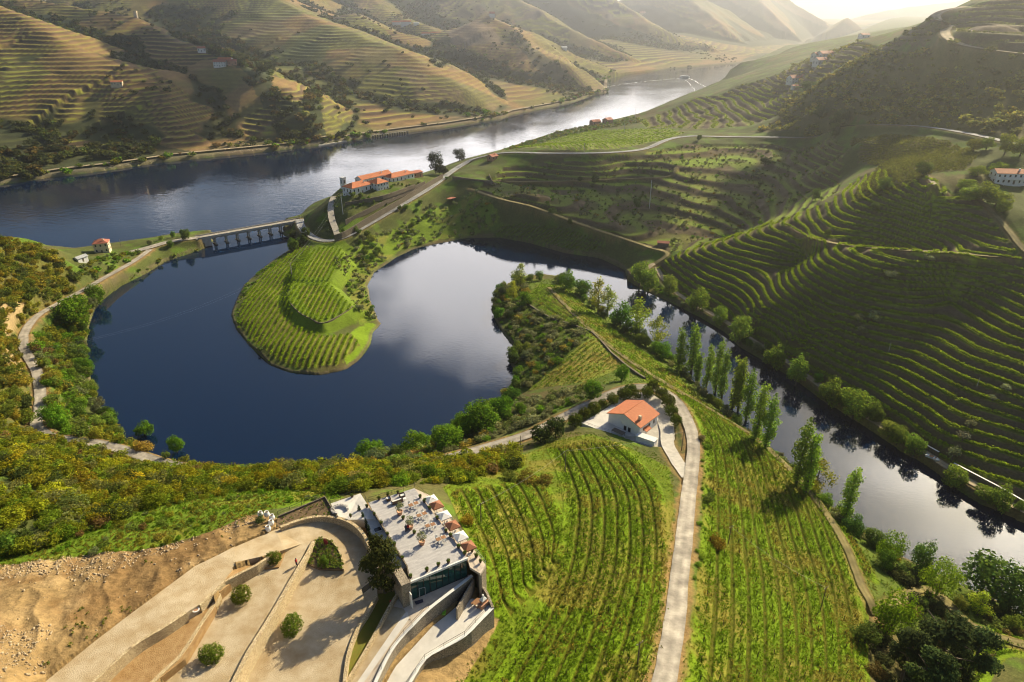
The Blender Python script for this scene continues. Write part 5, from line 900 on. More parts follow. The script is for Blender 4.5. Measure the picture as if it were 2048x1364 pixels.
# grass of the near fields and verges
def gz_rows(q):
    f = np.full(len(q), .5)
    for kk, rows in FIELD_ROWS.items():
        m = inpoly(q[:, 0], q[:, 1], FIELD_POLY[kk])
        if m.any(): D = np.sort(np.array([segdist(q[m, 0], q[m, 1], r) for r in rows]), 0)[:2]; f[m] = D[0] / (D[0] + D[1] + 1e-6)
    return f
def grass(poly, sp_, h, c0, c1, label, seed):
    rng = np.random.RandomState(seed); p = off_roads(scatter(poly, sp_, rng, 45000), .1); q = dry(on_ground(p)); k = sstep(-.25, .35, fbm(q[:, 0], q[:, 1], 5, 3, 23))[:, None]; rd_ = np.minimum.reduce([gz_rows(q)]) if 'vines' in label else np.zeros(len(q)); sel = (rd_ < .40) | (rng.uniform(size=len(q)) < .12); q = q[sel]; k = k[sel]; c = (np.array(c0) * (1 - k) + np.array(c1) * k) * rng.uniform(.7, 1.3, (len(q), 1)); merged('grass', 'tuft', q, rng.uniform(h * .5, h * 1.4, len(q)), c, label, 'grass', rng)
for k, sp_ in (('slope', .62), ('house', .6), ('terrace', .6), ('mound', .7)): grass(FIELD_POLY[k], sp_, .30, (.12, .20, .008), (.21, .19, .025), 'grass and weeds between the vines ' + FLAB[k], 81)
grass(FIELD_POLY['bank'], .8, .3, (.15, .25, .012), (.24, .24, .03), 'grass under the vines beside the poplars', 82); grass(ZN['leftgrass'], .6, .42, (.11, .18, .009), (.21, .17, .025), 'wild grass on the slope above the dirt bank', 83)
grass(GP("1180,865;1240,880;1310,905;1345,935;1352,1010;1330,960;1290,920;1240,890;1100,900;1050,890;1100,870"), .7, .35, (.12, .20, .008), (.2, .19, .025), 'grass below the villa', 84); grass(GP("985,1225;1000,1200;1075,1225;1030,1300;975,1364;920,1364;960,1320;1000,1250"), .6, .35, (.12, .20, .008), (.2, .19, .025), 'grass under the restaurant wall', 85)
grass(ZN['field_ground'], .8, .32, (.13, .21, .008), (.23, .20, .025), 'weeds on the margins of the field below the villa', 86); grass(ZN['slope_ground'], .85, .32, (.13, .21, .008), (.23, .20, .025), 'weeds on the margins of the long slope', 87); grass(ZN['armgreen'], 1.15, .5, (.11, .18, .012), (.19, .18, .03), 'rough grass on the low ground beside the arm', 88)
q = on_ground(off_roads(scatter(ZN['dirt'], 1.5, np.random.RandomState(4)))); q = q[fbm(q[:, 0], q[:, 1], 7, 2, 44) > .08]; merged('weeds', 'tuft', q, np.random.RandomState(8).uniform(.25, .8, len(q)), (.14, .16, .02), 'weeds sprouting on the dug earth bank', 'weeds', rng)
# stones on the dug bank
rk = MB(); rng = np.random.RandomState(3); ico = bmesh.new(); bmesh.ops.create_icosphere(ico, subdivisions=1, radius=1); iv = np.array([v.co[:] for v in ico.verts]); fi = np.array([[v.index for v in f.verts] for f in ico.faces]); ico.free()
p = scatter(ZN['dirt'], .25, rng, 60000); nn = fbm(p[:, 0], p[:, 1], 8, 3, 29); up_ = sstep(9, 2, segdist(p[:, 0], p[:, 1], GP('0,1130;130,1112;290,1100;430,1062;500,1030'))); p = p[(nn + up_ * .45 > .24) | (rng.uniform(size=len(p)) < .03)]; p = off_roads(p, 0); q = on_ground(p); s = .05 + .24 * rng.uniform(0, 1, len(q)) ** 8
W = iv[None] * (s[:, None, None] * rng.uniform(.6, 1.3, (len(q), 1, 3))) * (1 + rng.normal(0, .14, (len(q), len(iv), 1))) + q[:, None]; Fq = (fi[None] + (np.arange(len(q)) * len(iv))[:, None, None]).reshape(-1, 3)
noise_mat('pale_stone', (.26, .185, .10), (.46, .37, .25), 1.2, .9); tag(link('rubble', npmesh('rubble', W.reshape(-1, 3), Fq), None, 'pale_stone'), 'loose pale stones on the dug earth bank', 'stones', kind='stuff')
# ------------------------------------------------------------------ built things: materials
stone_mat('court_stone', (.46, .35, .20), (.60, .49, .31), 2.6, (.22, .16, .09)); stone_mat('dark_stone', (.14, .115, .085), (.22, .18, .13), 1.6); stone_mat('facing_stone', (.28, .23, .17), (.40, .34, .26), 2.4, (.13, .11, .085))
noise_mat('cobbles', (.36, .26, .14), (.52, .43, .30), .30, .9, .5, c2=(.45, .32, .15), bscale=9, detail=12); noise_mat('deck_boards', (.36, .34, .34), (.50, .48, .47), .9, .75, .25, c2=(.42, .36, .33), stretch=(.5, 2.2, 1)); noise_mat('white_paint', (.72, .71, .68), (.80, .79, .76), .5, .6, .05); noise_mat('cream_render', (.60, .50, .36), (.70, .60, .44), .5, .8)
noise_mat('beige_tile', (.52, .43, .34), (.62, .53, .44), .8, .7, .05); noise_mat('pale_screed', (.55, .52, .48), (.68, .65, .61), .35, .75, .06); noise_mat('black_metal', (.02, .02, .022), (.04, .04, .04), 4, .5); noise_mat('brown_soil', (.13, .085, .045), (.20, .14, .08), 1.5, .95, .4); noise_mat('bare_soil', (.27, .155, .06), (.38, .25, .12), .9, .95, .5, bscale=6); noise_mat('dry_grass', (.17, .14, .025), (.13, .15, .02), 1.2, .95, .5, bscale=9)
noise_mat('wicker', (.09, .06, .04), (.16, .11, .07), 8, .8); noise_mat('brown_cloth', (.26, .11, .06), (.32, .14, .08), 2, .9); noise_mat('white_cloth', (.74, .72, .68), (.8, .78, .74), 2, .9); noise_mat('table_wood', (.24, .12, .06), (.34, .18, .09), 6, .6); noise_mat('terracotta', (.42, .22, .13), (.52, .30, .19), 3, .85); noise_mat('red_paint', (.45, .02, .02), (.5, .03, .03), 2, .5); noise_mat('lime_plastic', (.22, .55, .03), (.26, .6, .05), 2, .5); noise_mat('grey_metal', (.35, .36, .37), (.45, .46, .47), 2, .45); noise_mat('old_wood', (.13, .10, .075), (.20, .16, .12), 4, .9); noise_mat('skin', (.45, .28, .2), (.5, .32, .24), 3, .6); noise_mat('dark_cloth', (.03, .03, .05), (.06, .06, .09), 3, .9); noise_mat('foam', (.75, .76, .78), (.85, .86, .87), .2, .6)
def tile_mat(name, c0, c1):
    m, t, b = newmat(name, c0, .75, .25); co = nd(t, 'ShaderNodeTexCoord'); wv = nd(t, 'ShaderNodeTexWave', wave_type='BANDS', bands_direction='X'); wv.inputs['Scale'].default_value = 1.3; wv.inputs['Distortion'].default_value = .3; t.links.new(co.outputs['UV'], wv.inputs['Vector'])
    n = nd(t, 'ShaderNodeTexNoise'); n.inputs['Scale'].default_value = 1.6; n.inputs['Detail'].default_value = 6; t.links.new(co.outputs['Object'], n.inputs['Vector']); mx = nd(t, 'ShaderNodeMixRGB'); mx.inputs[1].default_value = (*c0, 1); mx.inputs[2].default_value = (*c1, 1); t.links.new(n.outputs['Fac'], mx.inputs[0]); t.links.new(mx.outputs[0], b.inputs['Base Color'])
    v = nd(t, 'ShaderNodeTexVoronoi'); v.inputs['Scale'].default_value = 3.2; t.links.new(co.outputs['Object'], v.inputs['Vector']); bp = nd(t, 'ShaderNodeBump'); bp.inputs['Strength'].default_value = .5; bp.inputs['Distance'].default_value = .06; t.links.new(v.outputs['Distance'], bp.inputs['Height']); t.links.new(bp.outputs[0], b.inputs['Normal']); return m
tile_mat('orange_tiles', (.38, .095, .035), (.62, .24, .11)); tile_mat('red_tiles', (.33, .10, .06), (.44, .17, .11))
gl, t, b = newmat('green_glass', (.012, .06, .055), .06, .8); gl2, t, b = newmat('window_glass', (.02, .025, .03), .08, .6)
def slab(name, poly, depth, mat, label, cat='paving', kind='structure', lift=0):
    p = np.asarray(poly); o = MB().prism([tuple(q[:2]) for q in p], [q[2] + lift - depth for q in p], [q[2] + lift for q in p]).build(name, mat)
    bm = bmesh.new(); bm.from_mesh(o.data); bmesh.ops.triangulate(bm, faces=[f for f in bm.faces if len(f.verts) > 4]); bm.to_mesh(o.data); bm.free(); tag(o, label, cat, kind=kind); return o
def wall_mb(line, thick, depth, mb=None):
    """wall whose top follows line; returns builder"""
    mb = mb or MB(); p = np.asarray(line); tn = np.gradient(p[:, :2], axis=0); tn /= np.linalg.norm(tn, axis=1)[:, None] + 1e-9; nr = np.stack([tn[:, 1], -tn[:, 0]], 1) * thick / 2
    a = np.hstack([p[:, :2] - nr, p[:, 2:]]); b_ = np.hstack([p[:, :2] + nr, p[:, 2:]]); dz = np.array([0, 0, depth]); n = len(p)
    v = list(a) + list(b_) + list(a - dz) + list(b_ - dz); f = []
    for i in range(n - 1): f += [(i, n + i, n + i + 1, i + 1), (n + i, 3 * n + i, 3 * n + i + 1, n + i + 1), (i + 1, 2 * n + i + 1, 2 * n + i, i)]
    f += [(0, 2 * n, 3 * n, n), (n - 1, 2 * n - 1, 4 * n - 1, 3 * n - 1)]; return mb.add(v, f)
def wall(name, line, thick, depth, mat, label, cat='stone wall', group=None, cap=None):
    o = wall_mb(line, thick, depth).build(name, mat); tag(o, label, cat, group)
    if cap: c = wall_mb(np.asarray(line) + np.array([0, 0, .09]), thick + .12, .09).build('coping', cap, o)
    return o
def railing(line, h, label, sp_=1.6, mat='black_metal', mid=1, r=.03, group='railings of the court'):
    p = dens(np.asarray(line), sp_); root = empty('railing', p[0]); tag(root, label, 'railing', group); q = p - p[0]
    mb = MB(); mb.tube([(a[0], a[1], a[2] + h) for a in q], r, 5)
    for m in range(mid): mb.tube([(a[0], a[1], a[2] + h * (m + 1) / (mid + 1)) for a in q], r * .6, 4)
    mb.build('handrail', mat, root)
    for a in q: MB().tube([(a[0], a[1], a[2] - .1), (a[0], a[1], a[2] + h)], r, 5).build('baluster', mat, root)
    return root
# ------------------------------------------------------------------ restaurant court
slab('court_paving', LOT, 1.6, 'cobbles', 'cobbled court sweeping round the planted bed'); slab('drive_paving', DRIVE, 2, 'cobbles', 'pale gravel drive beside the dug bank'); slab('rock_bank', pts('466,1094,z62.1;518,1111,z61.2;575,1096,z60.5;558,1134,z60.5;514,1138,z60.8;474,1156,z61.8;440,1184,z62.2;428,1176,z62.9;450,1150,z62.6'), 2.5, 'bare_soil', 'earth bank with rocks at the top of the walled lane', 'soil'); slab('soil_strip', STRIP_A, 1.5, 'bare_soil', 'bare soil strip between two stone walls', 'soil'); slab('lane_paving', LANE, 1.5, 'cobbles', 'pale lane between two stone walls')
slab('grass_bank', SLOPE_G, 1.5, 'dry_grass', 'ochre grass bank between court and ramp', 'grass'); slab('ramp_paving', PATH_T, 2.5, 'beige_tile', 'beige terrace and ramp before the glass front'); slab('lower_court', COURT, 4.0, 'pale_screed', 'white lower court with the brick oven')
slab('ramp_strip', Zp("1062,885,57.3;1040,905,57.2;700,1400,56.3;745,1400,56.3;1075,935,57.2"), .02, 'pale_screed', 'pale concrete strip down the ramp', lift=.03)
slab('ramp_gravel', Zp("945,850,57.15;1035,868,57.3;1090,950,57.1;1075,935,57.2;1040,905,57.2;700,1400,56.3;640,1400,56.25;812,1102,56.5"), .02, 'cobbles', 'gravel beside the ramp strip', lift=.02)
wl = lambda s, n=6: smooth_line(Zp(s), n); wp = lambda s, n=6: smooth_line(pts(s), n)
wall('stone_wall', wp("185,1364,z64.75;265,1292,z64.35;330,1252,z64.05;372,1224,z63.8"), .5, 2.6, 'court_stone', 'stone wall dropping from the gravel drive to the soil strip', group=None)
wall('stone_wall', wp("270,1400,z62.4;318,1350,z62.2;362,1308,z62.0;400,1250,z61.9;432,1200,z61.9;447,1165,z62.0;480,1150,z61.8;520,1132,z61.3", 4), .55, 2.2, 'court_stone', 'stone wall between the soil strip and the lane of round bushes')
wall('stone_wall', pts('398,1210,z63.4;424,1186,z63.1;448,1163,z62.9;480,1146,z62.6;512,1130,z62.4;538,1113,z62.1'), .5, 3.2, 'court_stone', 'stone wall holding up the drive above the lane head'); wall('stone_wall', wl("-130,1400,61.1;-10,1160,61;110,965,60.9;200,815,60.8;300,640,60.7;385,500,60.6;430,410,60.5", 4), .7, 4.0, 'court_stone', 'long stone wall between the lane and the cobbled court')
wall('stone_wall', wl("205,318,61.6;330,272,61.3;450,247,61.1;580,252,61.0;680,288,60.9;750,345,60.7;800,430,60.5;850,560,59.6"), .5, 3.2, 'court_stone', 'curved stone wall round the head of the court', cap='court_stone')
wall('stone_wall', wl("855,775,58.2;795,888,58.1;722,1010,58.0;662,1180,58.0;632,1400,58.0"), .5, 1.6, 'court_stone', 'low rough wall along the ochre grass bank'); wall('stone_wall', wl("1000,760,58.2;945,845,58;810,1095,57.5;630,1400,57.3"), .45, 1.8, 'court_stone', 'stone wall along the gravel ramp')
wall('retaining_wall', wl("1500,645,57.9;1400,722,57.9;1212,868,57.8;1095,985,57.5;1040,1040,57.3;945,1165,57.1;830,1400,56.7", 4), .45, 3.6, 'facing_stone', 'stone retaining wall with white coping above the lower court', cap='white_paint')
wall('retaining_wall', wl("1640,860,55.0;1560,940,54.9;1450,1050,54.8;1310,1130,54.7;1180,1208,54.6;1060,1400,54.4", 3), .5, 6.0, 'facing_stone', 'tall outer retaining wall above the vineyard', cap='white_paint'); wall('retaining_wall', Zp("1640,860,55.2;1600,760,55.6;1530,650,56.2;1555,630,60.0"), .45, 6.5, 'facing_stone', 'stone wall end behind the brick oven')
railing(Zp("1205,862,57.9;1095,985,57.6;1040,1040,57.4;945,1165,57.2;830,1390,56.8"), 1.0, 'dark railing on the upper retaining wall', 2.2); railing(Zp("1590,885,54.9;1450,1050,54.9;1310,1130,54.8;1180,1208,54.7;1060,1390,54.5"), 1.0, 'dark railing on the outer retaining wall', 2.4)
railing(Zp("190,240,61.3;505,108,61.4;540,158,61.3"), 1.0, 'dark railing round the brown planting bed', 2.0, r=.04); railing(Zp("545,155,61;745,85,61;818,190,61"), 1.0, 'thin railing round the round terrace', 2.0); railing(Zp("800,148,62;1112,48,62;1240,150,62"), 1.0, 'thin railing on the bay end of the roof deck', 2.2)
slab('planting_bed', BED, 1.2, 'brown_soil', 'brown planting bed above the curved wall', 'soil'); wall('bed_rim', Zp("188,243,61.6;505,110,61.6;590,245,61.3"), .3, 1.0, 'dark_stone', 'dark rim of the brown planting bed', 'kerb')
# --- the building
e1 = (DECK[2] - DECK[3])[:2]; e1 /= np.linalg.norm(e1); e2 = np.array([-e1[1], e1[0]]); RA = math.atan2(e1[1], e1[0])
res = empty('restaurant', (DECK[3][0], DECK[3][1], 57.6), RA); tag(res, 'stone and glass restaurant with a furnished grey roof deck', 'restaurant')
loc = lambda p: (float((p[0] - DECK[3][0]) * e1[0] + (p[1] - DECK[3][1]) * e1[1]), float((p[0] - DECK[3][0]) * e2[0] + (p[1] - DECK[3][1]) * e2[1]))
dk = [loc(q) for q in DECK]; Wd = dk[2][0]; Ld = max(q[1] for q in dk)
body = [(x + (0.35 if x < Wd * .5 else -.35), y + (.7 if y < 2 else -.3)) for x, y in dk]
MB().prism(body, -2.5, 4.0).build('wall', 'facing_stone', res); MB().prism(dk, 4.02, 4.40).build('roof_deck', 'deck_boards', res)
par = [dk[i] for i in (2, 3, 4, 5, 0, 1, 2)]
pw = MB()
for a, c in (((dk[3]), (dk[4])), (dk[4], dk[5])): pw.add(*(lambda m: (m.v, m.f))(wall_mb(dens(np.array([[*a, 4.75], [*c, 4.75]]), 3), .22, .34)))
pw.build('parapet', 'dark_stone', res)
fx = MB()
for i in range(10): x = .1 + i * (Wd - .2) / 9; fx.box((x, .18, 2.0), (.09, .12, 3.95))
fx.box((Wd / 2, .18, .06), (Wd, .12, .10)); fx.box((Wd / 2, .16, 3.9), (Wd + .1, .16, .18)); fr = fx.build('window_frame', 'black_metal', res)
for i in range(9):
    x0 = .16 + i * (Wd - .2) / 9; x1 = .04 + (i + 1) * (Wd - .2) / 9; MB().box(((x0 + x1) / 2, .22, 1.95), (x1 - x0, .05, 3.7)).build('window', 'green_glass', res)
MB().box((Wd / 2, .35, 4.44), (Wd - .3, .06, .10)).box((Wd / 2, .35, 4.9), (Wd - .3, .03, .86)).build('glass_balustrade', 'window_glass', res) if False else None
MB().box((Wd / 2, .12, 4.2), (Wd + .3, .28, .42)).build('fascia', 'white_paint', res)
dm = MB().box((1.5, -.1, 1.1), (.06, .06, 2.2)).box((2.5, -.35, 1.1), (.06, .06, 2.2)).box((2.0, -.22, 2.2), (1.1, .06, .08), -.24).build('door', 'grey_metal', res)
MB().prism([(-1.7, -.5), (-.1, -.5), (-.1, 3.5), (-1.7, 3.5)], -2.5, 4.9).build('stone_pillar', 'facing_stone', res); MB().box((-.45, -1.0, 1.5), (.18, .9, 3.1)).build('white_fin', 'white_paint', res)
st = slab('side_terrace', SIDE_T, 3.0, 'pale_screed', 'narrow paved terrace left of the roof deck'); slab('round_terrace', ROUND_T, 3.0, 'pale_screed', 'paved terrace with curved stone seats'); et = slab('east_balcony', EAST_T, .5, 'beige_tile', 'beige balcony under the parasols'); wall('balcony_wall', Zp("1240,115,60.0;1420,352,60.0;1588,575,59.8;1552,630,59.8"), .35, 6, 'facing_stone', 'stone wall carrying the parasol balcony', cap=None)
railing(Zp("1236,112,60.4;1420,350,60.4;1592,575,60.3"), 1.0, 'thin railing at the outer edge of the parasol balcony', 2.2, mat='grey_metal')
# stairs down to the lower court
sa, sb = Zp("1500,640,57.6")[0], Zp("1395,850,54.7")[0]; dv = (sb - sa); L_ = np.linalg.norm(dv[:2]); ang = math.atan2(dv[1], dv[0]); sr = empty('staircase', sa, ang); tag(sr, 'dark outdoor stair between balcony corner and lower court', 'stairs')
for i in range(14): MB().box((L_ * (i + .5) / 14, 0, dv[2] * (i + 1) / 14 + .05), (L_ / 14 * 1.15, 1.3, .09)).build('step', 'black_metal', sr)
for s in (-1, 1): MB().tube([(0, s * .66, .9), (L_, s * .66, dv[2] + .9)], .03, 5).build('handrail', 'black_metal', sr); 
MB().tube([(0, -.66, 0), (L_, -.66, dv[2])], .10, 4).tube([(0, .66, 0), (L_, .66, dv[2])], .10, 4).build('stringer', 'black_metal', sr)
wall('stair_wall', Zp("1510,665,57.4;1440,790,57.4;1395,870,57.2"), .3, 3.2, 'facing_stone', 'stone wall under the outdoor stair')
# --- furniture on the deck
def at62(x, y, z=62.0): return Zp(f"{x},{y},{z}")[0]
def copy_thing(src, loc_, rz, label=None, group=None):
    c = src.copy(); COL.objects.link(c); c.location = tuple(loc_); c.rotation_euler = (0, 0, rz)
    if label: c['label'] = label
    if group: c['group'] = group
    for ch in src.children:
        d = ch.copy(); COL.objects.link(d); d.parent = c
        for g in ch.children: e = g.copy(); COL.objects.link(e); e.parent = d
    return c
proto_t = empty('cafe_table'); tag(proto_t, 'x', 'table', 'cafe tables on the deck'); MB().box((0, 0, .73), (.85, .85, .05)).build('tabletop', 'table_wood', proto_t, bevel=.01); MB().tube([(0, 0, .04), (0, 0, .72)], .035, 6).build('pedestal', 'grey_metal', proto_t); MB().lathe((0, 0, 0), [(.26, 0), (.26, .03), (.05, .05)], 10).build('base', 'grey_metal', proto_t)
proto_c = empty('cafe_chair'); tag(proto_c, 'x', 'chair', 'white cafe chairs'); MB().box((0, 0, .45), (.44, .44, .05)).build('seat', 'white_cloth', proto_c); MB().box((0, -.21, .72), (.44, .04, .5)).build('backrest', 'white_cloth', proto_c)
for sx in (-.19, .19):
    for sy in (-.19, .19): MB().tube([(sx, sy, .44), (sx * 1.1, sy * 1.1, 0)], .018, 4).build('leg', 'grey_metal', proto_c)
used = []
def put(proto, loc_, rz, label, group=None):
    if proto not in used: used.append(proto); proto.location = tuple(loc_); proto.rotation_euler = (0, 0, rz); proto['label'] = label; (proto.__setitem__('group', group) if group else None); return proto
    return copy_thing(proto, loc_, rz, label, group)
TP = [(1087, 188), (1122, 174), (1142, 258), (1178, 244), (1200, 328), (1236, 318), (1273, 420), (1306, 406)]
PN = ['topmost', 'second', 'third', 'lowest']
for i, (x, y) in enumerate(TP):
    p = at62(x, y); w_ = PN[i // 2] + ' pair of tables from the bay end'; s_ = 'left' if i % 2 == 0 else 'right'
    put(proto_t, p, RA, f"brown square cafe table, {s_} table of the {w_}")
    for k, sg in enumerate((-1, 1)): put(proto_c, p + np.array([e2[0] * sg * .75, e2[1] * sg * .75, 0]), RA + (0 if sg < 0 else math.pi), f"white chair, {'near' if sg < 0 else 'bay'} side of {s_} table, {PN[i // 2]} pair on the deck")
def sofa(p, L_, rz, label):
    r = empty('lounge_sofa', p, rz); tag(r, label, 'sofa', 'dark lounge seats'); MB().box((0, 0, .22), (L_, .8, .36)).build('base', 'wicker', r, bevel=.03); MB().box((0, .05, .46), (L_ - .2, .65, .14)).build('cushion', 'white_cloth', r, bevel=.03); MB().box((0, -.36, .56), (L_, .12, .5)).build('backrest', 'wicker', r, bevel=.03)
    for s in (-1, 1): MB().box((s * (L_ / 2 - .06), 0, .42), (.12, .8, .4)).build('armrest', 'wicker', r, bevel=.03)
sofa(at62(935, 135), 1.0, RA + 1.4, 'dark armchair with pale seat at the left of the lounge group'); sofa(at62(995, 152), 2.2, RA, 'long dark sofa in the lounge group'); sofa(at62(1028, 112), 1.1, RA + 3.1, 'dark armchair at the back of the lounge group')
for x, y, l in ((955, 167, 'small white round table left of the long sofa'), (1046, 135, 'small white round table right of the long sofa')): r = empty('side_table', at62(x, y)); tag(r, l, 'table'); MB().lathe((0, 0, 0), [(.32, .40), (.32, .44)], 12).build('tabletop', 'white_paint', r); MB().tube([(0, 0, 0), (0, 0, .40)], .05, 6).build('pedestal', 'grey_metal', r)
sofa(at62(885, 275, 60.6), 1.0, RA + .2, 'dark seat by the upper end of the side terrace'); sofa(at62(905, 312, 60.6), 1.0, RA + .2, 'dark seat in the middle of the side terrace'); sofa(at62(1000, 455, 60.6), 1.0, RA + .2, 'dark seat above the lower end of the side terrace'); sofa(at62(1018, 510, 60.6), 1.0, RA + .2, 'dark seat at the lower end of the side terrace')
cv = MB(); c0 = at62(607, 205, 61.0)
for a in np.linspace(.4, 4.4, 12): cv.box((c0[0] + 1.5 * math.cos(a), c0[1] + 1.2 * math.sin(a), 61.25), (.75, .4, .5), a + 1.57)
tag(cv.build('stone_bench', 'pale_screed'), 'curved pale stone bench on the round terrace', 'bench')
sk = empty('skylight', at62(862, 340, 60.65), RA); tag(sk, 'pale framed skylight on the side terrace', 'skylight'); MB().box((0, 0, .12), (1.5, 1.2, .24)).build('frame', 'white_paint', sk); MB().box((0, 0, .26), (1.3, 1.0, .03)).build('glass', 'window_glass', sk)
def planter(p, d, hh, label, kd='bush', group='planters of the terrace'):
    r = empty('planter', p, rng.uniform(0, 6)); tag(r, label, 'planter', group); MB().lathe((0, 0, 0), [(d * .32, 0), (d * .46, hh * .8), (d * .5, hh * .95), (d * .42, hh), (d * .40, hh * .9)], 12).build('pot', 'wicker' if kd != 'olive' else 'terracotta', r, smooth=True)
    f = link('plant', KIND[kd][rng.randint(3)][0], r); s = d * (1.15 if kd != 'olive' else 1.9); f.scale = (s, s, s * .9); f.location = (0, 0, hh * .75); f.color = (*(.10, .14, .025), 1) if kd != 'olive' else (*OLV, 1)
PLS = [(873, 133, 62, 'left of the lounge group at the deck corner'), (930, 106, 62, 'behind the lounge group'), (1000, 92, 62, 'at the back rail right of the lounge'), (1150, 120, 62, 'at the deck edge nearest the first white parasol'), (1178, 150, 62, 'at the deck edge above the first brown parasol'), (1213, 198, 62, 'at the deck edge below the first brown parasol'), (1265, 264, 62, 'at the deck edge beside the second white parasol'),
       (1323, 352, 62, 'at the deck edge below the second brown parasol'), (1355, 382, 62, 'at the deck edge beside the third white parasol'), (1408, 458, 62, 'at the deck edge above the lower corner'), (1450, 503, 62, 'on the lower right deck corner'), (1035, 264, 62, 'between the first two potted trees'), (1110, 362, 62, 'between the last two potted trees'), (840, 240, 62, 'at the upper left deck edge'), (886, 300, 62, 'second along the left deck edge'), (930, 374, 62, 'third along the left deck edge'), (975, 444, 62, 'fourth along the left deck edge'), (1030, 535, 62, 'fifth along the left deck edge'),
       (1085, 660, 62, 'on the deck corner above the stone pillar'), (1195, 615, 62, 'on the deck edge above the third window'), (1272, 580, 62, 'on the deck edge above the middle window'), (1340, 560, 62, 'on the deck edge above the seventh window'), (1500, 485, 60.4, 'first below the lowest parasol on the balcony'), (1528, 520, 60.4, 'middle of the three at the balcony end'), (1556, 558, 60.4, 'last one at the balcony corner'), (680, 250, 61, 'on the round terrace above the curved wall'), (690, 115, 61, 'on the back edge of the round terrace'), (790, 185, 61, 'on the corner between the round terrace and the deck')]
for x, y, z, l in PLS: planter(at62(x, y, z), rng.uniform(.55, .75), .5, 'bushy dark planter ' + l)
for x, y, l in ((1012, 232, 'potted olive tree nearest the lounge group'), (1083, 330, 'potted olive tree in the middle of the deck'), (1162, 435, 'potted olive tree nearest the glass front')): planter(at62(x, y), 1.25, .85, l, 'olive', 'potted olive trees')
def parasol(x, y, mat, label):
    top = at62(x, y, 63.1); r = empty('parasol', (top[0], top[1], 60.4), RA); tag(r, label, 'parasol', 'parasols of the balcony'); z = 2.7; w_ = 1.15
    MB().tube([(0, 0, 0), (0, 0, z)], .04, 6).build('pole', 'old_wood', r); MB().box((0, 0, .06), (.6, .6, .12)).build('base', 'grey_metal', r)
    v = [(0, 0, z + .05)] + [(w_ * a, w_ * b, z - .55) for a, b in ((-1, -1), (1, -1), (1, 1), (-1, 1))] + [(0, 0, z)] + [(w_ * a, w_ * b, z - .75) for a, b in ((-1, -1), (1, -1), (1, 1), (-1, 1))]
    MB().add(v, [(0, 1, 2), (0, 2, 3), (0, 3, 4), (0, 4, 1), (5, 7, 6), (5, 8, 7), (5, 9, 8), (5, 6, 9), (1, 6, 7, 2), (2, 7, 8, 3), (3, 8, 9, 4), (4, 9, 6, 1)]).build('canopy', mat, r)
for x, y, m, l in ((1222, 115, 'white_cloth', 'white square parasol nearest the bay'), (1258, 152, 'brown_cloth', 'brown square parasol nearest the bay'), (1310, 222, 'white_cloth', 'white square parasol in the middle of the balcony'), (1367, 288, 'brown_cloth', 'brown square parasol in the middle of the balcony'), (1420, 362, 'white_cloth', 'white square parasol nearest the glass front'), (1474, 428, 'brown_cloth', 'brown square parasol nearest the glass front')): parasol(x, y, m, l)
for i, (x, y) in enumerate(((1240, 190), (1300, 262), (1345, 318), (1400, 385))): p = at62(x, y, 60.4); put(proto_t, p, RA, f"brown cafe table under the parasols, {ORD[i]} from the bay end of the balcony"); put(proto_c, p + np.array([e2[0] * .7, e2[1] * .7, 0]), RA + math.pi, f"white chair under the parasols, {ORD[i]} from the bay end of the balcony")
# cypresses along the curved wall, court plants, pine
for i, (x, y) in enumerate(((742, 245), (768, 290), (790, 335), (806, 375), (818, 425), (835, 480))): p = Zp(f"{x},{y},59.3")[0]; plant('cypress', 'poplar', p, 2.9, .75, (.035, .055, .02), f"slim dark cypress in the row beside the deck, {ORD[i]} from the bay end", 'cypress', 'cypresses beside the deck', rng)
plant('pine_tree', 'pine', P(770, 1183, 57.3), 11.8, 7.4, (.05, .06, .016), 'big dark pine leaning over the roof deck corner', 'pine', None, rng)
for u, v, z, h, d, l in ((484, 1200, 60.4, 2.6, 3.3, 'round clipped bush at the head of the walled lane'), (425, 1318, 60.5, 2.5, 3.1, 'round clipped bush low in the walled lane'), (586, 1263, 57.5, 3.1, 3.6, 'round clipped bush in the cobbled court'), (549, 1124, 60.6, 2.2, 2.4, 'round clipped bush on the rocks at the top of the walled lane')): plant('clipped_bush', 'clipped', P(u, v, z - .2), h, d, (.13, .16, .02), l, 'bush', 'clipped bushes of the court', rng)
lens = Zp("425,412,60.0;465,398,59.95;512,398,59.9;562,432,59.6;600,490,59.3;622,550,59.0;630,604,58.8;470,604,58.9;400,575,59.1;395,520,59.4"); slab('planted_bed', lens, .8, 'brown_soil', 'lens shaped bed of low green plants', 'flower bed', lift=.10); p = scatter(lens, .42, rng); q = np.hstack([p, np.full((len(p), 1), 59.5)]); q[:, 2] = np.interp(-q[:, 1], [-lens[:, 1].max(), -lens[:, 1].min()], [60.2, 59.1]); merged('ground_cover', 'tuft', q, .62, np.array([(.16, .20, .03)]), 'low green ground cover in the lens shaped bed', 'ground cover', rng)
wall('kerb_wall', smooth_line(Zp("428,405,60.35;512,392,60.3;570,432,60.0;612,500,59.6;630,600,59.2"), 5), .25, .8, 'court_stone', 'curved kerb of the lens shaped bed', 'kerb'); plant('young_tree', 'round', Zp("508,582,59.0")[0], 2.7, 1.9, (.13, .19, .025), 'young tree in the lens shaped bed', 'tree', None, rng); plant('red_shrub', 'bush', Zp("514,440,59.8")[0], 1.9, .9, (.16, .02, .03), 'dark red shrub at the tip of the lens shaped bed', 'shrub', None, rng)
q = on_ground(scatter(BED, .8, rng)); q[:, 2] = 61.2; merged('bed_plants', 'tuft', q, .4, pick('mixed', len(q), rng) * .7, 'small plants in the brown planting bed', 'plants', rng)
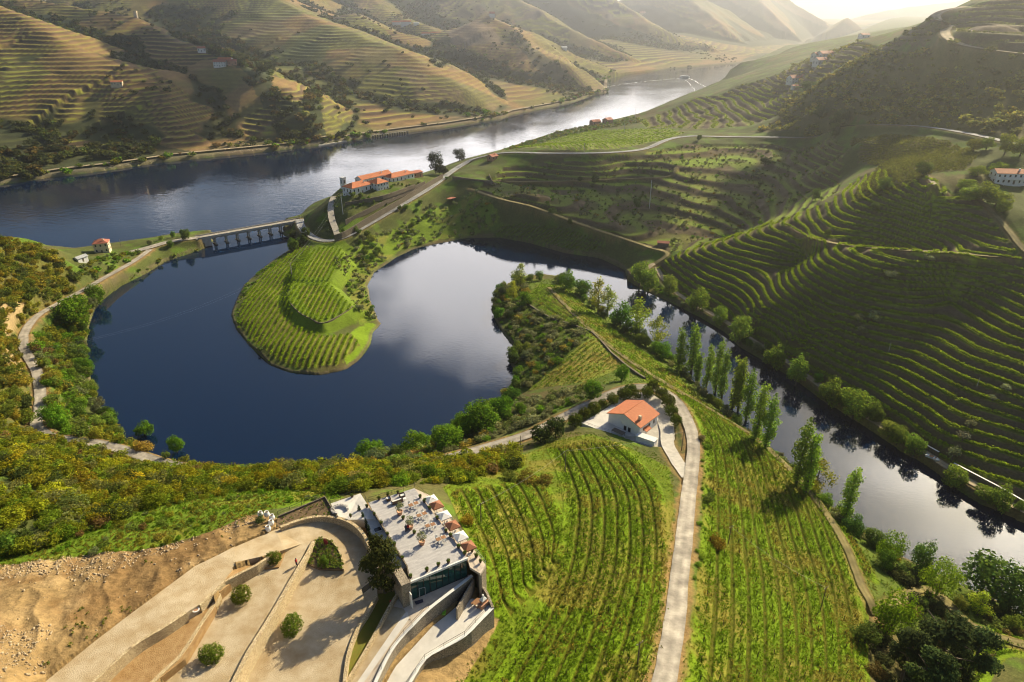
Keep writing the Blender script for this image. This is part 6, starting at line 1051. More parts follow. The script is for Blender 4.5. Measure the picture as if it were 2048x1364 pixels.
for i, (x, y, l) in enumerate(((72, 240, 'behind the others'), (115, 240, 'next to the brown bed'), (150, 262, 'against the brown bed'), (145, 298, 'in the middle of the cluster'), (124, 338, 'nearest the drive'))):
    r = empty('urn', Zp(f"{x},{y},61.4")[0]); tag(r, 'large pale clay urn ' + l, 'urn', 'clay urns beside the drive'); MB().lathe((0, 0, -.3), [(.25, 0), (.5, .3), (.56, .7), (.42, 1.1), (.34, 1.2), (.42, 1.28), (.36, 1.28), (.28, 1.15)], 14).build('body', 'white_paint', r, smooth=True); MB().lathe((0, 0, -.3), [(.28, 1.14), (.27, 1.16)], 14).build('soil', 'brown_soil', r)
plant('shrub', 'bush', Zp("70,285,61.3")[0], 1.8, 2.2, (.11, .14, .04), 'shrub among the rocks beside the clay urns', 'shrub', None, rng)
def person(p, rz, shirt, trousers, label, h=1.7):
    r = empty('person', p, rz); tag(r, label, 'person'); me = bpy.data.meshes.new('body'); V = [(0, 0, .92), (0, 0, 1.15), (0, 0, 1.38), (0, 0, 1.48), (0, .01, 1.62), (.18, 0, 1.38), (.24, .02, 1.12), (.25, .10, .90), (-.18, 0, 1.38), (-.24, .02, 1.12), (-.22, .10, .90), (.09, 0, .85), (.10, .03, .48), (.10, 0, .06), (.10, .12, .03), (-.09, 0, .85), (-.11, -.05, .48), (-.12, -.12, .08), (-.12, 0, .03)]
    E = [(0, 1), (1, 2), (2, 3), (3, 4), (2, 5), (5, 6), (6, 7), (2, 8), (8, 9), (9, 10), (0, 11), (11, 12), (12, 13), (13, 14), (0, 15), (15, 16), (16, 17), (17, 18)]; rad = [.14, .14, .15, .055, .105, .07, .05, .035, .07, .05, .035, .10, .07, .045, .04, .10, .07, .045, .04]
    me.from_pydata(V, E, []); o = link('body', me, r); md = o.modifiers.new('skin', 'SKIN'); o.data.skin_vertices[0].data[0].use_root = True
    for i, a in enumerate(rad): o.data.skin_vertices[0].data[i].radius = (a, a)
    o.modifiers.new('sub', 'SUBSURF').levels = 1; o.data.materials.append(MATS['skin']); o.scale = (h / 1.73,) * 3
    MB().lathe((0, 0, 0), [(.19, .90), (.185, 1.1), (.21, 1.3), (.17, 1.44), (.08, 1.48)], 10).tube([(.19, 0, 1.40), (.25, .02, 1.12), (.26, .09, .98)], [.085, .07, .06], 7).tube([(-.19, 0, 1.40), (-.25, .02, 1.12), (-.23, .09, .98)], [.085, .07, .06], 7).build('shirt', shirt, r, smooth=True)
    MB().tube([(.09, 0, .93), (.10, .03, .48), (.10, 0, .10)], [.13, .095, .075], 8).tube([(-.09, 0, .93), (-.11, -.05, .48), (-.12, -.12, .12)], [.13, .095, .075], 8).build('trousers', trousers, r, smooth=True); MB().lathe((0, -.015, 1.60), [(.115, 0), (.125, .06), (.09, .13), (.02, .15)], 10).build('hair', 'dark_cloth', r, smooth=True)
person(Zp("316,578,60.1")[0], 2.2, 'red_paint', 'dark_cloth', 'person in a red top leaning by the lane wall'); person(at62(1056, 350), .3, 'dark_cloth', 'dark_cloth', 'person in dark clothes beside the middle potted olive'); person(at62(1070, 345), 2.6, 'red_paint', 'dark_cloth', 'person in a dark red top beside the middle potted olive')
# lower court things
r = empty('brick_oven', Zp("1575,850,54.6")[0], RA + .3); tag(r, 'outdoor brick oven with a white peaked hood', 'oven'); MB().box((0, 0, .45), (1.9, 1.1, .9)).build('hearth', 'terracotta', r, bevel=.03); MB().box((.1, .1, 1.2), (1.1, .8, .6)).build('oven', 'terracotta', r, bevel=.03); MB().add([(-.5, -.35, 1.5), (.7, -.35, 1.5), (.7, .55, 1.5), (-.5, .55, 1.5), (.0, 0, 2.1), (.2, 0, 2.1), (.2, .2, 2.1), (.0, .2, 2.1)], [(0, 1, 5, 4), (1, 2, 6, 5), (2, 3, 7, 6), (3, 0, 4, 7), (4, 5, 6, 7), (3, 2, 1, 0)]).box((.1, .1, 2.3), (.3, .3, .5)).build('hood', 'white_paint', r)
r = empty('picnic_table', Zp("1535,842,54.6")[0], RA + .3); tag(r, 'wooden picnic table beside the brick oven', 'table'); MB().box((0, 0, .74), (1.7, .75, .06)).build('tabletop', 'table_wood', r)
for s in (-1, 1): MB().box((0, s * .7, .44), (1.7, .28, .05)).build('bench', 'table_wood', r); MB().tube([(s * .6, -.65, 0), (s * .6, -.1, .72)], .04, 4).tube([(s * .6, .65, 0), (s * .6, .1, .72)], .04, 4).build('leg', 'table_wood', r)
r = empty('sun_lounger', Zp("1310,905,54.65")[0], RA + 1.0); tag(r, 'lime green sun lounger on the lower court', 'sun lounger'); MB().box((.2, 0, .3), (1.2, .6, .06)).build('seat', 'lime_plastic', r); MB().box((-.55, 0, .48), (.6, .6, .06), 0, Matrix.Rotation(.6, 3, 'Y')).build('backrest', 'lime_plastic', r)
for sx in (-.4, .7):
    for sy in (-.25, .25): MB().box((sx, sy, .14), (.06, .06, .28)).build('leg', 'lime_plastic', r)
r = empty('closed_parasol', Zp("1352,835,54.6")[0]); tag(r, 'closed red parasol by the foot of the stair', 'parasol'); MB().lathe((0, 0, .7), [(.08, 0), (.17, .25), (.10, 1.0), (.03, 1.35)], 8).build('canopy', 'red_paint', r); MB().tube([(0, 0, 0), (0, 0, 2.1)], .03, 6).build('pole', 'grey_metal', r)
r = empty('hydrant', Zp("950,835,57.2")[0]); tag(r, 'red hydrant at the ramp wall', 'hydrant'); MB().lathe((0, 0, 0), [(.16, 0), (.16, .1), (.11, .14), (.11, .62), (.15, .66), (.1, .8), (.03, .85)], 10).build('body', 'red_paint', r); MB().tube([(-.2, 0, .5), (.2, 0, .5)], .06, 6).build('outlet', 'red_paint', r)
tag(slab('door_mat', Zp("1110,820,57.62;1165,803,57.62;1172,825,57.62;1120,842,57.62"), .02, 'dark_cloth', 'dark door mat before the glass front', 'mat', None, .02), 'dark door mat before the glass front', 'mat')
for x, y, l in ((1076, 800, 'left of the glass front door'), (1163, 765, 'right of the glass front door')): r = empty('pot', Zp(f"{x},{y},57.6")[0]); tag(r, 'tall dark red pot ' + l, 'pot'); MB().lathe((0, 0, 0), [(.18, 0), (.26, .8), (.28, .85), (.22, .85)], 10).build('body', 'brown_cloth', r); f = link('plant', KIND['bush'][0][0], r); f.scale = (.5, .5, .6); f.location = (0, 0, .75); f.color = (.05, .08, .02, 1)
r = empty('notice_board', Zp("790,750,57.9")[0], RA + .35); tag(r, 'low dark board at the court edge under the pine', 'board'); MB().box((0, 0, .8), (1.9, .1, 1.0), 0, Matrix.Rotation(-.3, 3, 'X')).build('panel', 'black_metal', r); [MB().box((s * .85, 0, .3), (.08, .08, .8)).build('leg', 'old_wood', r) for s in (-1, 1)]
r = empty('manhole', Zp("-40,830,63.1")[0]); r.location = tuple(P(392, 1220, 63.0)); tag(r, 'pale ringed manhole cover where the drive wall ends', 'manhole'); MB().lathe((0, 0, 0), [(.55, 0), (.55, .10), (.38, .10), (.38, .06)], 18).build('ring', 'white_paint', r); MB().lathe((0, 0, 0), [(.37, 0), (.37, .07)], 18).build('lid', 'terracotta', r)
# ------------------------------------------------------------------ houses
def roof_uv(o): pass
def house(name, base, L_, W_, rz, wh, rh, wall_m, roof_m, label, storeys=1, hip=False, chimney=True, winx=None, cat='house', group=None, depth=2.0, over=.4, win=True, door=True):
    r = empty(name, base, rz); tag(r, label, cat, group); a, b = L_ / 2, W_ / 2
    v = [(-a, -b, -depth), (a, -b, -depth), (a, b, -depth), (-a, b, -depth), (-a, -b, wh), (a, -b, wh), (a, b, wh), (-a, b, wh)]; f = [(0, 1, 5, 4), (1, 2, 6, 5), (2, 3, 7, 6), (3, 0, 4, 7)]
    if not hip and rh > 0: v += [(-a, 0, wh + rh * .97), (a, 0, wh + rh * .97)]; f += [(4, 8, 7), (5, 6, 9)]
    MB().add(v, f).build('wall', wall_m, r); x, y = a + over, b + over; zz = wh - rh * over / b; t_ = .16
    if rh <= 0: MB().box((0, 0, wh + .12), (L_ + .5, W_ + .5, .24)).build('roof', roof_m, r)
    else:
        rx = max(.3, a - b * .9) if hip else x; lo = [(-x, -y, zz), (x, -y, zz), (x, y, zz), (-x, y, zz), (-rx, 0, wh + rh), (rx, 0, wh + rh)]; up = [(p_[0], p_[1], p_[2] + t_) for p_ in lo]
        fl = [(0, 1, 5, 4), (2, 3, 4, 5)] + ([(1, 2, 5), (3, 0, 4)]); nfl = [tuple(6 + i for i in q) for q in fl]; ed = [(i, (i + 1) % 4, 6 + (i + 1) % 4, 6 + i) for i in range(4)] if hip else [(0, 1, 7, 6), (2, 3, 9, 8)]
        if not hip: fl = fl[:2]; nfl = nfl[:2]; ed += [(1, 5, 11, 7), (5, 2, 8, 11), (3, 4, 10, 9), (4, 0, 6, 10)]
        ro = MB().add(lo + up, [q[::-1] for q in fl] + nfl + ed).build('roof', roof_m, r)
        if chimney: MB().box((a * .45, -b * .45, wh + rh * .55 + .55), (.7, .55, 1.5)).build('chimney', wall_m, ro)
    if win:
        sh = wh / storeys
        for s in range(storeys):
            for side in (-1, 1):
                n = winx or max(1, int(L_ / 3))
                for i in range(n):
                    cx = -a + L_ * (i + .5) / n
                    if door and s == 0 and side == -1 and i == n // 2: d = MB().box((cx, -b - .03, 1.05), (.95, .08, 2.1)).build('door', 'old_wood', r); continue
                    w1 = MB().box((cx, side * (b + .02), sh * s + sh * .55), (.9, .06, sh * .42)).build('window', 'window_glass', r); MB().box((cx, side * (b + .05), sh * s + sh * .55 - sh * .24), (1.1, .14, .08)).build('sill', 'white_paint', w1)
                m = max(1, int(W_ / 3.5))
                for i in range(m): cy = -b + W_ * (i + .5) / m; MB().box((side * (a + .02), cy, sh * s + sh * .55), (.06, .9, sh * .42)).build('window', 'window_glass', r)
    return r
def base_at(u, v, ymin=20): g = G(u, v, ymin); g[2] = float(gz(g[0], g[1])); return g
def ang(u0, v0, u1, v1, z): d = P(u1, v1, z) - P(u0, v0, z); return math.atan2(d[1], d[0])
# --- villa
A_ = P(1216, 848, 27); B_ = P(1278, 876, 27); d_ = (B_ - A_)[:2]; VA = math.atan2(d_[1], d_[0]); LW = np.linalg.norm(d_); n_ = np.array([-math.sin(VA), math.cos(VA)])
slab('villa_yard', VILLA_PAD, 1.2, 'concrete', 'pale concrete yard of the orange roofed villa', 'yard')
cen = (A_[:2] + B_[:2]) / 2 + n_ * 5.2; vi = empty('villa', (cen[0], cen[1], 27.05), VA); tag(vi, 'white villa with bright orange gabled roof above the road bend', 'villa'); a, b = LW / 2, 5.2; wh, rh = 4.2, 2.3
MB().add([(-a, -b, -1), (a, -b, -1), (a, b, -1), (-a, b, -1), (-a, -b, wh), (a, -b, wh), (a, b, wh), (-a, b, wh), (0, -b, wh + rh * .96), (0, b, wh + rh * .96)], [(0, 1, 5, 8, 4), (1, 2, 6, 5), (2, 3, 7, 9, 6), (3, 0, 4, 7)]).build('wall', 'white_paint', vi)
x, y = a + .55, b + .55; zz = wh - rh * .55 / a; lo = [(-x, -y, zz), (0, -y, wh + rh), (x, -y, zz), (-x, y, zz), (0, y, wh + rh), (x, y, zz)]; up = [(q[0], q[1], q[2] + .2) for q in lo]
ro = MB().add(lo + up, [(0, 1, 4, 3), (1, 2, 5, 4), (9, 10, 7, 6), (10, 11, 8, 7), (0, 6, 7, 1), (1, 7, 8, 2), (3, 4, 10, 9), (4, 5, 11, 10), (0, 3, 9, 6), (2, 8, 11, 5)]).build('roof', 'orange_tiles', vi); MB().tube([(0, -y, wh + rh + .22), (0, y, wh + rh + .22)], .13, 6).build('ridge_tiles', 'orange_tiles', ro)
ch = MB().box((a * .72, -b * .55, wh + 1.5), (.9, .7, 1.5)).build('chimney', 'cream_render', ro); MB().box((a * .72, -b * .55, wh + 2.33), (1.05, .85, .1)).build('cap', 'white_paint', ch) if False else None
for xx in (.6, 2.2): dd = MB().box((xx, -b - .03, 1.1), (1.0, .08, 2.1)).build('door', 'old_wood', vi); MB().box((xx, -b - .06, 1.1), (.8, .06, 1.8)).build('pane', 'window_glass', dd)
for yy in (-2.6, .4, 3.2): MB().box((a + .03, yy, 2.2), (.08, 1.0, 1.2)).build('window', 'window_glass', vi); MB().box((-a - .03, yy, 2.2), (.08, 1.0, 1.2)).build('window', 'window_glass', vi)
MB().box((-1.2, -b - .12, 2.6), (.7, .25, .5)).build('air_conditioner', 'white_paint', vi); MB().add([(a + .02, -3.5, 2.5), (a + 1.5, -3.5, 2.0), (a + 1.5, -.5, 2.0), (a + .02, -.5, 2.5), (a + .02, -3.5, 2.62), (a + 1.5, -3.5, 2.12), (a + 1.5, -.5, 2.12), (a + .02, -.5, 2.62)], [(4, 5, 6, 7), (3, 2, 1, 0), (0, 1, 5, 4), (1, 2, 6, 5), (2, 3, 7, 6)]).build('porch_roof', 'orange_tiles', vi)
slab('villa_terrace', pts("1163,846,z27.6;1226,808,z27.6;1250,832,z27.6;1276,872,z27.6;1262,872,z27.6;1215,864,z27.6"), 3, 'pale_screed', 'pale triangular terrace left of the villa', 'terrace')
wall('white_wall', pts("1163,845,z28.0;1190,856,z28.0;1218,864,z28.0;1250,872,z28.0"), .25, 3.2, 'white_paint', 'low white wall along the front of the villa terrace', 'wall'); railing(pts("1163,845,z27.95;1190,856,z27.95;1218,864,z27.95"), .9, 'thin railing on the white villa wall', 2.0, group='railings of the villa'); railing(pts("1163,846,z27.6;1195,827,z27.6;1226,808,z27.6"), .9, 'thin railing on the back edge of the villa terrace', 2.0, group='railings of the villa')
ax = empty('annex', P(1292, 886, 26.6), VA + .15); tag(ax, 'low white flat roofed annex in front of the villa', 'annex'); MB().box((0, 0, .9), (6.2, 2.4, 2.6)).build('wall', 'white_paint', ax); MB().box((0, 0, 2.28), (6.5, 2.7, .16)).build('roof', 'white_paint', ax)
r = empty('garden_pergola', P(1236, 874, 26.7), VA); tag(r, 'grey pergola against the front of the villa terrace', 'pergola'); [MB().box((sx * 1.9, sy * .8, 1.0), (.12, .12, 2.2)).build('post', 'old_wood', r) for sx in (-1, 1) for sy in (-1, 1)]; MB().box((0, 0, 2.15), (4.2, 2.0, .1)).build('roof', 'old_wood', r)
CIT = [(944, 415, 20, 'at the top of the road bend'), (1077, 452, 24, 'behind the roof ridge'), (1122, 405, 22, 'nearest the road bend top'), (895, 470, 24, 'left behind the orange roof'), (985, 455, 18, 'close behind the orange roof'), (1190, 462, 20, 'right of the top group'), (1247, 530, 25, 'first on the right hand rim'), (1270, 595, 22, 'middle of the right hand rim'), (1306, 680, 20, 'last on the right hand rim'), (800, 505, 22, 'at the upper corner of the triangular terrace'), (722, 535, 18, 'second along the triangular terrace'), (655, 580, 22, 'third along the triangular terrace'), (575, 625, 22, 'fourth along the triangular terrace'), (502, 690, 24, 'at the sharp end of the triangular terrace'), (345, 800, 36, 'big and dark beside the villa road'), (228, 850, 32, 'dark at the end of the villa hedge')]
for x, y, wpx, l in CIT: p = P(1024 + x / 4, 682 + y / 4, 27.0); p[2] = max(float(gz(p[0], p[1])), 26.0 if y < 700 else 0) ; d = mpx(p, wpx); plant('citrus_tree', 'citrus', p, d * 1.2, d * 1.15, (.07, .095, .01) if wpx < 30 else (.04, .06, .015), 'round clipped tree ' + l, 'tree', 'round trees about the villa', R)
# --- estate by the bridge
EA = ang(700, 378, 828, 348, 28); ES = lambda u, v, z=27.4: P(u, v, z)
house('estate_house', ES(716, 384), 19, 11, EA, 5.2, 2.6, 'white_paint', 'orange_tiles', 'white estate house with orange hip roof at the bridge end', 1, True, cat='house', group=None, winx=5); house('estate_house', ES(757, 379), 11, 11, EA, 6.0, 2.6, 'white_paint', 'orange_tiles', 'square white estate wing with skylit orange roof', 2, True, False, winx=4)
house('estate_house', ES(748, 366), 30, 8, EA, 5.6, 2.2, 'white_paint', 'orange_tiles', 'long orange roofed estate range along the river side', 1, False, winx=8); house('estate_house', ES(799, 361), 24, 9, EA, 4.6, 2.4, 'white_paint', 'orange_tiles', 'orange roofed estate range behind the green pergola', 1, True, winx=6); house('estate_shed', ES(829, 353), 11, 8, EA, 3.6, .9, 'terracotta', 'red_tiles', 'low red roofed shed at the far end of the estate', 1, False, False, winx=2, cat='shed')
tw = house('tower_house', P(694, 405, 21), 3.2, 3.2, EA, 7.5, 0, 'white_paint', 'white_paint', 'narrow white tower house below the estate', 3, False, False, winx=1, cat='tower', depth=3); house('pump_house', ES(687, 372, 27.5), 3.5, 3.0, EA, 6.5, 0, 'white_paint', 'grey_metal', 'white block with dark cap at the estate corner', 1, False, False, winx=1, cat='building', door=False)
wall('terrace_wall', wp("668,470,z14.5;690,462,z15.2;740,432,z18.5;800,398,z22;850,368,z25;885,348,z26.5", 4), .6, 4.5, 'dark_stone', 'long stone wall along the road below the estate'); wall('terrace_wall', wp("690,440,z19;740,415,z22.2;800,386,z25;850,362,z27", 4), .6, 3.5, 'dark_stone', 'upper stone terrace wall below the estate'); wall('terrace_wall', wp("690,405,z25.6;740,396,z27.3;775,388,z27.6;830,368,z27.8", 4), .6, 3.0, 'dark_stone', 'stone wall under the estate forecourt')
sr_ = pts("668,395,z24;662,415,z21;664,440,z16.5;672,462,z12.5;676,474,z10.6"); V, f = strip_mesh(dens(smooth_line(sr_, 5), 2), [-2.2, 0, 2.2], .9); tag(link('ramp_road', npmesh('ramp_road', V, f), None, 'bridge_surface'), 'steep grey ramp up to the estate', 'road', kind='structure')
wall('platform', pts("905,352,z27.5;940,357,z27.5;985,362,z27.5;978,348,z27.5"), .6, 6, 'dark_stone', 'dark stone platform wall beside the grey road', 'wall');
house('roadside_house', base_at(985, 318), 8, 6, EA, 3, 1.6, 'terracotta', 'red_tiles', 'small red roofed house beside the grey road above the platform', winx=2); tag(MB().box(tuple(base_at(905, 398) + np.array([0, 0, .9])), (10, 4, .3), EA).build('tin_roof', 'red_tiles'), 'low red sheet roof on the green terraces', 'shelter'); house('field_hut', base_at(1326, 490), 7, 4, -.2, 2.3, .8, 'dark_stone', 'red_tiles', 'small stone hut with rusty roof in the valley bottom', winx=1, cat='hut', chimney=False)
# --- causeway houses
house('stone_house', base_at(207, 503), 8.5, 8.0, .35, 6.6, 1.9, 'cream_render', 'red_tiles', 'two storey pinkish house with brown roof on the causeway', 2, True, winx=3); house('shed', base_at(163, 522), 6.5, 3.6, 1.2, 2.6, .9, 'white_paint', 'grey_metal', 'small white shed below the causeway house', winx=1, cat='shed', chimney=False)
# --- distant houses
def fhouse(u, v, y, L_, W_, rz, wh, rh, wm, rm, label, st=1, hip=False, cat='house', group=None): g = Q(u, v, y); g[2] = max(.5, float(gz(g[0], g[1]))); return house('hillside_house', g, L_, W_, rz, wh, rh, wm, rm, label, st, hip, True, None, cat, group, 6, win=y < 1300)
for a in (("441,132", 24, 13, .2, 8, 3.5, 'white_paint', 'red_tiles', 'white house with red roof at the front of the ridge farm', 2), ("452,126", 28, 12, -.1, 8, 3.5, 'white_paint', 'orange_tiles', 'long red roofed house at the back of the ridge farm', 2), ("465,128", 14, 11, .3, 7, 3, 'terracotta', 'red_tiles', 'reddish house at the right end of the ridge farm', 1), ("402,95", 13, 10, .4, 6, 3, 'white_paint', 'red_tiles', 'lone white house higher up the dark ridge', 1), ("233,163", 15, 8, .25, 5, 2.0, 'cream_render', 'orange_tiles', 'small yellow shed glowing on the left hillside', 1), ("273,37", 6, 6, 0, 13, 0, 'cream_render', 'cream_render', 'thin pale tower on the skyline of the dark ridge', 1)):
    u, v = map(float, a[0].split(',')); g = base_at(u, v, 500); h_ = house('hillside_house', g - np.array([0, 0, .5]), a[1] * (.68 if a[1] > 15 else .85), a[2] * .75, a[3], a[4] * .8, a[5] * .75, a[6], a[7], a[8], a[9], False, False, None, 'tower' if 'tower' in a[8] else 'house', None, 6)
for a in (("793,50", 34, 16, .1, 14, 5, 'white_paint', 'orange_tiles', 'white far farmhouse left of the twin roofs'), ("812,50", 44, 16, .1, 15, 6, 'white_paint', 'orange_tiles', 'long white far farmhouse with orange roof'), ("833,50", 22, 14, 0, 9, 4, 'white_paint', 'white_paint', 'small white far building right of the long farmhouse'), ("852,66", 36, 15, 0, 9, 5, 'white_paint', 'orange_tiles', 'low white farm building on the valley saddle'), ("872,64", 40, 15, .1, 9, 5, 'white_paint', 'orange_tiles', 'low orange roofed barn on the valley saddle'),
          ("984,38", 18, 12, .2, 14, 6, 'white_paint', 'red_tiles', 'white chapel among trees on the far knoll'), ("1285,26", 40, 18, .3, 12, 5, 'cream_render', 'red_tiles', 'hazy pale house on the far spur'), ("1128,98", 20, 12, .3, 8, 4, 'white_paint', 'white_paint', 'small white building on the hazy spur above the river')):
    u, v = map(float, a[0].split(',')); g = base_at(u, v, 700); house('distant_house', g - np.array([0, 0, 1]), a[1] * .62, a[2] * .62, a[3], a[4] * .6, a[5] * .6, a[6], a[7], a[8], 1, False, False, None, 'house', None, 10, win=False)
house('stone_house', base_at(1190, 250), 13, 9, .5, 5.5, 2.2, 'terracotta', 'red_tiles', 'ruddy stone house above the bright vineyard', 1, winx=3); house('stone_house', base_at(1215, 247), 12, 9, .8, 6, 2.4, 'terracotta', 'red_tiles', 'red roofed house with white corner above the bright vineyard', 1, winx=2)
g = base_at(1586, 166); house('hill_house', g, 12, 10, .3, 6, 3, 'white_paint', 'red_tiles', 'white gabled house on the scrub hill, left wing', 2, winx=3); house('hill_house', g + np.array([13, -1, 0]), 10, 9, 1.9, 6.5, 3, 'white_paint', 'red_tiles', 'white gabled house on the scrub hill, right wing', 2, winx=2); house('hill_house', base_at(1589, 176), 7, 4, .2, 2.6, 1, 'white_paint', 'red_tiles', 'small white shed below the scrub hill house', 1, cat='shed')
for u, v, L_, l in ((1727, 76, 16, 'lone pale house on the hazy ridge line'), (1650, 112, 17, 'upper white house on the hazy slope'), (1637, 118, 15, 'middle white house on the hazy slope'), (1640, 126, 13, 'lower white house on the hazy slope')): house('hill_house', base_at(u, v) - np.array([0, 0, .5]), L_, 10, .3, 6, 2.6, 'white_paint', 'red_tiles', l, 1, winx=3)
rh_ = house('balcony_house', base_at(2014, 362), 15.5, 8, -.12, 5.6, 1.6, 'white_paint', 'orange_tiles', 'long white two storey house with balcony at the right edge', 2, winx=6); bl = MB().box((1, -4.8, 2.8), (11, 1.5, .2)).build('balcony', 'white_paint', rh_); MB().box((1, -5.5, 3.3), (11, .06, .9)).build('railing', 'white_paint', bl)
for i in range(4): MB().box((-4.0 + i * 3.3, -5.4, 1.2), (.25, .25, 3.2)).build('pillar', 'white_paint', rh_)
# ------------------------------------------------------------------ bridge
ba, bb = P(396, 475.5, 6.6), P(604, 438, 7.0); dv = bb - ba; BL = np.linalg.norm(dv[:2]); br = empty('bridge', ba, math.atan2(dv[1], dv[0])); tag(br, 'low pale concrete road bridge on paired piers', 'bridge'); MB().box((BL / 2, 0, -.25), (BL + 4, 7.4, .5)).build('deck', 'concrete', br)
for s in (-1, 1): MB().box((BL / 2, s * 3.6, .45), (BL + 2, .18, .9)).build('parapet', 'concrete', br); MB().box((BL / 2, s * 2.6, -.95), (BL, .6, .9)).build('girder', 'concrete', br)
MB().box((BL / 2, 0, .02), (BL + 3, 6.4, .06)).build('roadway', 'bridge_surface', br)
for i in range(8):
    x = BL * (.14 + .105 * i); pr = MB().box((x, 0, -1.2), (.9, 6.4, .7)).build('pier', 'concrete', br)
    for s in (-1, 1): MB().box((x, s * 2.2, -4.6), (.75, 1.0, 6.2)).build('column', 'concrete', pr)
    MB().box((x, 0, -6.5), (1.6, 6.8, .9)).build('footing', 'dark_stone', pr)
for x in (-1, BL + 1): MB().box((x + (4 if x < 0 else -3), 0, -3.4), (9 if x < 0 else 7, 7.0, 5.6)).build('abutment', 'concrete', br)
def guardrail(k, side, a, b, label):
    p, wd = ROADS[k]; q = dens(p, 3.2); t_ = np.gradient(q[:, :2], axis=0); t_ /= np.linalg.norm(t_, axis=1)[:, None]; q[:, :2] += np.stack([t_[:, 1], -t_[:, 0]], 1) * side * (wd / 2 + .5); n = len(q); railing(q[int(n * a):int(n * b)], .75, label, 3.4, 'grey_metal', 0, .09, 'guard rails')
guardrail('quinta_road', 1, .05, .42, 'grey guard rail on the bay side of the climbing road'); guardrail('quinta_road', 1, .0, .05, 'grey guard rail at the bridge end of the climbing road'); 
# ------------------------------------------------------------------ banks, quays, boats
FBW = np.array([0, 0, 0]); 
for s_, l in (("1439,605,z5.4;1455,615,z5.4;1471,626,z5.4", 'short white topped wall on the far bank path near the crest'), ("1486,633,z5.4;1536,668,z5.4;1598,704,z5.4", 'long white topped wall under the dark vineyard'), ("1846,886,z5.0;1878,904,z5.0", 'short white topped wall by the small boat'), ("1908,926,z5;1998,973,z5;2048,1002,z5;2200,1080,z5", 'white topped wall at the end of the far bank path')): wall('bank_wall', pts(s_), .5, 3.4, 'dark_stone', l, cap='white_paint')
wall('ridge_wall', np.array([q + [0, 0, .9] for q in on_ground(dens(smooth_line(GP("1052,608;1090,632;1150,656;1185,668;1232,715;1290,758"), 5), 3)[:, :2])]), .7, 2.2, 'dark_stone', 'dark dry stone wall along the spine of the second point')
kn = smooth_line(pts("706,611,z7.3;690,624,z7.3;647,645,z7.3;620,636,z7.3;598,624,z7.3;580,605,z7.3"), 5); wall('knoll_wall', kn, .5, 2.6, 'dark_stone', 'stone wall holding up the knoll vineyard')
def hull(L_, W_, H_): return [(x * L_ / 2, y * W_ / 2, z) for z in (0, H_) for x, y in ((-1, -.8), (.55, -1 if z else -.8), (1, 0), (.55, 1 if z else .8), (-1, .8))]
def boat(p, rz, L_, W_, H_, mat, label, cabin=True, name='boat'):
    r = empty(name, p, rz); tag(r, label, 'boat'); MB().add(hull(L_, W_, H_), [(4, 3, 2, 1, 0), (5, 6, 7, 8, 9)] + [(i, (i + 1) % 5, 5 + (i + 1) % 5, 5 + i) for i in range(5)]).build('hull', mat, r)
    if cabin:
        c = MB().box((-L_ * .08, 0, H_ + 1.2), (L_ * .7, W_ * .75, 2.4)).build('cabin', 'white_paint', r); MB().box((-L_ * .08, 0, H_ + 1.4), (L_ * .66, W_ * .76, .8)).build('window', 'window_glass', c); MB().box((-L_ * .1, 0, H_ + 2.55), (L_ * .74, W_ * .8, .2)).build('roof', 'white_paint', r)
    else: MB().box((-L_ * .1, 0, H_ + .06), (L_ * .3, W_ * .8, .08)).box((L_ * .2, 0, H_ + .06), (L_ * .08, W_ * .9, .08)).build('seat', 'table_wood', r)
bp_ = P(1370, 155, 0); boat(bp_, ang(1320, 158, 1372, 155, 0), 30, 7, 2.2, 'white_paint', 'white cruise boat heading up the bright river', name='cruise_boat'); boat(base_at(1863, 922) + np.array([0, 0, .1]), -.9, 4.6, 1.7, .7, 'white_paint', 'small white boat pulled up on the far bank', False, 'rowing_boat')
bar = P(706, 279, 0.1); boat(bar, ang(690, 280, 720, 276, 0), 18, 5, 1.5, 'grey_metal', 'grey barge moored at the pale quay', False, 'barge')
for i in range(15): u = 746 + i * 4.9; p = P(u, 275.2 - i * .62, 0); r = empty('mooring_post', p); tag(r, 'dark mooring pile in the row along the far bank', 'mooring post', 'row of mooring piles along the far bank'); MB().tube([(0, 0, -2), (0, 0, 2.6)], .9, 7).build('pile', 'black_metal', r); MB().tube([(0, 0, 2.6), (0, 0, 2.9)], 1.0, 7).build('cap', 'grey_metal', r)
slab('quay', pts("637,291,z1.2;693,281,z1.2;692,277,z1.2;640,284,z1.6"), 3, 'concrete', 'pale quay on the far river bank', 'quay')
def wake(pl, w0, w1, name, label):
    q = dens(smooth_line(pts(pl), 6), 6); V, f = [], []; k = np.linspace(0, 1, len(q)); rg = np.random.RandomState(3); mb = MB()
    for i in range(len(q) - 1):
        if rg.uniform() < .12 + .35 * k[i]: continue
        t_ = (q[i + 1] - q[i]); t_ /= np.linalg.norm(t_); n_ = np.array([-t_[1], t_[0], 0]); ww = (w0 + (w1 - w0) * k[i]) * rg.uniform(.5, 1.1); o_ = n_ * rg.normal(0, .8); mb.add([q[i] - n_ * ww + o_, q[i] + n_ * ww + o_, q[i + 1] + n_ * ww + o_, q[i + 1] - n_ * ww + o_], [(0, 1, 2, 3)])
    tag(mb.build(name, 'foam'), label, 'wake', kind='structure')
wake("1366,156,z0.1;1330,159,z.1;1280,164,z.1;1215,173,z.1", 1.6, .9, 'wake', 'left foam arm of the cruise boat wake'); wake("1378,156,z.1;1392,163,z.1;1408,172,z.1;1420,180,z.1", 1.6, .9, 'wake', 'right foam arm of the cruise boat wake'); wake("1372,160,z.1;1380,168,z.1;1388,178,z.1;1392,190,z.1", .8, .5, 'wake', 'inner ripple of the cruise boat wake')
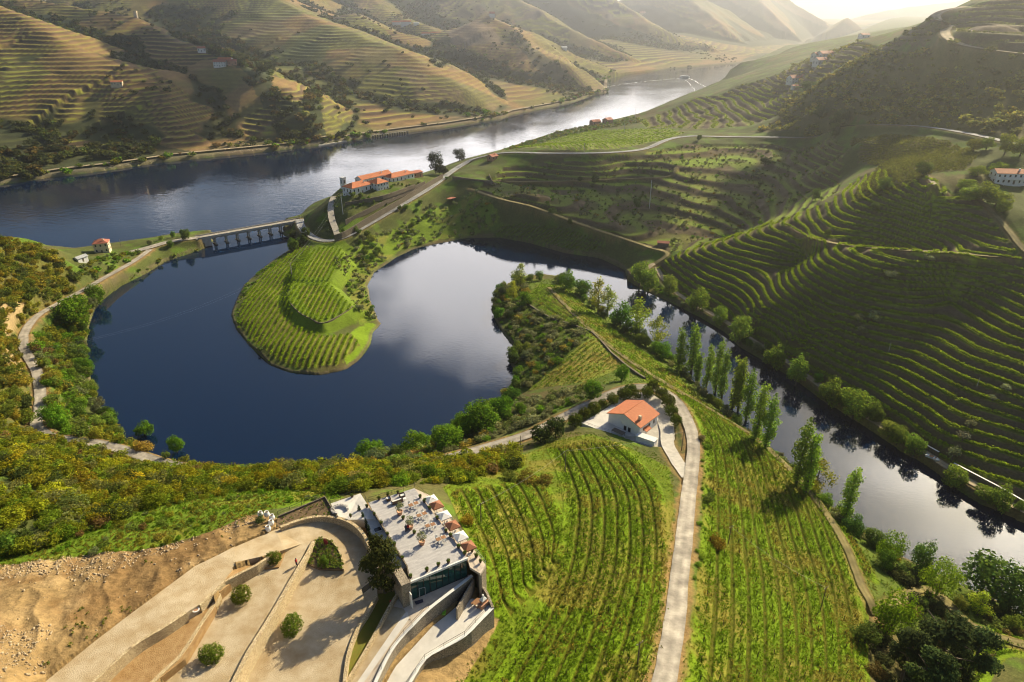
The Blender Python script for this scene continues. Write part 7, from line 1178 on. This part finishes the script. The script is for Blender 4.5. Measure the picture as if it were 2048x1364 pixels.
# ------------------------------------------------------------------ poles, pylons and wires
def pole(u, v, vt, label, cross=True, mat='old_wood', name='utility_pole', r0=.13, zb=None):
    g = base_at(u, v); h = hpx(g, vt); r = empty(name, g, .6); tag(r, label, 'pole'); MB().tube([(0, 0, -.5), (0, 0, h)], [r0, r0 * .65], 8).build('shaft', mat, r)
    if cross: MB().box((0, 0, h - .35), (1.5, .1, .12)).build('crossarm', mat, r); MB().tube([(-.65, 0, h - .28), (-.65, 0, h - .05)], .05, 5).tube([(.65, 0, h - .28), (.65, 0, h - .05)], .05, 5).build('insulator', 'white_paint', r)
    return np.array([g[0], g[1], g[2] + h - .2])
p1 = pole(1041, 904, 871, 'wooden pole beside the villa road', False); p2 = pole(1130, 948, 900, 'wooden pole in the vineyard below the villa'); p3 = pole(962, 1046, 1006, 'wooden pole in the field beside the restaurant'); p4 = pole(1456, 1090, 1052, 'wooden pole on the slope right of the white road'); p5 = pole(1275, 1326, 1284, 'wooden pole low in the vineyard left of the white road'); p6 = pole(1640, 1222, 1174, 'wooden pole in the lower part of the long vineyard'); p7 = pole(1363, 899, 862, 'wooden pole on the grassy island by the villa drive', False); pole(1608, 1258, 1165, 'tall pole at the shaded grove lane', False) if False else None
pole(184, 874, 852, 'pale pole beside the hidden road below the scrub', False, 'concrete'); pole(242, 492, 478, 'pole on the causeway by the pinkish house', False)
t1 = pole(585, 558, 525, 'pale concrete pylon on the first point', True, 'concrete', 'pylon', .28); t2 = pole(686, 428, 388, 'dark steel pylon below the estate', True, 'grey_metal', 'pylon', .3); pole(1270, 240, 214, 'steel pylon on the river edge of the bright terraces', True, 'grey_metal', 'pylon', .25); pole(1248, 268, 232, 'pylon in the bright river vineyard', True, 'grey_metal', 'pylon', .25); pole(1168, 305, 286, 'pale pole at the roadside below the bright vineyard', True, 'concrete', 'pylon', .25); pole(1064, 303, 272, 'pole at the lower edge of the bright vineyard', False); pole(1778, 700, 684, 'thin pole in the dark vineyard', False, 'concrete'); pole(1954, 772, 756, 'thin pole in the dark vineyard near the picture edge', False, 'concrete')
g = base_at(1299, 408); pole(1299, 412, 360, 'tall pale pole on the valley side', False, 'white_paint', 'utility_pole', .25)
def wire(a, b, sag, label, r=.015, offs=(0,)):
    mb = MB()
    for o_ in offs:
        q = [tuple(a + (b - a) * t_ + np.array([o_, 0, -4 * sag * t_ * (1 - t_)])) for t_ in np.linspace(0, 1, 18)]; mb.tube(q, r, 4)
    tag(mb.build('power_line', 'grey_metal'), label, 'power line')
wire(t1, P(-60, 720, 30), 9, 'power lines sagging over the dark bay', .010, (-1.5, 1.5)); wire(t1, t2, 3, 'power lines from the first point up to the estate', .022, (-1, 1)); wire(p4, p6, 1.2, 'wire along the long vineyard'); wire(p3, p2, 1.0, 'wire between the two poles beside the restaurant'); wire(p2, p7, 1.0, 'wire up to the villa')

# ------------------------------------------------------------------ unseen clouds added above the haze, shaped to cast shade on chosen slopes
noise_mat('cloud', (.8, .8, .8), (.9, .9, .9), .01, 1)
ico = bmesh.new(); bmesh.ops.create_icosphere(ico, subdivisions=2, radius=1); iv = np.array([v.co[:] for v in ico.verts]); fi = np.array([[v.index for v in f.verts] for f in ico.faces]); ico.free()
def cloud(px, rad, label, seed, alt=900.):
    rng = np.random.RandomState(seed); pl = GP(px); zc = pl[:, 2].mean(); t_ = (alt - zc) / SUND[2]; p = scatter(pl[:, :2], rad * .62, rng); e_ = segdist(p[:, 0], p[:, 1], pl, True); p = p[e_ > rad * .35]; n = len(p)
    s = rad * rng.uniform(.5, 1.0, (n, 1, 1)) * np.array([1, 1, .45]); W = iv[None] * s * (1 + .10 * np.sin(iv[None] * 5 + rng.uniform(0, 6, (n, 1, 3)))) + np.hstack([p + np.array(SUND[:2]) * t_, np.full((n, 1), alt) + rng.uniform(-6, 6, (n, 1))])[:, None]
    tag(link('cloud', npmesh('cloud', W.reshape(-1, 3), (fi[None] + (np.arange(n) * len(iv))[:, None, None]).reshape(-1, 3), smooth=True), None, 'cloud'), label, 'cloud', kind='structure')
cloud("60,20;180,28;270,38;430,122;560,190;600,270;540,292;420,280;370,250;335,190;255,128;140,88", 60, 'unseen cloud shaped to shade the dark ridge', 1); cloud("990,345;1130,325;1290,335;1340,400;1310,465;1200,470;1060,425;950,392", 26, 'unseen cloud shaped to shade the valley side', 2)
cloud("1480,325;1560,300;1660,310;1680,350;1630,405;1560,430;1500,435;1475,390", 26, 'unseen cloud shaped to shade the valley hollow', 3)
